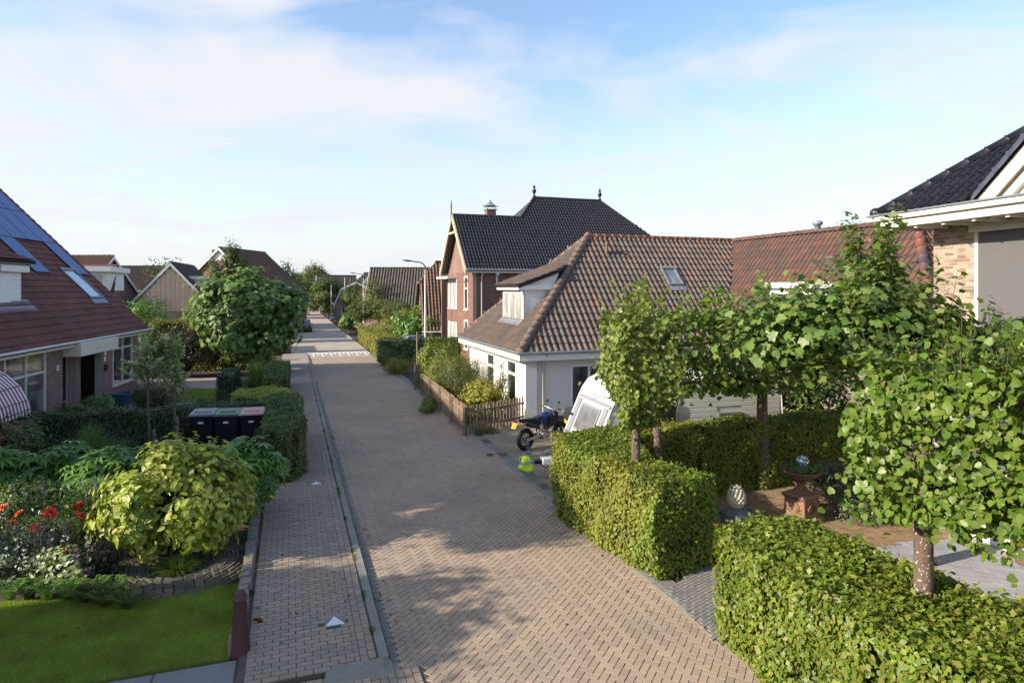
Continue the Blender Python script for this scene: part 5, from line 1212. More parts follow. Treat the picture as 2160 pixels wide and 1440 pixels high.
FARY = leaf_mat('far_yellow_leaf', [(.14,.17,.04),(.19,.20,.055),(.10,.13,.03),(.24,.225,.085)], .2, .6, .2, .3)
GRS = leaf_mat('pampas_blade', [(.11,.19,.05),(.16,.24,.07),(.20,.27,.09),(.08,.14,.04)], .25, .5, .3, .2)
LAV = leaf_mat('lavender_leaf', [(.10,.12,.075),(.14,.155,.10),(.075,.095,.05),(.17,.165,.10)], .15, .6, .2, .2)
DOWN = np.array([0,0,-.8]); UPT = np.array([0,0,.5])
# ================================================================== clipped hedges on the right
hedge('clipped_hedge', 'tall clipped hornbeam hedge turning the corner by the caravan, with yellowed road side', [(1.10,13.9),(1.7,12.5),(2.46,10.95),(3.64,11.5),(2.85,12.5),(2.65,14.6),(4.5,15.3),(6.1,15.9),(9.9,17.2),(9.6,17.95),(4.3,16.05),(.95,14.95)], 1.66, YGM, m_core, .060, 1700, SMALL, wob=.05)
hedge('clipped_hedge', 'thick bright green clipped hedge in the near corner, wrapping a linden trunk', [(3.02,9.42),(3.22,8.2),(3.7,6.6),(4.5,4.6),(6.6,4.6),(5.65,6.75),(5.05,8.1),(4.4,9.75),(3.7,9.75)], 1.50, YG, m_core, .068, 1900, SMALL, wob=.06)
# ivy like leaf shapes on the near hedge for size variety
# ================================================================== hedges left
hedge('clipped_hedge', 'long dark green front garden hedge below the brick house', [(-15.4,18.75),(-10.2,20.55),(-7.6,21.55),(-7.8,22.15),(-10.4,21.25),(-15.6,19.4)], 1.18, DK, m_core, .055, 1100, SMALL, wob=.04)
hedge('clipped_hedge', 'rounded dark hedge block between the bins and the pavement', [(-5.75,16.3),(-5.62,17.2),(-6.9,20.9),(-7.35,22.1),(-8.2,21.7),(-7.6,19.8),(-6.95,18.0),(-6.55,16.6)], 1.38, DKG, m_core, .055, 1500, SMALL, wob=.07)
hedge('clipped_hedge', 'dark square clipped hedge behind the golden box hedge', [(-9.55,27.2),(-10.1,28.8),(-11.6,33.4),(-12.6,33.1),(-10.9,28.0),(-10.4,27.0)], 1.25, DKG, m_core, .06, 900, SMALL, wob=.04)
hedge('clipped_hedge', 'dark hedge return at the edge of the small lawn', [(-12.9,27.9),(-12.1,27.6),(-12.9,30.5),(-13.7,30.6)], 1.25, DK, m_core, .06, 900, SMALL, wob=.04)
hedge('clipped_hedge', 'low golden privet block behind the bins', [(-10.4,23.6),(-8.3,23.5),(-8.9,25.6),(-10.9,25.6)], 1.05, GOLD, m_core, .05, 1300, SMALL, wob=.06)
hedge('clipped_hedge', 'low dark box edging behind the long front hedge', [(-13.0,25.9),(-9.8,26.1),(-9.8,26.6),(-13.0,26.5)], .45, DK, m_core, .05, 450, SMALL, wob=.04)
# mid-distance hedges on the right side of the road
hedge('clipped_hedge', 'yellow green clipped hedge where the road table begins', [(-9.9,47.3),(-14.7,61),(-13.4,61.4),(-8.5,47.8)], 1.4, YGB, m_core, .08, 600, SMALL, wob=.05)
hedge('clipped_hedge', 'dark glossy hedge in front of the parked blue car', [(-9.1,43.4),(-3.5,45.3),(-3.8,46.2),(-9.4,44.5)], 1.5, DK, m_core, .08, 600, SMALL, wob=.05)
hedge('clipped_hedge', 'brown beech hedge low along the far road', [(-22.6,88),(-27.6,103),(-26.6,103.5),(-21.6,88.6)], 1.1, M('beech', (.2,.12,.05), .9) if False else leaf_mat('beech_brown', [(.16,.10,.04),(.20,.13,.06),(.12,.09,.035)], .2), m_core, .16, 60, SMALL, wob=.05)
# tall background shrubs on the left
def B(name, label, px, Y, zb, r, n, tm, size, mat, **k):
    return bush(name, label, W(px, Y, zb), r, n, tm, size, mat, m_stem, **k)
B('dark_shrub', 'tall purple black shrub wall behind the side drive', 372, 36.5, 0, (2.4,1.3,1.45), 9000, SMALL, .09, PUR, clumps=90, sig=.13, core=m_core)
B('dark_shrub', 'dark green shrub under the spreading plane', 318, 36, 0, (1.2,1.2,1.45), 4500, SMALL, .09, DK, clumps=50, sig=.15, core=m_core)
hedge('clipped_hedge', 'yellowing tall hedge topped behind the purple shrub', [(-21.8,38.6),(-15.2,40.2),(-15.4,41.2),(-22.0,39.8)], 3.0, YGB, m_core, .10, 380, SMALL, wob=.12)
hedge('clipped_hedge', 'copper beech hedge below the timber gable house', [(-22.3,48),(-17.5,49),(-17.6,50),(-22.3,49)], 3.2, leaf_mat('copper_leaf', [(.14,.06,.03),(.19,.09,.045),(.10,.05,.03)], .2), m_core, .12, 120, SMALL, wob=.1)
B('leafy_shrub', 'bright large leaved shrub below the timber gable', 305, 41.5, 0, (1.7,1.4,2.3), 5000, OVAL, .17, FAT, clumps=60, sig=.13, core=m_core, tip=DOWN, cz=2.1)
B('thin_tree_shrub', 'thin olive crowned shrub in front of the timber gable', 292, 47, 2.2, (1.9,1.4,1.2), 2300, SMALL, .12, OLI, clumps=40, sig=.16, namp=.5)
B('leafy_shrub', 'small upright shrub beside the garage', 405, 47, 0, (.9,.9,2.1), 1500, OVAL, .16, FAT, clumps=30, cz=1.9)
# ================================================================== trees, far first
def TR(name, label, px, Y, H, r, n, size, mat, tm=SMALL, tr=.15, cz=None, **k):
    cz = cz or H-r[2]
    return tree(name, label, W(px, Y), cz-r[2]*.8, tr, (0,0,cz), r, n, tm, size, mat, m_bark, **k)
TR('plane_tree', 'spreading plane tree overhanging the left pavement', 532, 37.5, 5.85, (3.35,2.9,2.45), 15000, .24, leaf_mat('plane_far', [(.085,.16,.04),(.125,.215,.055),(.18,.27,.08),(.065,.12,.032),(.24,.32,.12)], .3, .5, .3, .25), MAPLE, .14, clumps=110, sig=.12, shell=.35)
TR('columnar_tree', 'narrow green yellow tree before the brick gable house', 484, 58, 9.0, (1.9,1.8,4.2), 17000, .19, FARG, SMALL, .14, clumps=90, sig=.13)
TR('bare_tree', 'sparse nearly bare tree behind the timber gable house', 348, 84, 9.9, (3.2,2.4,2.7), 700, .28, FARG, SMALL, .16, limbs=22, clumps=60, sig=.08, shell=.3)
TR('round_tree', 'dark rounded tree right of the brick gable house', 583, 108, 9.6, (4.4,3.5,4.4), 11000, .34, FARG, SMALL, .2, clumps=70)
TR('round_tree', 'dark distant tree above the road end', 560, 120, 8.4, (4.5,3.5,3.8), 9000, .36, FARG, SMALL, .2, clumps=60)
TR('dark_pine', 'broad flat topped dark tree on the skyline', 632, 235, 11.0, (6.5,4,3.6), 7000, .6, leaf_mat('pine', [(.03,.045,.025),(.045,.06,.03)], .1), SMALL, .3, clumps=50)
TR('conical_tree', 'olive conical tree near the vanishing point', 666, 175, 11.3, (4.4,4,5.2), 10000, .5, FARY, SMALL, .3, clumps=70)
TR('street_tree', 'leafy street tree behind the white pennant', 670, 160, 8.5, (4.6,4,3.6), 9000, .45, FARG, SMALL, .25, clumps=70)
TR('street_tree', 'light green tree beside the far lamp posts', 660, 140, 7.2, (3.2,3,3.0), 8000, .36, FARY, SMALL, .2, clumps=60)
TR('street_tree', 'mid green tree standing left of the gambrel house', 693, 118, 6.9, (3.6,3.2,3.0), 10000, .33, FARG, SMALL, .2, clumps=70)
TR('street_tree', 'small tree far left of the road behind the plane tree', 638, 150, 8.2, (3.8,3.2,3.6), 8000, .42, FARG, SMALL, .2, clumps=60)
for i, (px, Y, wd, lb) in enumerate(((-300, 210, 60, 'far line of trees behind the left houses'), (760, 260, 90, 'far line of trees behind the central roofs'))):
    n = 9000; x0 = W(px if i else 250, Y).x
    pos = np.column_stack([x0+RNG.random(n)*wd, Y+RNG.random(n)*12, RNG.random(n)**.8*(8.5+2.0*np.sin(RNG.random(n)*9))])
    leaves('far_wood', SMALL, pos, RNG.normal(size=(n,3))+np.array([0,-.5,.5]), .7+.5*RNG.random(n), FARG, None, kind='stuff')['label'] = lb
TR('conical_tree', 'dense narrow tree before the gambrel gable', 742, 84, 6.3, (1.5,1.4,2.4), 4500, .16, FARG, SMALL, .14, clumps=60)
TR('conical_tree', 'ovoid bronze green tree left of the ribbed roof', 790, 76, 6.2, (2.0,1.8,2.3), 5000, .16, FARY, SMALL, .14, clumps=70)
for px, lb, m_ in ((763,'clipped ball tree, darkest of three behind the hedge',FARG),(799,'clipped ball tree with golden top, middle of the three',FARY),(838,'clipped ball tree beside the ribbed roof, nearest the villa',FARG)):
    TR('ball_tree', lb, px, 66 if px < 830 else 62, 3.95, (1.55,1.5,1.05), 4500, .11, m_, SMALL, .09, group='clipped ball trees', clumps=120, sig=.1, shell=.75, namp=.1)
# shrubs right middle distance
B('hydrangea_bed', 'bed of cream and pink panicle flowers behind the iron fence', 803, 71, 0, (3.4,1.5,.75), 7000, SMALL, .14, leaf_mat('cream_flower', [(.42,.36,.2),(.5,.38,.26),(.12,.15,.04),(.48,.45,.3),(.42,.25,.18)], .2), clumps=120, sig=.1)
B('grass_clump', 'tall feathery grass at the roadside past the iron fence', 738, 76, 0, (1.2,1.2,1.1), 3000, TRI, .3, GRS, clumps=30, tip=np.array([0,0,2.0]))
B('yellow_shrub', 'loose yellow green shrub behind the clipped yellow hedge', 838, 57, 0, (2.2,1.6,1.3), 8000, SMALL, .11, FARY, clumps=120, sig=.13)
B('yellow_shrub', 'soft olive shrub left of the big leaved shrub', 856, 61, 0, (2.4,1.6,1.7), 7000, SMALL, .11, YGB, clumps=100, sig=.13)
B('large_leaf_shrub', 'large leaved green shrub beneath the tall street lamp', 884, 54.0, 0, (2.3,1.8,1.75), 7000, OVAL, .22, FAT, clumps=90, sig=.11, tip=DOWN, core=m_core)
B('low_shrub', 'low wispy shrub at the road edge by the wooden post', 838, 38, 0, (.8,1.1,.55), 3000, SMALL, .08, YGB, clumps=50)
B('low_shrub', 'dark roadside shrub in front of the glossy hedge', 818, 42, 0, (.6,.9,.6), 2200, SMALL, .08, DKG, clumps=40)
B('leafy_shrub', 'tall yellow green shrub behind the picket fence corner', 930, 31.8, 0, (1.15,1.2,1.45), 9000, OVAL, .085, YG, clumps=120, sig=.12, core=m_core, rad=.02)
B('leafy_shrub', 'loose green shrub against the white side wall', 950, 29.3, 0, (1.15,1.1,1.05), 7000, OVAL, .07, YG, clumps=110, sig=.14, cz=1.0)
B('olive_shrub', 'grey green wispy shrub leaning over the pickets', 972, 28.0, 0, (1.2,1.0,1.15), 9000, SMALL, .055, OLI, clumps=130, sig=.15, namp=.4)
B('golden_shrub', 'rounded golden spotted laurel behind the fence corner', 1023, 24.7, 0, (.98,.85,.78), 5200, OVAL, .10, leaf_mat('spotted_laurel', [(.36,.31,.05),(.44,.38,.09),(.22,.24,.035),(.30,.28,.05),(.14,.18,.03)], .3), clumps=110, sig=.11, core=m_core)
B('climber', 'wispy climber on the white wall beside the window', 1052, 24.9, 0, (.5,.28,1.1), 1500, SMALL, .045, OLI, clumps=60, sig=.12, cz=1.3)
# shrubs by the left house
B('dark_shrub', 'small dark yew by the porch', 207, 24.6, 0, (.55,.5,.5), 2500, SMALL, .05, DK, clumps=50, core=m_core)
B('dark_shrub', 'round dark shrub behind the variegated trees', 322, 25, 0, (.85,.8,.72), 5000, SMALL, .06, DK, clumps=70, core=m_core)
B('hydrangea', 'hydrangea with faded pink heads between the young trees', 345, 24.4, .6, (.9,.6,.75), 2500, SMALL, .06, leaf_mat('pinkish_flower', [(.26,.2,.16),(.34,.24,.2),(.09,.12,.035),(.3,.27,.2)], .2), clumps=40)
hy = B('hydrangea', 'hydrangea with dry cream heads below the porch', 196, 21.4, .2, (1.15,.7,.62), 3000, OVAL, .08, DKG, clumps=50)
m_dry = leaf_mat('dry_floret', [(.30,.22,.15),(.38,.29,.2),(.24,.16,.12)], .15); m_mauve = leaf_mat('mauve_floret', [(.22,.08,.16),(.30,.12,.20),(.35,.16,.16),(.16,.05,.13)], .15); m_pinkf = leaf_mat('pink_floret', [(.38,.16,.16),(.45,.22,.22)], .15)
def flower_heads(par, pts, r, mat, name='flower_head', n=70, size=.028):
    d = unit(RNG.normal(size=(n,3))); d[:,2] = np.abs(d[:,2])*1.0-.25; 
    V, Fc = SMALL; B_ = leaf_mats(d*r, unit(d), size*(.8+.4*RNG.random(n)))
    out = (np.einsum('nij,kj->nki', B_, V)+(d*r)[:,None,:]).reshape(-1,3); faces = [(np.array([Fc[0]])[None]+(np.arange(n)*4)[:,None,None]).reshape(-1,4)]
    me = fast_mesh(name, out, faces, mat)
    for p in pts: link_mesh(name, me, par, None, Matrix.Translation(p) @ Euler((random.uniform(-.4,.4),random.uniform(-.4,.4),random.random()*6)).to_matrix().to_4x4())
flower_heads(hy, [(random.uniform(-1.1,1.1), random.uniform(-.6,.4), random.uniform(.75,1.15)-.1) for _ in range(22)], .095, m_dry)
hp = B('hydrangea', 'mauve hydrangea at the end of the dark front hedge', 8, 16.9, 0, (1.0,.7,.85), 3000, OVAL, .09, DKG, clumps=50)
flower_heads(hp, [(random.uniform(-.9,.95), random.uniform(-.7,-.2), random.uniform(.5,1.75)) for _ in range(26)], .115, m_mauve); flower_heads(hp, [(.75,-.5,1.4),(.95,-.5,1.05),(.4,-.6,1.2),(.85,-.5,.85)], .12, m_pinkf)
po = thing('plant_pot', 'teal glazed pot below the window of the brick house', 'pot', G(257,862), 0); MB().lathe([(.2,0),(.3,.08),(.36,.45),(.40,.62),(.40,.68),(.33,.66),(.32,.58)], (0,0,0), 16).build('glaze', M('teal_glaze', (.02,.07,.09), .3, .2), po); MB().lathe([(.001,.6),(.32,.6)], (0,0,0), 12).build('soil', m_soil, po)
# grass clumps
gc = thing('grass_clump', 'arching green grass clump before the dark hedge', 'ornamental grass', (-11.9,18.05,0), 0)
blades('foliage', (0,0,0), 700, 1.55, 1.35, GRS, gc, .008, 1.0, 5); blades('inner_blades', (0,0,0), 300, 1.75, .45, GRS, gc, .008, .5, 5)
gc = thing('grass_clump', 'tall pampas grass fountain by the pavement hedge', 'ornamental grass', (-11.75,29.6,0), 0)
blades('foliage', (0,0,0), 600, 2.1, 1.6, GRS, gc, .012, 1.0, 5); blades('inner_blades', (0,0,0), 380, 2.5, .75, GRS, gc, .012, .35, 5)
B('yellow_shrub', 'pale wispy shrub beside the pampas grass', 575, 31, 0, (.65,.6,.85), 1800, SMALL, .06, YGB, clumps=40)
# young variegated trees with stakes
def young_tree(px, Y, label, cr, cz, kx):
    t = thing('young_tree', label, 'young tree', W(px,Y), 0, 'young staked trees')
    MB().tube([(kx*.5,0,-.02),(kx*.3,0,.9),(0,0,1.7),(0,0,cz+cr[2]*.7)], [.05,.04,.035,.012], 8).build('trunk', m_bark, t)
    mb = MB(); pos = []; nr = []; tips = []
    for i in range(24):
        a = random.random()*6.28; z0 = cz-cr[2]*.85+random.random()**.8*cr[2]*1.5; rr = random.uniform(.35,1)*(1.15-.6*(z0-cz+cr[2])/(2*cr[2]))
        s0 = Vector((0,0,z0)); e = Vector((math.cos(a)*cr[0]*rr, math.sin(a)*cr[1]*rr, z0+random.uniform(.25,.7)*cr[2]))
        mb.tube([s0, s0.lerp(e,.5)+Vector((0,0,-.04)), e], [.012,.009,.004], 5, False)
        for k in range(34):
            f = .25+.75*k/34; p = s0.lerp(e, f); sd = (e-s0).normalized(); side = sd.cross(Vector((0,0,1))).normalized()*(1 if k % 2 else -1)
            pos.append(p); tips.append(side*.9+sd*.5+Vector((0,0,.1))); nr.append(Vector((0,0,1))+Vector((random.gauss(0,.4),random.gauss(0,.4),0)))
    mb.build('branches', m_bark, t)
    leaves('crown', OVAL, np.array([tuple(p) for p in pos]), np.array([tuple(p) for p in nr]), .145*(.7+.5*RNG.random(len(pos))), VAR, t, tip=np.array([tuple(p) for p in tips])*1.6, spin=.4)
    return t
young_tree(312, 18.6, 'silvery leaved young tree with the shorter stake', (.85,.6,.95), 2.55, .12)
young_tree(368, 18.9, 'silvery leaved young tree tied to a stake next to the bins', (.38,.4,1.05), 2.5, .0)
for px, Y, h, lb in ((325,18.2,1.0,'short round stake at the first young tree'),(373.5,18.75,1.25,'round stake against the second young tree')):
    s_ = post(px, Y, h, .05, lb, m_wood, 'tree_stake', 'stake'); MB().torus((-.05,0,h-.18),(0,0,1),.09,.018,12,5).build('tie', m_black, s_)
# fatsia row
for i, (x, y, r) in enumerate(((-11.4,14.3,.8),(-10.1,14.7,.85),(-9.0,14.2,.8),(-12.6,14.6,.8),(-7.9,14.7,.75))):
    lb = ['fatsia with broad fingered leaves, second in the row along the bed','fatsia in the middle of the leafy row','fatsia touching the golden bush','fatsia at the outer end of the leafy row','fatsia behind the golden bush near the bins'][i]
    bush('fatsia', lb, (x,y,0), (r*1.1,r*.85,.62), 520, FATSIA, .30, FAT, m_stem, group='fatsia plants behind the flowers', clumps=50, sig=.12, shell=.6, parts=55, up=.9, cz=.78, tip=np.array([0,-.3,-.2]), core=m_core, rad=.015)
bush('fatsia', 'fatsia standing between the golden bush and the pavement hedge', (-5.85,14.1,0), (.72,.7,.8), 620, FATSIA, .26, FAT, m_stem, group='fatsia plants behind the flowers', clumps=50, sig=.12, shell=.55, parts=80, up=.7, cz=.95, tip=np.array([0,-.3,-.3]), core=m_core, rad=.015)
# golden bush
gb = bush('golden_bush', 'big golden leaved bush over the stone circle', (-6.28,12.0,0), (1.32,1.1,.98), 8500, OVAL, .135, GOLD, m_stem, group=None, clumps=190, sig=.10, shell=.62, parts=300, up=.25, cz=1.10, tip=DOWN*.9, core=m_core, rad=.02, namp=.22)
# ================================================================== flower bed
m_red = M('red_petal', (.62,.03,.02), .6, .12, 9, 60, 0); m_or = M('orange_petal', (.75,.14,.03), .6, .12, 9, 60, 0); m_mag = M('magenta_petal', (.55,.03,.32), .6, .12, 9, 60, 0); m_yel = M('yellow_centre', (.6,.35,.05), .7, .1, bmp=0)
def dahlia_mesh(mat, R=.085, rings=4):
    mb = MB()
    for k in range(rings):
        n = 12-k*2; r = R*(1-k*.22); zz = .012*k; tilt = .25+k*.35
        for i in range(n):
            a = 2*PI*(i+.5*k)/n; d = Vector((math.cos(a),math.sin(a),0)); s_ = Vector((-d.y,d.x,0)); w = R*.22
            b0 = d*.012+Vector((0,0,zz)); tp = d*r*math.cos(tilt)+Vector((0,0,zz+r*math.sin(tilt)*.7)); md = b0.lerp(tp,.6)+Vector((0,0,.006))
            mb.add([b0, md-s_*w, tp, md+s_*w], [(0,1,2,3)], True)
    return mb.mesh('petals', mat)
me_red, me_or, me_mag = dahlia_mesh(m_red,.125), dahlia_mesh(m_or,.10,3), dahlia_mesh(m_mag,.095)
def dahlia(px, py, Y, me, sc_f, label, group, leafm=None, grow=.28):
    z = CAM_H-(py-610)*Y/F_PX; p = W(px, Y, 0); base = p+Vector((random.uniform(-.05,.05), .12, 0))
    t = thing('dahlia', label, 'flower', base, 0, group)
    top_ = p+Vector((0,0,z))-base
    MB().tube([(0,0,0), (top_.x*.4,top_.y*.3,z*.6), top_-Vector((0,0,.01))], .007, 5).build('stem', m_stem, t)
    link_mesh('petals', me, t, None, Matrix.Translation(top_) @ Euler((random.uniform(.35,.8),random.uniform(-.3,.3),random.random()*6)).to_matrix().to_4x4() @ Matrix.Scale(sc_f,4))
    n = 55; pos, nr = clump_points(n, (0,0,z*.5), (grow,grow*.8,z*.42), 14, .2, .3); leaves('leaves', OVAL, pos, nr+np.array([0,0,.5]), .09*(.7+.6*RNG.random(n)), leafm or DKG, t, tip=DOWN*.5)
    return t
gr = 'dahlias in the mixed bed'
dahlia(166,1070,12.1,me_red,1.1,'upper of the paired red dahlias beside the golden bush',gr); dahlia(168,1090,11.9,me_red,1.25,'lower and larger of the paired red dahlias',gr)
dahlia(105,1084,12.0,me_red,1.2,'red dahlia in the middle of the bed',gr); dahlia(76,1117,11.6,me_red,1.15,'red dahlia above the purple spikes',gr); dahlia(113,1068,12.3,me_red,.6,'small dark red dahlia bud behind',gr)
dahlia(8,1071,12.0,me_or,1.2,'orange red dahlia at the outer edge of the bed',gr); dahlia(25,1103,11.7,me_or,1.1,'orange dahlia over the lavender spikes',gr); dahlia(40,1083,12.0,me_or,.95,'flat orange dahlia seen edge on',gr); dahlia(134,1166,10.9,me_or,.85,'small orange dahlia above the grey leaves',gr); dahlia(78,1100,11.9,me_or,.5,'tiny apricot dahlia bud',gr)
dahlia(158,1171,10.95,me_mag,1.05,'upper magenta dahlia next to the golden bush',gr,PUR,.2); dahlia(178,1204,10.7,me_mag,1.1,'lower magenta dahlia over near black foliage',gr,PUR,.25); dahlia(204,1181,10.9,me_mag,.5,'small magenta bud against dark leaves',gr,PUR,.2)
# verbena, spikes, white gaura, filler
m_spk = leaf_mat('purple_spike', [(.14,.12,.30),(.20,.17,.36),(.11,.09,.22),(.16,.15,.26)], .2); m_wf = leaf_mat('white_flower', [(.75,.74,.76),(.62,.62,.66)], .2)
def spikes(name, label, c, n, spread, h, mat, size, cat='flower', per=26, stemm=None):
    t = thing(name, label, cat, c, 0); mb = MB(); P_ = []; 
    for i in range(n):
        x, y = random.uniform(-1,1)*spread[0], random.uniform(-1,1)*spread[1]; hh = h*random.uniform(.75,1.1); lx = random.gauss(0,.05)
        mb.tube([(x,y,0),(x+lx,y,hh)], .004, 4, False)
        for k in range(per): f = .55+.45*k/per; P_.append((x+lx*f+random.gauss(0,.009), y+random.gauss(0,.009), hh*f))
    mb.build('stems', stemm or m_stem, t); P_ = np.array(P_)
    leaves('flower_spikes', SMALL, P_, RNG.normal(size=P_.shape), size, mat, t); return t
spikes('salvia_clump', 'clump of blue purple flower spikes at the bed edge', (-8.55,11.3,0), 60, (.75,.3), .85, m_spk, .022)
def dots(name, label, c, n, r, mat, size, stem_h, petals=5):
    t = thing(name, label, 'flower', c, 0); mb = MB(); P_ = []
    for i in range(n):
        x, y, z = random.uniform(-1,1)*r[0], random.uniform(-1,1)*r[1], stem_h+random.uniform(-1,1)*r[2]
        mb.tube([(x*.5,y*.5,0),(x*.9,y,z*.6),(x,y,z)], .003, 4, False)
        for k in range(petals): P_.append((x+random.gauss(0,size*.3), y+random.gauss(0,size*.3), z+random.gauss(0,size*.2)))
    mb.build('stems', m_stem, t); P_ = np.array(P_); leaves('flowers', SMALL, P_, RNG.normal(size=P_.shape)+np.array([0,-.6,.8]), size, mat, t); return t
dots('gaura_clump', 'airy clump of small white flowers at the front of the bed', (-8.1,10.75,0), 46, (.6,.4,.28), m_wf, .035, .48)
dots('verbena_clump', 'tall verbena with small violet heads among the dahlias', (-8.6,12.1,0), 26, (1.1,.5,.3), m_spk, .04, 1.05, 9)
B('filler_plant', 'fine grassy green filler plant in the middle of the bed', 120, 11.9, 0, (.9,.6,.42), 5000, SMALL, .045, DKG, clumps=70, up=.3)
B('filler_plant', 'dark green foliage mass at the outer end of the bed', 20, 11.6, 0, (1.1,.7,.38), 5000, SMALL, .045, DK, clumps=70)
B('filler_plant', 'dense low foliage below the white flowers', 55, 10.9, 0, (1.0,.45,.3), 5000, SMALL, .04, DK, clumps=70)
B('dark_leaf_plant', 'near black leaved dahlia plant beside the stone circle', 197, 10.9, 0, (.42,.35,.42), 700, OVAL, .085, PUR, clumps=30, parts=60)
B('grey_leaf_plant', 'grey green broad leaved plant below the orange dahlia', 140, 10.75, 0, (.4,.35,.38), 600, OVAL, .09, VAR, clumps=26, parts=40)
B('filler_plant', 'loose green foliage behind the dahlias', 60, 12.9, 0, (1.5,.6,.6), 4500, OVAL, .07, DKG, clumps=70)
# ferns along the bed
def fern(px, py, label, R=.34):
    t = thing('fern', label, 'fern', G(px,py), 0, 'ferns edging the flower bed'); pos = []; nr = []; tp = []
    for i in range(13):
        a = 2*PI*i/13+random.random()*.3; d = Vector((math.cos(a),math.sin(a),0)); s_ = Vector((-d.y,d.x,0)); L = R*random.uniform(.75,1.15)
        for k in range(15):
            f = k/15; p = d*(L*f)+Vector((0,0,.26*math.sin(f*PI*.75)+.02))
            for sg in (-1,1): pos.append(p); tp.append(s_*sg+d*.4); nr.append(Vector((0,0,1))-d*.3)
    ar = lambda q: np.array([tuple(v) for v in q]); k = len(pos); f = np.tile(np.repeat(1-np.arange(15)/18,2),13)
    leaves('fronds', SMALL, ar(pos), ar(nr), .085*f, DKG if random.random() < .5 else FAT, t, tip=ar(tp)*3, spin=.1)
for i, (px, py) in enumerate(((20,1268),(62,1262),(100,1268),(140,1268),(180,1275),(222,1283),(268,1288),(200,1262),(245,1262))):
    fern(px, py, ['small fern at the outer corner of the bed edge','second small fern along the bed edge','fern below the white flowers','fern under the grey leaved plant','fern below the black leaved dahlia','fern just before the stone circle','fern touching the stone circle','rear fern by the black leaved plant','rear fern against the stones'][i])
# slate circle
SCc = Vector((-5.95,11.45,0)); st = thing('stone_circle', 'spiral of thin stacked slates under the golden bush', 'stone circle', SCc, 0)
m_slate = M('slate_piece', (.2,.17,.13), .85, .25, 6, 60, .5, .006, pieces=[(.12,.10,.08),(.16,.135,.10),(.09,.08,.07),(.19,.16,.115)], dirt=(.10,.11,.05), dirt_amt=.5, dirt_scale=4)
out = []
for rgi in range(13):
    R_s = .42+rgi*.068; n = int(2*PI*R_s/.15)
    for i in range(n):
        a = 2*PI*(i+.5*(rgi%2)+random.uniform(-.1,.1))/n; d = Vector((math.cos(a),math.sin(a),0)); s_ = Vector((-d.y,d.x,0)); z = .0+.09*math.sin((rgi/12)*PI)+random.uniform(-.008,.014)
        out.append(frame(d*R_s-s_*.065+Vector((0,0,0)), s_, (d+Vector((0,0,.25))).normalized(), (Vector((0,0,1))-d*.25).normalized(), .14*random.uniform(.8,1.1), .05, z+.03))
pieces('stone', 'stones', BRICK_T, out, m_slate, st, 300)
lt = thing('grass_clump', 'low strappy grass inside the stone circle', 'ornamental grass', SCc+Vector((.1,-.25,.05)), 0); blades('foliage', (0,0,0), 420, .42, .45, DKG, lt, .008, 1.0, 4)
# ================================================================== pleached lindens and plane on the right
def panel_tree(label, loc, rot, hx, hy, z0, z1, trunk_r, n, mat, size, cx=0.0, group='pleached lindens in the hedges', parts=0, shoots=14, trunk_z=None, surf=.7, shoot_h=.7, taper=1.0):
    t = thing('linden_tree', label, 'tree', loc, rot, group)
    mb = MB(); mb.tube([(0,0,-.05),(.01,0,1.0),(0,.01,2.0),(0,0,z0+.5),(0,0,z1-.3)], [trunk_r*1.15,trunk_r,trunk_r*.93,trunk_r*.85,trunk_r*.3], 12)
    for z in np.linspace(z0+.3, z1-.25, 4):
        for sg in (-1,1): mb.tube([(0,0,z-.12),(cx+sg*hx*.45,0,z),(cx+sg*hx*.93,random.uniform(-.1,.1),z+.03)], [trunk_r*.45,trunk_r*.3,trunk_r*.12], 7, False)
    mb.build('trunk', m_trunk, t)
    pos, nr = box_points(n, (cx-hx,cx+hx), (-hy,hy), (z0,z1), surf)
    if taper < 1: pos[:,:2] = pos[:,:2]*(taper+(1-taper)*np.clip((pos[:,[2]]-z0)/1.0, 0, 1))
    ex = RNG.random(len(pos)) < .16; pos[ex] += RNG.normal(size=(int(ex.sum()),3))*np.array([.2,.12,.16])
    pos += (.07*np.sin(pos[:,[2]]*4.1+pos[:,[0]]*2.7))*np.array([1,1,.6])
    P2 = [pos]; N2 = [nr]; sm2 = MB()
    for i in range(shoots):
        x, y = cx+random.uniform(-1,1)*hx*.95, random.uniform(-1,1)*hy*.8; h = random.uniform(.3,1)*shoot_h; e = Vector((x+random.gauss(0,.12), y+random.gauss(0,.1), z1+h)); s0 = Vector((x,y,z1-.1)); sm2.tube([s0,e], [.008,.003], 4, False)
        k = int(8+18*h); f = RNG.random(k); q = np.array(s0)+f[:,None]*(np.array(e)-np.array(s0))+RNG.normal(size=(k,3))*.05; P2.append(q); N2.append(RNG.normal(size=(k,3))+np.array([0,0,.6]))
    sm2.build('shoots', m_stem, t)
    pos = np.concatenate(P2); nr = np.concatenate(N2)
    # keep small natural gaps
    g = np.sin(pos[:,0]*5.1+pos[:,2]*3.3)+np.sin(pos[:,2]*6.7-pos[:,0]*2.9+pos[:,1]*3); keep = (g > -1.45) | (RNG.random(len(pos)) < .35)
    pos, nr = pos[keep], nr[keep]
    leaves('crown', HEART, pos, nr, size*(.6+.65*RNG.random(len(pos))), mat, t, tip=DOWN*1.6, parts=parts)
    return t
m_trunk = M('linden_bark', (.13,.09,.07), .9, .3, 5, 40, .8, .008, dirt=(.62,.6,.54), dirt_amt=.0)
nt = m_trunk.node_tree; n_, l_ = nt.nodes, nt.links; p_ = n_['Principled BSDF']; src = p_.inputs['Base Color'].links[0].from_socket
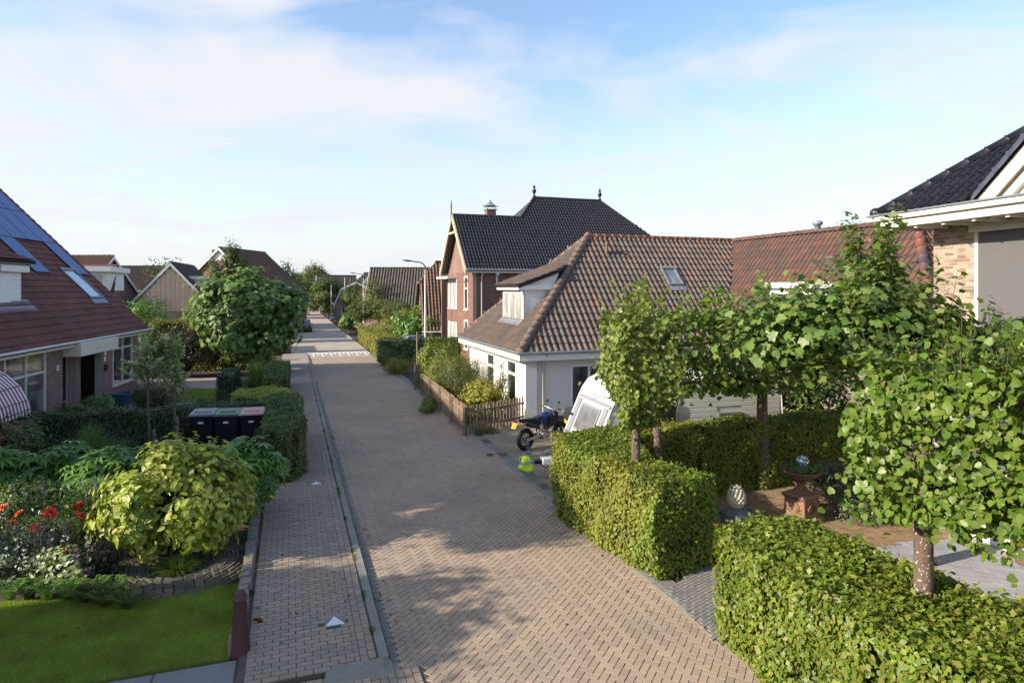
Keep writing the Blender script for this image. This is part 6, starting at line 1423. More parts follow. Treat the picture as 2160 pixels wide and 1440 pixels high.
sp_ = ramp(n_, l_, noise(n_, l_, 28, 2, .5), [(.62,(0,0,0)),(.68,(.75,)*3)]); l_.new(mixc_(n_, l_, sp_, src, (.55,.52,.44)), p_.inputs['Base Color'])
panel_tree('linden with pale upright block crown beside the caravan front', (2.44,12.56,0), ROT_NEAR+PI/2-.1, .82, .55, 2.42, 4.42, .095, 7200, LIN2, .082, cx=-.10, taper=.5, shoots=34, surf=.8, shoot_h=.85)
panel_tree('linden with shaded spreading crown behind the pale one', (3.37,14.85,0), ROT_ROAD, 1.5, .42, 2.55, 4.45, .10, 2600, LIN, .115, cx=1.2, shoots=14)
panel_tree('linden with a dark stout trunk standing in the rear hedge', (6.3,16.1,0), ROT_ROAD, 1.55, .42, 2.5, 4.4, .14, 2800, LIN, .12, cx=.1, shoots=12)
panel_tree('big near linden with a wide leafy curtain and speckled trunk', (4.72,7.33,0), ROT_NEAR+PI/2+.30, 1.75, .50, 2.46, 4.15, .105, 12000, LIN, .080, cx=-1.22, parts=300, shoots=60, surf=.62, shoot_h=.6)
# plane trees with lobed leaves: sprays of upright shoots
def shoot_crown(t, c, r, n_sh, h, mat, tm, size, per=26, parts=0, spread=.35, name='crown'):
    mb = MB(); P2 = []; N2 = []; T2_ = []
    for i in range(n_sh):
        d = RNG.normal(size=3); d /= np.linalg.norm(d); rr = RNG.random()**.45
        s0 = np.array(c)+d*np.array(r)*rr*np.array([1,1,.9])+np.array([0,0,-.25]); hh = h*random.uniform(.45,1)*(1.15 if d[2] > .3 else .8)
        dr = np.array([d[0]*spread+random.gauss(0,.18), d[1]*spread+random.gauss(0,.18), 1.0]); dr /= np.linalg.norm(dr); e = s0+dr*hh
        mb.tube([s0, s0+(e-s0)*.5+RNG.normal(size=3)*.03, e], [.010,.007,.003], 4, False)
        k = per; f = (np.arange(k)+RNG.random(k)*.6)/k; a = np.arange(k)*2.4+random.random()*6; sz = np.stack([np.cos(a),np.sin(a),np.full(k,.15)],axis=1)
        off = .05+.10*(1-f)
        P2.append(s0+f[:,None]*(e-s0)+sz*off[:,None]); T2_.append(sz*1.6+np.array([0,0,-.5])); N2.append(sz*.35+np.array([0,0,1.0])+RNG.normal(size=(k,3))*.45)
    mb.build('shoots', m_stem, t); P2 = np.concatenate(P2); N2 = np.concatenate(N2); T2_ = np.concatenate(T2_)
    leaves(name, tm, P2, N2, size*(.4+.8*RNG.random(len(P2))), mat, t, tip=T2_, spin=.35, parts=parts)
def plane(label, loc, th, tr, c, r, n, n_sh, h, size, parts, lean=(0,0)):
    t = tree('plane_tree', label, loc, th, tr, c, r, n, MAPLE, size, PLA, m_trunk, clumps=110, sig=.16, shell=.25, tip=np.array([0,0,-.5]), up=.3, limbs=12, lean=lean)
    shoot_crown(t, c, r, n_sh, h, PLA, MAPLE, size, parts=parts, name='spray_leaves'); return t
pt1 = plane('large lobed plane tree filling the view below the corner house', (7.46,11.6,0), 3.0, .12, (-1.35,0,4.25), (2.1,1.2,1.0), 3600, 200, .95, .138, 300, (-.4,0))
plane('lobed plane tree in front of the corner house balcony', (9.3,11.6,0), 2.3, .12, (0,0,3.5), (1.7,1.1,.8), 2400, 120, .8, .135, 150)
shoot_crown(pt1, (-.65,.6,5.0), (.55,.5,.9), 50, 1.25, PLA, MAPLE, .135, per=34, name='top_sprays')
bush('laurel_shrub', 'leafy laurel shrub behind the rear hedge beside the caravan end', (8.3,18.0,0), (1.5,.6,1.35), 5000, OVAL, .12, DKG, m_stem, clumps=90, sig=.12, core=m_core, cz=1.3)
# lavender by the terrace
lv = B('lavender_mound', 'grey green lavender mound on the terrace', 1840, 13.95, 0, (.95,.62,.36), 9000, TRI, .05, LAV, clumps=90, up=.8, tip=np.array([0,0,2.5]), core=m_core)
lv = B('lavender_mound', 'darker lavender mound behind, against the rear hedge', 1785, 15.3, 0, (1.0,.6,.42), 8000, TRI, .06, LAV, clumps=90, up=.8, tip=np.array([0,0,2.5]), core=m_core)
# small plants under the right hedge and at kerbs
B('weed_tuft', 'weedy tuft at the foot of the picket fence', 905, 26.5, 0, (.3,1.2,.22), 2500, TRI, .07, YG, clumps=40, tip=np.array([0,0,2]))
# unseen trees added to shade the pavement
# ================================================================== wheelie bins
m_bin = M('bin_plastic', (.013,.015,.022), .42, .15, 3, 50, .1, .001)
def wheelie(px, Y, lidcol, label, lidname):
    t = thing('wheelie_bin', label, 'wheelie bin', W(px,Y), .25+random.uniform(-.04,.04), 'wheelie bins by the hedge')
    w0, w1, d0, d1 = .24, .30, .25, .36
    mb = MB(); mb.add([(-w0,-d0,.05),(w0,-d0,.05),(w0,d0,.05),(-w0,d0,.05),(-w1,-d1,.98),(w1,-d1,.98),(w1,d1,.98),(-w1,d1,.98)], [(0,3,2,1),(0,1,5,4),(1,2,6,5),(2,3,7,6),(3,0,4,7)]); mb.build('body', m_bin, t, bevel=.02)
    MB().box(-w1-.02,w1+.02,-d1-.025,d1+.02,.96,1.01).build('rim', m_bin, t, bevel=.008)
    q = MB(); a, b = w1+.03, d1+.04
    q.add([(-a,-b,1.01),(a,-b,1.01),(a,b,1.01),(-a,b,1.01),(-a*.93,-b*.85,1.055),(a*.93,-b*.85,1.055),(a*.93,b*.9,1.11),(-a*.93,b*.9,1.11)], [(0,3,2,1),(0,1,5,4),(1,2,6,5),(2,3,7,6),(3,0,4,7),(4,5,6,7)]); lid = q.build('lid', lidcol, t, bevel=.015)
    MB().box(-.2,.2,-.12,.16,1.075,1.088).build('lid_recess', lidcol, lid, bevel=.004)
    for s_ in (-1,1): MB().cyl((s_*.26,.27,.1),(1,0,0),.1,.05,14).build('wheel', m_black, t)
    MB().tube([(-.24,.4,.99),(.24,.4,.99)], .015, 8).build('handle', m_bin, t)
    st = MB(); st.add([(-.07,-d1+.012,.80),(.06,-d1+.012,.80),(.06,-d1-.003+.008,.88),(-.07,-d1+.005,.88)], [(0,1,2,3)]); 
    MB().box(-.07,.06,-.345,-.338,.80,.86).build('sticker', m_white, t)
    t.scale = (1.14,1.1,1.12)
    return t
wheelie(430, 19.9, M('lid_grey', (.10,.12,.16), .35, .1), 'wheelie bin with grey blue lid', 'g'); wheelie(482, 19.95, M('lid_green', (.03,.11,.07), .35, .1), 'wheelie bin with green lid between the other two', 'g'); wheelie(534, 20.1, M('lid_pink', (.52,.26,.24), .4, .1), 'wheelie bin with faded orange pink lid', 'o')
# bollard
bl = thing('bollard', 'dark red brown tapered bollard at the corner of the lawn', 'bollard', G(507,1380), 0)
MB().lathe([(.135,-.02),(.135,.02),(.128,.05),(.082,.74),(.082,.76)], (0,0,0), 24).build('shaft', M('bollard_paint', (.085,.035,.035), .5, .2, 5, 60, .2, .002), bl)
MB().lathe([(.09,.75),(.095,.765),(.09,.785),(.078,.79),(.078,.82),(.066,.86),(.04,.885),(.002,.895)], (0,0,0), 24).build('cap', MATS['bollard_paint'], bl)
# low wall of rough stone blocks
LWo = thing('stone_edging_wall', 'low wall of rough grey stone blocks along the pavement', 'wall', (0,0,0), ROT_ROAD)
m_blk = M('rough_granite', (.25,.23,.2), .9, .3, 5, 50, .8, .008, pieces=[(.24,.225,.2),(.30,.27,.22),(.19,.18,.175),(.27,.235,.195),(.22,.17,.15)], dirt=(.10,.11,.06), dirt_amt=.35, dirt_scale=5)
s = 9.45
while s < 15.6:
    L = random.uniform(.16,.32); x0 = -.80+random.uniform(-.015,.015); z1 = .22+random.uniform(-.03,.03)
    mb = MB(); j = lambda: random.uniform(-.014,.014)
    mb.add([(x0+j(),s+j(),-.03),(x0+.19+j(),s+j(),-.03),(x0+.19+j(),s+L+j(),-.03),(x0+j(),s+L+j(),-.03),(x0+.015+j(),s+.012+j(),z1+j()),(x0+.175+j(),s+.012+j(),z1+j()),(x0+.175+j(),s+L-.012+j(),z1+j()),(x0+.015+j(),s+L-.012+j(),z1+j())], [(0,3,2,1),(0,1,5,4),(1,2,6,5),(2,3,7,6),(3,0,4,7),(4,5,6,7)])
    mb.build('stone', m_blk, LWo, bevel=.014); s += L+.012
# fallen leaves
m_fall = M('fallen_leaf', (.22,.1,.04), .8, .3, 6, 30, 0, pieces=[(.26,.12,.04),(.18,.08,.03),(.3,.2,.06)])
V, Fc = OVAL
P_ = []
for i in range(170):
    r_ = random.random()
    if r_ < .3: P_.append(RT(random.uniform(8.8,25), random.uniform(1.3,1.5), .02))
    elif r_ < .5: P_.append(RT(random.uniform(8,24), random.uniform(-.5,1.0), .075))
    elif r_ < .75: P_.append(RT(random.uniform(8,26), random.uniform(5.2,6.1), .02))
    elif r_ < .9: P_.append(RT(random.uniform(9.5,11.2), random.uniform(-6,-1), .065))
    else: P_.append(RT(random.uniform(8,24), random.uniform(1.5,5.6), .02))
P_ = np.array([tuple(p) for p in P_])
fl = leaves('fallen_leaves', (V*np.array([1,1,3]), Fc), P_, np.tile([0,0,1.0],(len(P_),1))+RNG.normal(size=(len(P_),3))*.35, .045+.035*RNG.random(len(P_)), m_fall, None, kind='stuff'); fl['label'] = 'scattered fallen brown leaves on paving and lawn'
big = thing('fallen_leaf', 'crumpled brown leaf beside the bollard', 'leaf', G(541,1322)+Vector((0,0,.08)), .4); leaves('blade', (V*np.array([1,1,5]), Fc), np.array([[0,0,0],[.03,.02,.01],[-.02,.03,.0]]), np.array([[0,0,1.],[.4,0,1],[-.3,.2,1]]), .10, m_fall, big)
big = thing('fallen_leaf', 'curled orange leaf on the road edging by the drive', 'leaf', G(1034,962)+Vector((0,0,.02)), 1.4); leaves('blade', (V*np.array([1,1,5]), Fc), np.array([[0,0,0],[.04,.02,.01]]), np.array([[0,.3,1.],[.4,0,1]]), .17, m_fall, big)
# ================================================================== caravan
aC = Vector((.963,.27,0)); rotC = math.atan2(.27,.963)
CV = thing('caravan', 'white touring caravan parked behind the corner hedge', 'caravan', (2.42,17.4,0), rotC)
m_cv = M('caravan_white', (.60,.60,.59), .35, .05, .8, 40, .03, .001, coat=.25); m_cg = M('caravan_grey', (.23,.23,.25), .45, .06); m_cs = M('caravan_side', (.72,.715,.70), .5, .06, 2, 150, .15, .001)
hw = 1.12
prof = [(-.62,.50),(-.70,.62),(-.70,.85),(-.60,1.02),(-.18,1.98),(-.07,2.2),(.10,2.42),(.38,2.55),(.8,2.58),(4.6,2.56),(4.85,2.4),(4.92,1.6),(4.9,.5)]
mb = MB(); n = len(prof)
V = [(x,-hw,z) for x,z in prof]+[(x,hw,z) for x,z in prof]
for i in range(n-1): mb.add([V[i],V[i+1],V[n+i+1],V[n+i]], [(0,3,2,1)], False)
mb.add([V[0],V[n],V[n+n-1],V[n-1]], [(0,3,2,1)]); mb.build('body_shell', m_cv, CV)
mb = MB()
for y in (-hw, hw): mb.add([(x,y,z) for x,z in prof], [tuple(range(n)) if y < 0 else tuple(range(n-1,-1,-1))])
mb.build('side_wall', m_cs, CV)
# trim rails following the profile on both edges
mb = MB()
for y in (-hw, hw): mb.tube([(x,y,z) for x,z in prof], .028, 6)
mb.build('corner_trim', m_cv, CV)
# ribbed side boards, each a part
def side_x(z):
    for (xa,za),(xb,zb) in zip(prof, prof[1:]):
        if min(za,zb) <= z <= max(za,zb) and xa < 1 and xb < 1 and za != zb: return xa+(xb-xa)*(z-za)/(zb-za)
    return 0
for k in range(15):
    z = .54+k*.132
    for (xa, xb) in ((None,.62),(1.68,2.85 if .95 < z < 1.75 else 4.82),(3.6,4.82)):
        if xa == 3.6 and not (.95 < z < 1.75): continue
        if xa == 1.68 and z > 2.1: pass
        x0 = side_x(z+.06)+.04 if xa is None else xa
        if z > 2.0 and xa is None: xb = 4.75
        if z > 2.0 and xa is not None: continue
        mb = MB(); mb.add([(x0,-hw-.001,z),(xb,-hw-.001,z),(xb,-hw-.012,z+.012),(x0,-hw-.012,z+.012),(x0,-hw-.012,z+.118),(xb,-hw-.012,z+.118),(xb,-hw-.001,z+.130),(x0,-hw-.001,z+.130)], [(0,1,2,3),(3,2,5,4),(4,5,6,7)]); mb.build('side_panel', m_cs, CV)
# door
mb = MB(); mb.box(.66,1.64,-hw-.02,-hw-.005,.5,1.98); mb.build('doorway_shade', M('doorway_dark', (.02,.02,.022), .6, .1), CV)  # flat dark sheet; the doorway's inner shade is put into its colour
mb = MB(); mb.box(.62,.66,-hw-.05,-hw-.003,.5,2.02); mb.box(1.64,1.68,-hw-.05,-hw-.003,.5,2.02); mb.box(.66,1.64,-hw-.05,-hw-.003,1.98,2.02); mb.build('door_frame', m_metal, CV)
# side window
mb = MB(); mb.box(2.86,3.58,-hw-.05,-hw-.004,1.0,1.72); w_s = mb.build('side_window', m_cg, CV, bevel=.03); MB().box(2.93,3.51,-hw-.062,-hw-.051,1.07,1.65).build('pane', m_glass, w_s)
# front window on the raked face
FV = Vector((.42,0,.96)).normalized(); FN = Vector((-.96,0,.42)).normalized()
def front(u, v, up=0): return Vector((-.60,0,1.02))+Vector((0,1,0))*u+FV*v+FN*up
mb = MB(); mb.obox(front(.62,.12,.004), (0,-1,0), FV, FN, 1.24, .78, .045); fw = mb.build('front_window', m_cg, CV, bevel=.03)
MB().obox(front(.56,.18,.05), (0,-1,0), FV, FN, 1.12, .66, .012).build('pane', glass('acrylic', (.08,.085,.10), .08, .5, (.16,.16,.17)), fw)
mb = MB(); mb.obox(front(1.08,1.0,.002), (0,-1,0), FV, FN, 2.16, .10, .02); mb.build('rain_strip', m_cg, CV)
for u in (1.03, -.75):
    mb = MB(); mb.obox(front(u,-.02,.002), (0,-1,0), FV, FN, .24, 1.0, .03); mb.build('front_rib', m_cg, CV)
for u in (.98,-.86): MB().obox(front(u+.05,.42,.04), (0,-1,0), FV, FN, .1, .07, .05).build('marker_light', m_black, CV)
mb = MB(); mb.box(-.72,-.60,-1.0,1.0,.99,1.03); mb.build('gas_locker_lip', m_cg, CV)
mb = MB(); e0 = Vector((-.05,-.1,2.27)); EV = Vector((.17,0,.22)).normalized(); EN = Vector((-.22,0,.17)).normalized()
base = front(.1,1.18,.0)+Vector((0.0,0,.0))
def em(u, v): return Vector((-.125,0,2.09))+Vector((0,1,0))*u+EV*v+EN*.02
for a, b in (((-.16,0),(.16,0)),((-.16,0),(-.22,.07)),((.16,0),(.22,.07)),((-.22,.07),(.22,.07)),((0,.07),(0,.3)),((0,.3),(-.14,.1)),((.02,.28),(.15,.1)),((0,0),(0,-.07)),((0,-.07),(.05,-.1))):
    mb.tube([em(*a), em(*b)], .011, 5)
mb.build('ship_emblem', m_cg, CV)
for s_ in (-1,1):
    MB().cyl((2.4,s_*(hw-.12),.32),(0,1,0),.32,.2,20).build('wheel', m_black, CV)
# drawbar with white cover, jockey wheel, coupling
HT = thing('drawbar_dummy', None, None) if False else None
Lh = -1.62
mb = MB(); mb.tube([(-.6,-.7,.42),(-1.25,0,.45)], .035, 6); mb.tube([(-.6,.7,.42),(-1.25,0,.45)], .035, 6); mb.build('a_frame', m_metal, CV)
mb = MB(); mb.obox((-1.42,-.13,.38), (1,0,0), (0,1,0), (0,0,1), .72, .26, .17); mb.obox((-.9,-.2,.55),(1,0,0),(0,1,0),(0,0,1),.26,.3,.03); mb.build('drawbar_cover', m_cv, CV, bevel=.02)
mb = MB(); 
for i in range(6): mb.torus((-1.46-i*.028,0,.45),(1,0,0),.05,.018,14,6)
mb.build('rubber_gaiter', m_black, CV)
mb = MB(); mb.tube([(-1.6,0,.45),(-1.78,0,.47)], .04, 8); mb.sphere((-1.82,0,.45), .06, 10, 6); mb.tube([(-1.7,0,.5),(-1.8,.02,.62),(-1.95,.05,.68)], .018, 6); mb.build('coupling_head', m_metal, CV)
mb = MB(); mb.tube([(-1.08,-.17,.2),(-1.08,-.17,.95)], .024, 8); mb.tube([(-1.08,-.17,.95),(-1.0,-.17,1.0)], .012, 6); mb.build('jockey_post', m_metal, CV)
mb = MB(); mb.cyl((-1.08,-.17,.13),(.3,1,0),.13,.06,20); jw = mb.build('jockey_wheel', m_black, CV); MB().cyl((-1.08,-.17,.13),(.3,1,0),.05,.066,12).build('hub', m_white, jw)
mb = MB(); mb.tube([(-.95,.1,.55),(-.9,.12,.8),(-.98,.1,1.02),(-1.03,.1,1.05)], [.035,.05,.02,.015], 8); mb.build('handbrake', m_cv, CV)
mb = MB(); mb.tube([(-1.3,.08,.56),(-1.15,.12,.68),(-1.0,.1,.66),(-.85,.05,.6)], .011, 6); mb.tube([(-1.5,-.05,.42),(-1.35,-.1,.3),(-1.2,-.12,.36)], .011, 6); mb.build('cable', m_black, CV)
for ch in CV.children:
    if ch.name.split('.')[0] in ('a_frame','drawbar_cover','rubber_gaiter','coupling_head','jockey_post','jockey_wheel','handbrake','cable'): ch.location.x -= .28
# reflective vest over the coupling
m, n_, l_, p_ = base_mat('hi_vis'); tcn = n_.new('ShaderNodeTexCoord'); sp = n_.new('ShaderNodeSeparateXYZ'); l_.new(tcn.outputs['Object'], sp.inputs[0])
l_.new(ramp(n_, l_, sp.outputs[2], [(0.0,(.58,.78,.02)),(.20,(.30,.31,.32)),(.27,(.58,.78,.02)),(.42,(.30,.31,.32)),(.49,(.58,.78,.02))], 'CONSTANT'), p_.inputs['Base Color']); p_.inputs['Roughness'].default_value = .6; m_vis = m
hp_ = CV.matrix_basis @ Vector((0,0,0)); cw = Matrix.LocRotScale(CV.location, CV.rotation_euler, None) @ Vector((-2.14,0,.0))
vs = thing('safety_vest', 'yellow safety vest with grey bands draped over the caravan coupling', 'safety vest', (cw.x,cw.y,0), rotC)
NU, NV = 14, 10; V = []
for j in range(NV+1):
    f = j/NV
    for i in range(NU+1):
        a = -PI*.95+2*PI*.95*i/NU; z = .60-.06*math.sin(f*2.2)-.26*f-.12*f*(1+math.cos(a-.4))*.5
        r = .10+.085*math.sin(f*PI*.6)+.028*math.sin(a*3+f*5); V.append((math.cos(a)*r*1.1-.02+f*.03, math.sin(a)*r, z))
V.append((-.0,0,.63)); top_i = len(V)-1
Fq = [(j*(NU+1)+i, j*(NU+1)+i+1, (j+1)*(NU+1)+i+1, (j+1)*(NU+1)+i) for j in range(NV) for i in range(NU)]+[(i+1, i, top_i) for i in range(NU)]
mb = MB(); mb.add(V, Fq, True); mb.build('cloth', m_vis, vs)
# strap between motorbike wheel and drawbar
sp_ = thing('lock_chain', 'blue grey lock chain from coupling to the motorcycle wheel', 'chain', (0,0,0), 0)
A = Vector((cw.x+.08,cw.y+.02,.58)); B2 = G(1112,948)+Vector((.02,-.1,.25)); k = 9
for i in range(k):
    p = A.lerp(B2, (i+.5)/k)+Vector((0,0,-.05*math.sin(PI*i/k))); q = (B2-A).normalized(); ax = q.cross(Vector((0,0,1)) if i % 2 else Vector((1,0,0))).normalized()
    MB().torus(p, ax, .055, .014, 14, 6).build('link', M('chain_blue', (.10,.13,.2), .4, .1, metal=.5), sp_)
# ================================================================== motorcycle
PR = G(1108,949); PF_ = Vector((2.0,21.0,0)); dirm = (PF_-PR); dirm.z = 0
# rear wheel near the camera, front wheel hidden behind the caravan nose
rotM = math.atan2(.86, 1.0)
MC = thing('motorcycle', 'blue black supermoto motorcycle parked between fence and caravan', 'motorcycle', (PR.x,PR.y,0), rotM)
m_tyre = M('tyre', (.018,.017,.017), .75, .15, 5, 60, .2, .002); m_blue = M('moto_blue', (.012,.022,.11), .3, .1, 2, 40, .0, .001, coat=.5); m_dark = M('moto_black', (.014,.014,.018), .35, .15, coat=.2); m_alu = M('alloy', (.5,.5,.52), .35, .1, metal=.9); m_eng = M('engine_grey', (.16,.16,.17), .45, .2, 6, 40, .2, .003, metal=.6)
WB = 1.42; LE = .10    # lean on side stand
def wheel(x, name, R=.31, tw_=.065):
    mb = MB(); mb.torus((x,0,R),(0,1,0),R-tw_*.85,tw_,30,10); w = mb.build(name, m_tyre, MC)
    mb = MB(); mb.torus((x,0,R),(0,1,0),R-tw_*1.7,.018,28,6); mb.cyl((x,0,R),(0,1,0),.045,.14,14)
    for i in range(9):
        a = 2*PI*i/9
        for s_ in (-1,1): mb.tube([(x+.04*math.cos(a),s_*.045,R+.04*math.sin(a)),(x+(R-tw_*1.75)*math.cos(a+.22*s_),0,R+(R-tw_*1.75)*math.sin(a+.22*s_))], .007, 4, False)
    mb.build('rim', m_dark, w)
    mb = MB(); mb.torus((x,-.065,R),(0,1,0),.095,.014,22,4); mb.build('brake_disc', m_alu, w)
wheel(0,'rear_wheel'); wheel(WB,'front_wheel')
mb = MB()
for s_ in (-1,1): mb.obox((-.06,s_*.115-.015,.27), (math.cos(.13),0,math.sin(.13)), (0,0,1), (0,1,0), .56, .075, .03)
mb.build('swing_arm', m_alu, MC)
mb = MB()
for s_ in (-1,1):
    mb.tube([(WB,s_*.10,.31),(WB-.17,s_*.10,.66)], .036, 10); mb.tube([(WB-.17,s_*.10,.66),(WB-.32,s_*.10,1.0)], .027, 8)
mb.build('fork', m_dark, MC)
mb = MB(); mb.tube([(.45,-.03,.30),(.40,-.03,.55),(.62,0,.82),(1.08,0,.94)], .026, 8); mb.tube([(1.08,0,.94),(.92,.07,.45),(.7,.08,.28),(.45,.03,.28)], .022, 8); mb.tube([(.5,.09,.6),(.05,.08,.8),(-.12,.04,.84)], .018, 6); mb.tube([(.5,-.09,.6),(.05,-.08,.8),(-.12,-.04,.84)], .018, 6); mb.build('chassis', m_dark, MC)
mb = MB(); mb.box(.5,.86,-.13,.13,.26,.48); mb.obox((.72,-.075,.46),(math.cos(-.3),0,math.sin(.3)),(0,1,0),(-math.sin(.3)*-1*.0,0,1),.17,.15,.26); mb.build('engine', m_eng, MC, bevel=.03)
mb = MB(); mb.cyl((.62,-.145,.38),(0,1,0),.10,.05,18); mb.cyl((.80,-.14,.36),(0,1,0),.065,.04,16); mb.cyl((.62,.145,.38),(0,1,0),.10,.05,18); mb.build('engine_cover', m_alu, MC)
mb = MB()
for i in range(6): mb.box(.73,.93,-.09,.09,.50+i*.028,.512+i*.028)
mb.build('cooling_fins', m_eng, MC)
mb = MB(); mb.tube([(.92,-.06,.6),(1.02,-.12,.48),(.85,-.17,.42),(.6,-.17,.52),(.38,-.16,.62)], .022, 8); mb.build('exhaust_pipe', m_alu, MC)
mb = MB(); mb.tube([(.42,-.16,.6),(.30,-.16,.66),(-.12,-.17,.80),(-.16,-.17,.81)], [.035,.06,.062,.045], 12); mb.build('silencer', m_dark, MC)
mb = MB(); V = []
for x, z0, z1, wd in ((.52,.74,.90,.10),(.68,.72,.985,.14),(.86,.70,1.02,.15),(1.0,.74,.99,.11),(1.08,.84,.96,.05)):
    V += [(x,-wd,z0),(x,-wd*.8,z1-.04),(x,0,z1),(x,wd*.8,z1-.04),(x,wd,z0)]
mb.add(V, [(i*5+j, i*5+5+j, i*5+6+j, i*5+1+j) for i in range(4) for j in range(4)]+[(0,1,2,3,4),(24,23,22,21,20)], True); mb.build('fuel_tank', m_blue, MC)
for s_ in (-1,1):
    mb = MB(); mb.slab([(.72,s_*.16,.93),(1.16,s_*.17,.90),(1.22,s_*.15,.80),(1.02,s_*.17,.56),(.86,s_*.18,.60)], (0,s_*.012,0)); mb.build('radiator_shroud', m_blue if s_ > 0 else m_dark, MC)
    mb = MB(); mb.slab([(.50,s_*.11,.80),(.42,s_*.12,.62),(.10,s_*.11,.72),(-.26,s_*.07,.86),(-.22,s_*.07,.90),(.2,s_*.1,.88)], (0,s_*.012,0)); mb.build('side_cover', m_dark, MC)
mb = MB(); V = []
for x, z, wd in ((.80,1.0,.09),(.62,.93,.115),(.4,.885,.12),(.15,.89,.11),(-.08,.91,.09),(-.2,.92,.06)): V += [(x,-wd,z-.05),(x,-wd*.85,z),(x,wd*.85,z),(x,wd,z-.05)]
mb.add(V, [(i*4+j, i*4+4+j, i*4+5+j, i*4+1+j) for i in range(5) for j in range(3)], True); mb.build('saddle', M('seat_vinyl', (.02,.02,.025), .6, .1), MC)
mb = MB(); mb.slab([(-.1,-.09,.90),(-.1,.09,.90),(-.42,.06,.90),(-.46,0,.895),(-.42,-.06,.90)], (0,0,-.012)); mb.build('rear_mudguard', m_dark, MC)
mb = MB(); mb.obox((-.38,.09,.83),(0,-1,0),(-.45,0,-.9),(-.9,0,.45),.18,.17,.004); mb.build('number_plate', M('dutch_plate', (.72,.42,.03), .5, .15), MC)
MB().box(-.40,-.36,-.04,.04,.85,.885).build('tail_light', M('red_lens', (.3,.01,.01), .25, .1), MC)
mb = MB(); mb.slab([(WB-.36,-.08,.74),(WB-.36,.08,.74),(WB-.05,.06,.70),(WB+.2,0,.66),(WB-.05,-.06,.70)], (0,0,-.012)); mb.build('front_mudguard', m_blue, MC)
mb = MB(); mb.slab([(1.20,-.09,.98),(1.20,.09,.98),(1.27,.07,.78),(1.27,-.07,.78)], (.02,0,0)); mb.build('headlamp_cowl', m_dark, MC)
MB().sphere((1.27,0,.88), .06, 12, 8).build('headlamp', m_glass_pale, MC)
mb = MB(); mb.tube([(1.0,.40,1.10),(1.05,.25,1.11),(1.10,.09,1.05),(1.10,-.09,1.05),(1.05,-.25,1.11),(1.0,-.40,1.10)], .012, 8); mb.build('handlebar', m_metal, MC)
for s_ in (-1,1):
    MB().tube([(1.03,s_*.30,1.107),(.995,s_*.43,1.10)], .018, 8).build('grip', m_black, MC)
    mb = MB(); mb.tube([(1.08,s_*.28,1.10),(1.06,s_*.42,1.08)], .007, 5); mb.build('lever', m_black, MC)
    mb = MB(); mb.tube([(1.06,s_*.22,1.12),(1.12,s_*.24,1.26)], .006, 5); mb.sphere((1.12,s_*.245,1.28), .045, 10, 6, .7); mb.build('mirror', m_black, MC)
MB().obox((1.09,.12,1.08),(0,1,0),(1,0,0),(0,0,1),.12,.05,.03).build('hand_guard', M('bright_blue', (.02,.10,.6), .35, .1), MC)
mb = MB(); mb.tube([(1.10,.05,1.04),(1.2,.12,1.2),(1.0,.2,1.28),(.9,.1,1.12),(1.05,.02,1.0)], .007, 5); mb.tube([(1.1,-.1,1.04),(1.25,-.05,1.1),(1.2,0,.9)], .007, 5); mb.build('cables', m_black, MC)
mb = MB(); mb.tube([(.5,.14,.32),(.45,.32,.02)], .012, 6); mb.build('side_stand', m_dark, MC)
MC.rotation_euler = (math.radians(-5)*0, 0, rotM); MC.scale = (1.08,1.08,1.08)
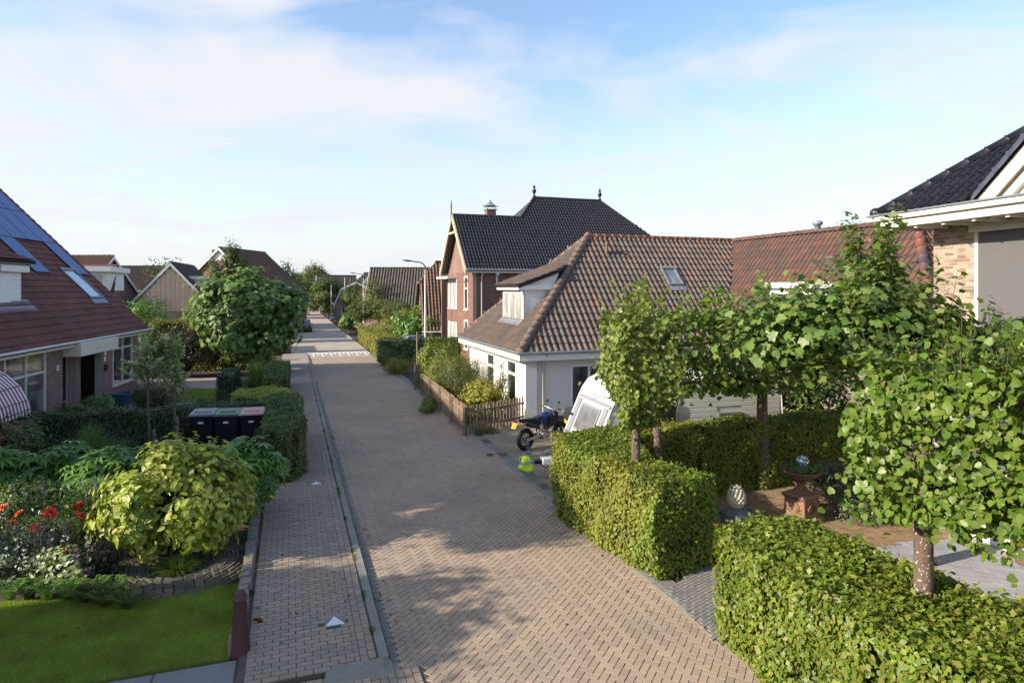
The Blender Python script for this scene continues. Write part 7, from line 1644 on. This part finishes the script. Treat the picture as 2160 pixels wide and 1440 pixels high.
# ================================================================== cars
def car(label, loc, rot, col, group='parked cars', L=4.3, Wd=1.78, H=1.46, suv=False):
    t = thing('parked_car', label, 'car', loc, rot, group)
    pm = M('paint_'+col[0], col[1], .28, .06, 1, 30, 0, .001, metal=.3, coat=.8)
    hb = .92 if suv else .86
    # half sections along the length: (x, z_bottom, z_belt, half_width)
    secs = [(-L/2,.35,.62,.62),(-L/2+.12,.25,.80,.80),(-L*.36,.2,hb,.88),(-L*.1,.2,hb+.02,.89),(L*.15,.2,hb,.89),(L*.36,.2,hb+.0,.86),(L/2-.1,.25,hb-.04,.80),(L/2,.35,hb-.14,.66)]
    k = Wd/1.78; mb = MB(); V = []
    for x, z0, z1, w in secs: V += [(x,-w*k*.92,z0),(x,-w*k,z0+.25),(x,-w*k*.97,z1-.06),(x,-w*k*.86,z1),(x,w*k*.86,z1),(x,w*k*.97,z1-.06),(x,w*k,z0+.25),(x,w*k*.92,z0)]
    mb.add(V, [(i*8+j, i*8+8+j, i*8+9+j, i*8+1+j) for i in range(7) for j in range(7)]+[tuple(range(8)),tuple(range(63,55,-1))]+[(i*8+7,i*8+15,i*8+8,i*8) for i in range(7)], True); mb.build('body', pm, t)
    x0, x1, x2, x3 = -L*.22, -L*.05, L*.30, L*.45; w0, w1 = .80*k, .62*k
    g = MB(); gl = [(x0,-w0,hb-.01),(x3,-w0,hb-.01),(x3,w0,hb-.01),(x0,w0,hb-.01),(x1,-w1,H-.04),(x2,-w1,H-.04),(x2,w1,H-.04),(x1,w1,H-.04)]
    g.add(gl, [(0,1,5,4),(1,2,6,5),(2,3,7,6),(3,0,4,7)]); g.build('windows', m_glass, t)
    r = MB(); r.add([(x1-.05,-w1-.02,H-.045),(x2+.05,-w1-.02,H-.045),(x2+.05,w1+.02,H-.045),(x1-.05,w1+.02,H-.045),(x1+.1,-w1*.9,H),(x2-.1,-w1*.9,H),(x2-.1,w1*.9,H),(x1+.1,w1*.9,H)], [(0,1,5,4),(1,2,6,5),(2,3,7,6),(3,0,4,7),(4,5,6,7),(0,3,2,1)], True); r.build('roof', pm, t)
    for s_ in (-1,1):
        for a, b in (((x0,s_*w0,hb),(x1,s_*w1,H-.03)),((x3,s_*w0,hb),(x2,s_*w1,H-.03)),(((x1+x2)/2,s_*(w0+.003),hb),((x1+x2)/2,s_*(w1+.003),H-.03))):
            q = MB(); q.tube([a,b], .035, 5); q.build('window_pillar', pm, t)
        q = MB(); q.sphere((x0+.25,s_*(w0+.16),hb+.06), .09, 10, 6, .8); q.build('wing_mirror', pm, t)
        for x in (-L*.31, L*.31):
            wm = MB(); wm.cyl((x,s_*(Wd/2-.1),.31),(0,1,0),.31,.2,22); w_ = wm.build('wheel', m_tyre, t); MB().cyl((x,s_*(Wd/2-.095),.31),(0,1,0),.19,.215,16).build('rim', m_alu, w_)
        MB().obox((-L/2+.0,s_*.62-.16,.60),(0,1,0),(0,0,1),(1,0,0),.32,.14,.1).build('headlight', m_glass_pale, t)
        MB().obox((L/2-.1,s_*.62-.14,.66),(0,1,0),(0,0,1),(1,0,0),.28,.16,.1).build('tail_light', MATS['red_lens'], t)
    MB().box(-L/2-.01,-L/2+.05,-.26,.26,.38,.49).build('number_plate', MATS['dutch_plate'], t)
    return t
c1 = car('dark car half hidden behind the caravan', (4.0,22.35,0), .12, ('black', (.015,.016,.02)))
MB().box(-2.16,-2.06,-.85,-.62,.42,.52).build('indicator', M('amber', (.7,.28,.02), .3, .1), c1)
car('dark blue car roof rising over the glossy hedge', (W(866,48.6).x,48.9,0), ROT_ROAD+.05, ('navy', (.02,.03,.09)), H=1.5)
car('dark car half hidden by the plane tree at the kerb', G(640,700)+Vector((.05,0,0)), ROT_ROAD-PI/2, ('grey', (.035,.045,.07)), H=1.48)
car('silver blue car behind the cream flowers', (W(782,66).x+3.2,66.3,0), ROT_ROAD+.0, ('silver', (.25,.3,.36)))
car('black car parked under the ball trees', (W(812,64.5).x+3.4,63.0,0), ROT_ROAD, ('black2', (.02,.02,.022)))
car('navy car behind the far bushes', (W(726,96).x,96,0), ROT_ROAD, ('navy2', (.03,.04,.09)))
car('white grey car at the end of the road', (W(664,150).x,150,0), ROT_ROAD-.2, ('pale', (.3,.31,.33)))
car('dark estate car at the end of the road', (W(671,143).x,143,0), ROT_ROAD-.2, ('black3', (.02,.02,.022)))
# ================================================================== right garden ornaments
m_rust = M('rusty_iron', (.17,.085,.055), .75, .3, 4, 50, .4, .004, dirt=(.26,.13,.06), dirt_amt=.6, dirt_scale=3)
m_terra = M('terracotta_stone', (.27,.155,.10), .9, .25, 3, 50, .5, .005, dirt=(.14,.09,.06), dirt_amt=.7, dirt_scale=3)
UP = G(1690,1098)
pd = thing('pedestal', 'square terracotta pedestal with a carved wreath on the terrace', 'pedestal', UP, .55)
def sq(mb, prof):
    V = []
    for r, z in prof: V += [(-r,-r,z),(r,-r,z),(r,r,z),(-r,r,z)]
    k = len(prof); mb.add(V, [(i*4+j, i*4+(j+1)%4, i*4+4+(j+1)%4, i*4+4+j) for i in range(k-1) for j in range(4)]+[(k*4-4,k*4-3,k*4-2,k*4-1)])
mb = MB(); sq(mb, [(.33,-.02),(.33,.10),(.30,.13),(.25,.16),(.235,.50),(.26,.53),(.29,.56),(.29,.60),(.25,.62)]); mb.build('block', m_terra, pd)
mb = MB(); mb.torus((0,-.252,.33),(0,1,.05),.10,.028,20,6)
for i in range(9): a = PI*i/8; mb.sphere((.10*math.cos(a)*1.3,-.262,.34-.07*math.sin(a)), .03, 8, 5)
mb.build('carved_wreath', m_rust, pd)
mb = MB(); mb.torus((-.252,0,.33),(1,0,.05),.10,.028,20,6); mb.build('carved_wreath', m_terra, pd)
ur = thing('garden_urn', 'rusty fluted cast iron urn standing on the pedestal', 'urn', UP+Vector((0,0,.62)), 0)
MB().lathe([(.19,0),(.19,.03),(.15,.06),(.09,.13),(.07,.18),(.10,.20),(.10,.22),(.06,.24)], (0,0,0), 24, 12, .05).build('foot', m_rust, ur)
MB().lathe([(.06,.24),(.14,.26),(.25,.32),(.30,.38),(.31,.42)], (0,0,0), 36, 18, .035).build('bowl', m_rust, ur)
MB().lathe([(.31,.415),(.36,.43),(.41,.455),(.415,.475),(.37,.48),(.33,.46),(.02,.44)], (0,0,0), 32).build('rim', m_rust, ur)
upl = bush('urn_plant', 'small leafy plant spilling over the rusty urn', UP+Vector((0,0,1.07)), (.42,.38,.11), 1500, SMALL, .045, DKG, m_stem, cat='plant', clumps=60, up=.5, cz=.08)
m, n_, l_, p_ = base_mat('mosaic'); v = n_.new('ShaderNodeTexVoronoi'); v.inputs['Scale'].default_value = 34; tcn = n_.new('ShaderNodeTexCoord'); l_.new(tcn.outputs['Object'], v.inputs['Vector'])
l_.new(ramp(n_, l_, v.outputs['Color'], [(.2,(.10,.22,.28)),(.5,(.30,.42,.46)),(.7,(.55,.62,.6)),(.9,(.05,.10,.16))], 'CONSTANT'), p_.inputs['Base Color']); p_.inputs['Roughness'].default_value = .12; p_.inputs['Metallic'].default_value = .35; m_mos = m
gbz = thing('mosaic_ball', 'blue green mosaic garden ball among the urn plants', 'garden ball', UP+Vector((.02,-.02,1.28)), 0); MB().sphere((0,0,0), .135, 24, 16).build('ball', m_mos, gbz)
MB().tube([(0,0,-.13),(0,0,-.22)], .03, 8).build('stem', m_metal, gbz)
# gate pillar with stone pine cone
GP = Vector((4.12,11.75,0))
gp = thing('gate_pillar', 'grey brick gate pillar with a slate cap', 'pillar', GP, ROT_NEAR+.3)
m_brg = M('grey_brick', (.14,.145,.165), .85, .2, 3, 50, .4, .003, pieces=[(.13,.135,.155),(.17,.175,.195),(.11,.11,.13)]); m_mrg = M('light_mortar', (.36,.36,.36), .9, .1)
mb = MB(); mb.box(-.19,.19,-.19,.19,0,.84); pb_ = mb.build('core', m_mrg, gp)
mats4 = []
for r in range(11):
    for a, (U, P_) in enumerate((((1,0,0),(-.19,-.19)),((0,1,0),(.19,-.19)),((-1,0,0),(.19,.19)),((0,-1,0),(-.19,.19)))):
        U = Vector(U); Nn = U.cross(Vector((0,0,1)))
        for q0, q1 in (((0,.19),(.2,.38)) if r % 2 else ((0,.09),(.1,.28),(.29,.38))):
            mats4.append(frame(Vector((P_[0],P_[1],.01+r*.076))+U*q0, U, (0,0,1), Nn, q1-q0-.008, .066, .012))
pieces('brick', 'brickwork', BRICK_T, mats4, m_brg, gp, 300)
mb = MB(); sq(mb, [(.22,.84),(.22,.90),(.13,.99),(.10,1.0)]); mb.build('cap', M('slate_cap', (.10,.105,.12), .7, .15), gp)
pc = thing('stone_pinecone', 'pale carved stone pine cone on top of the gate pillar', 'finial', GP+Vector((0,0,1.0)), 0); pc.scale = (.86,.86,.86)
m_cone = M('pale_stone', (.42,.38,.29), .9, .2, 4, 40, .5, .005)
MB().lathe([(.11,0),(.13,.03),(.175,.12),(.165,.24),(.12,.36),(.05,.44),(.005,.46)], (0,0,0), 16).build('cone_body', m_cone, pc)
sm_ = MB(); sm_.add([(-.04,0,0),(.04,0,0),(.03,.0,.06),(-.03,0,.06),(0,-.03,.035),(0,-.01,.07)], [(0,1,4),(1,2,4),(2,5,4),(5,3,4),(3,0,4),(2,3,5)]); sme = sm_.mesh('scale', m_cone)
for i in range(9):
    z = .02+i*.048; r = np.interp(z, [0,.12,.24,.36,.46], [.12,.178,.168,.122,.03]); n = max(4, int(13*r/.178))
    for k in range(n):
        a = 2*PI*(k+.5*(i%2))/n; link_mesh('scale', sme, pc, None, frame((math.cos(a)*r,math.sin(a)*r,z), (-math.sin(a),math.cos(a),0), (-math.cos(a),-math.sin(a),0), (0,0,1)))
ga = thing('iron_gate', 'low open wrought iron gate hinged on the grey pillar', 'gate', GP+Vector((.22,-.08,0)), -.75)
mb = MB(); mb.tube([(0,0,.92),(.3,0,.86),(.6,0,.80),(.95,0,.78)], .014, 6); mb.tube([(0,0,.12),(.95,0,.12)], .014, 6); mb.tube([(0,0,.05),(0,0,1.0)], .02, 6); mb.tube([(.95,0,.05),(.95,0,.8)], .016, 6); mb.build('gate_frame', m_black, ga)
bb = MB(); bb.tube([(0,0,.12),(0,0,.8)], .008, 5); bme = bb.mesh('bar', M('grey_iron', (.3,.32,.34), .5, .1))
for i in range(9): link_mesh('bar', bme, ga, None, Matrix.Translation((.1+i*.095,0,0)))
MB().sphere((0,0,1.02), .035, 10, 6).build('knob', m_black, ga)
# boulder
bo = MB(); bo.sphere((0,0,.16), .26, 14, 9, .85); bo.v = [(x*(1+.18*math.sin(7*z+3*x)), y*(1+.2*math.sin(5*x+4*z)), z*(1+.12*math.sin(6*x+5*y))) for x,y,z in bo.v]; b_ = bo.build('boulder', m_cone, None); b_.location = (5.35,8.2,0.9); b_.location = Vector(G(1915,1228,.0))+Vector((0,0,-.02)); tag(b_, 'pale rounded boulder between linden trunk and patio', 'boulder')
# ================================================================== unseen trees added and shaped to cast shade on the pavement and road
def shade_tree(gx, gy, z, r, label, n=5000, size=.22):
    k = z/math.tan(SUN_EL); c = Vector((gx,gy,0))+SUN_H*k
    return tree('added_shade_tree', label, (c.x,c.y,0), max(1.5,z-r[2]), .16, (0,0,z), r, n, SMALL, size, FARG, m_bark, clumps=70, sig=.16, shell=.3)
shade_tree(-4.0,8.9,4.8,(1.9,1.9,1.3),'unseen tree added beyond the left edge to shade the near pavement',12000,.26)
shade_tree(.1,14.6,7.3,(1.5,1.9,.65),'unseen high crowned tree added beyond the left edge to shade the road',9000,.26)
shade_tree(-1.9,17.2,7.4,(2.0,2.4,1.9),'unseen tree added next to the solar house to shade the road middle',12000,.26)
shade_tree(-3.5,20.2,7.6,(2.0,2.2,1.9),'unseen tree added for shade by the near gable of the solar house',12000,.26)
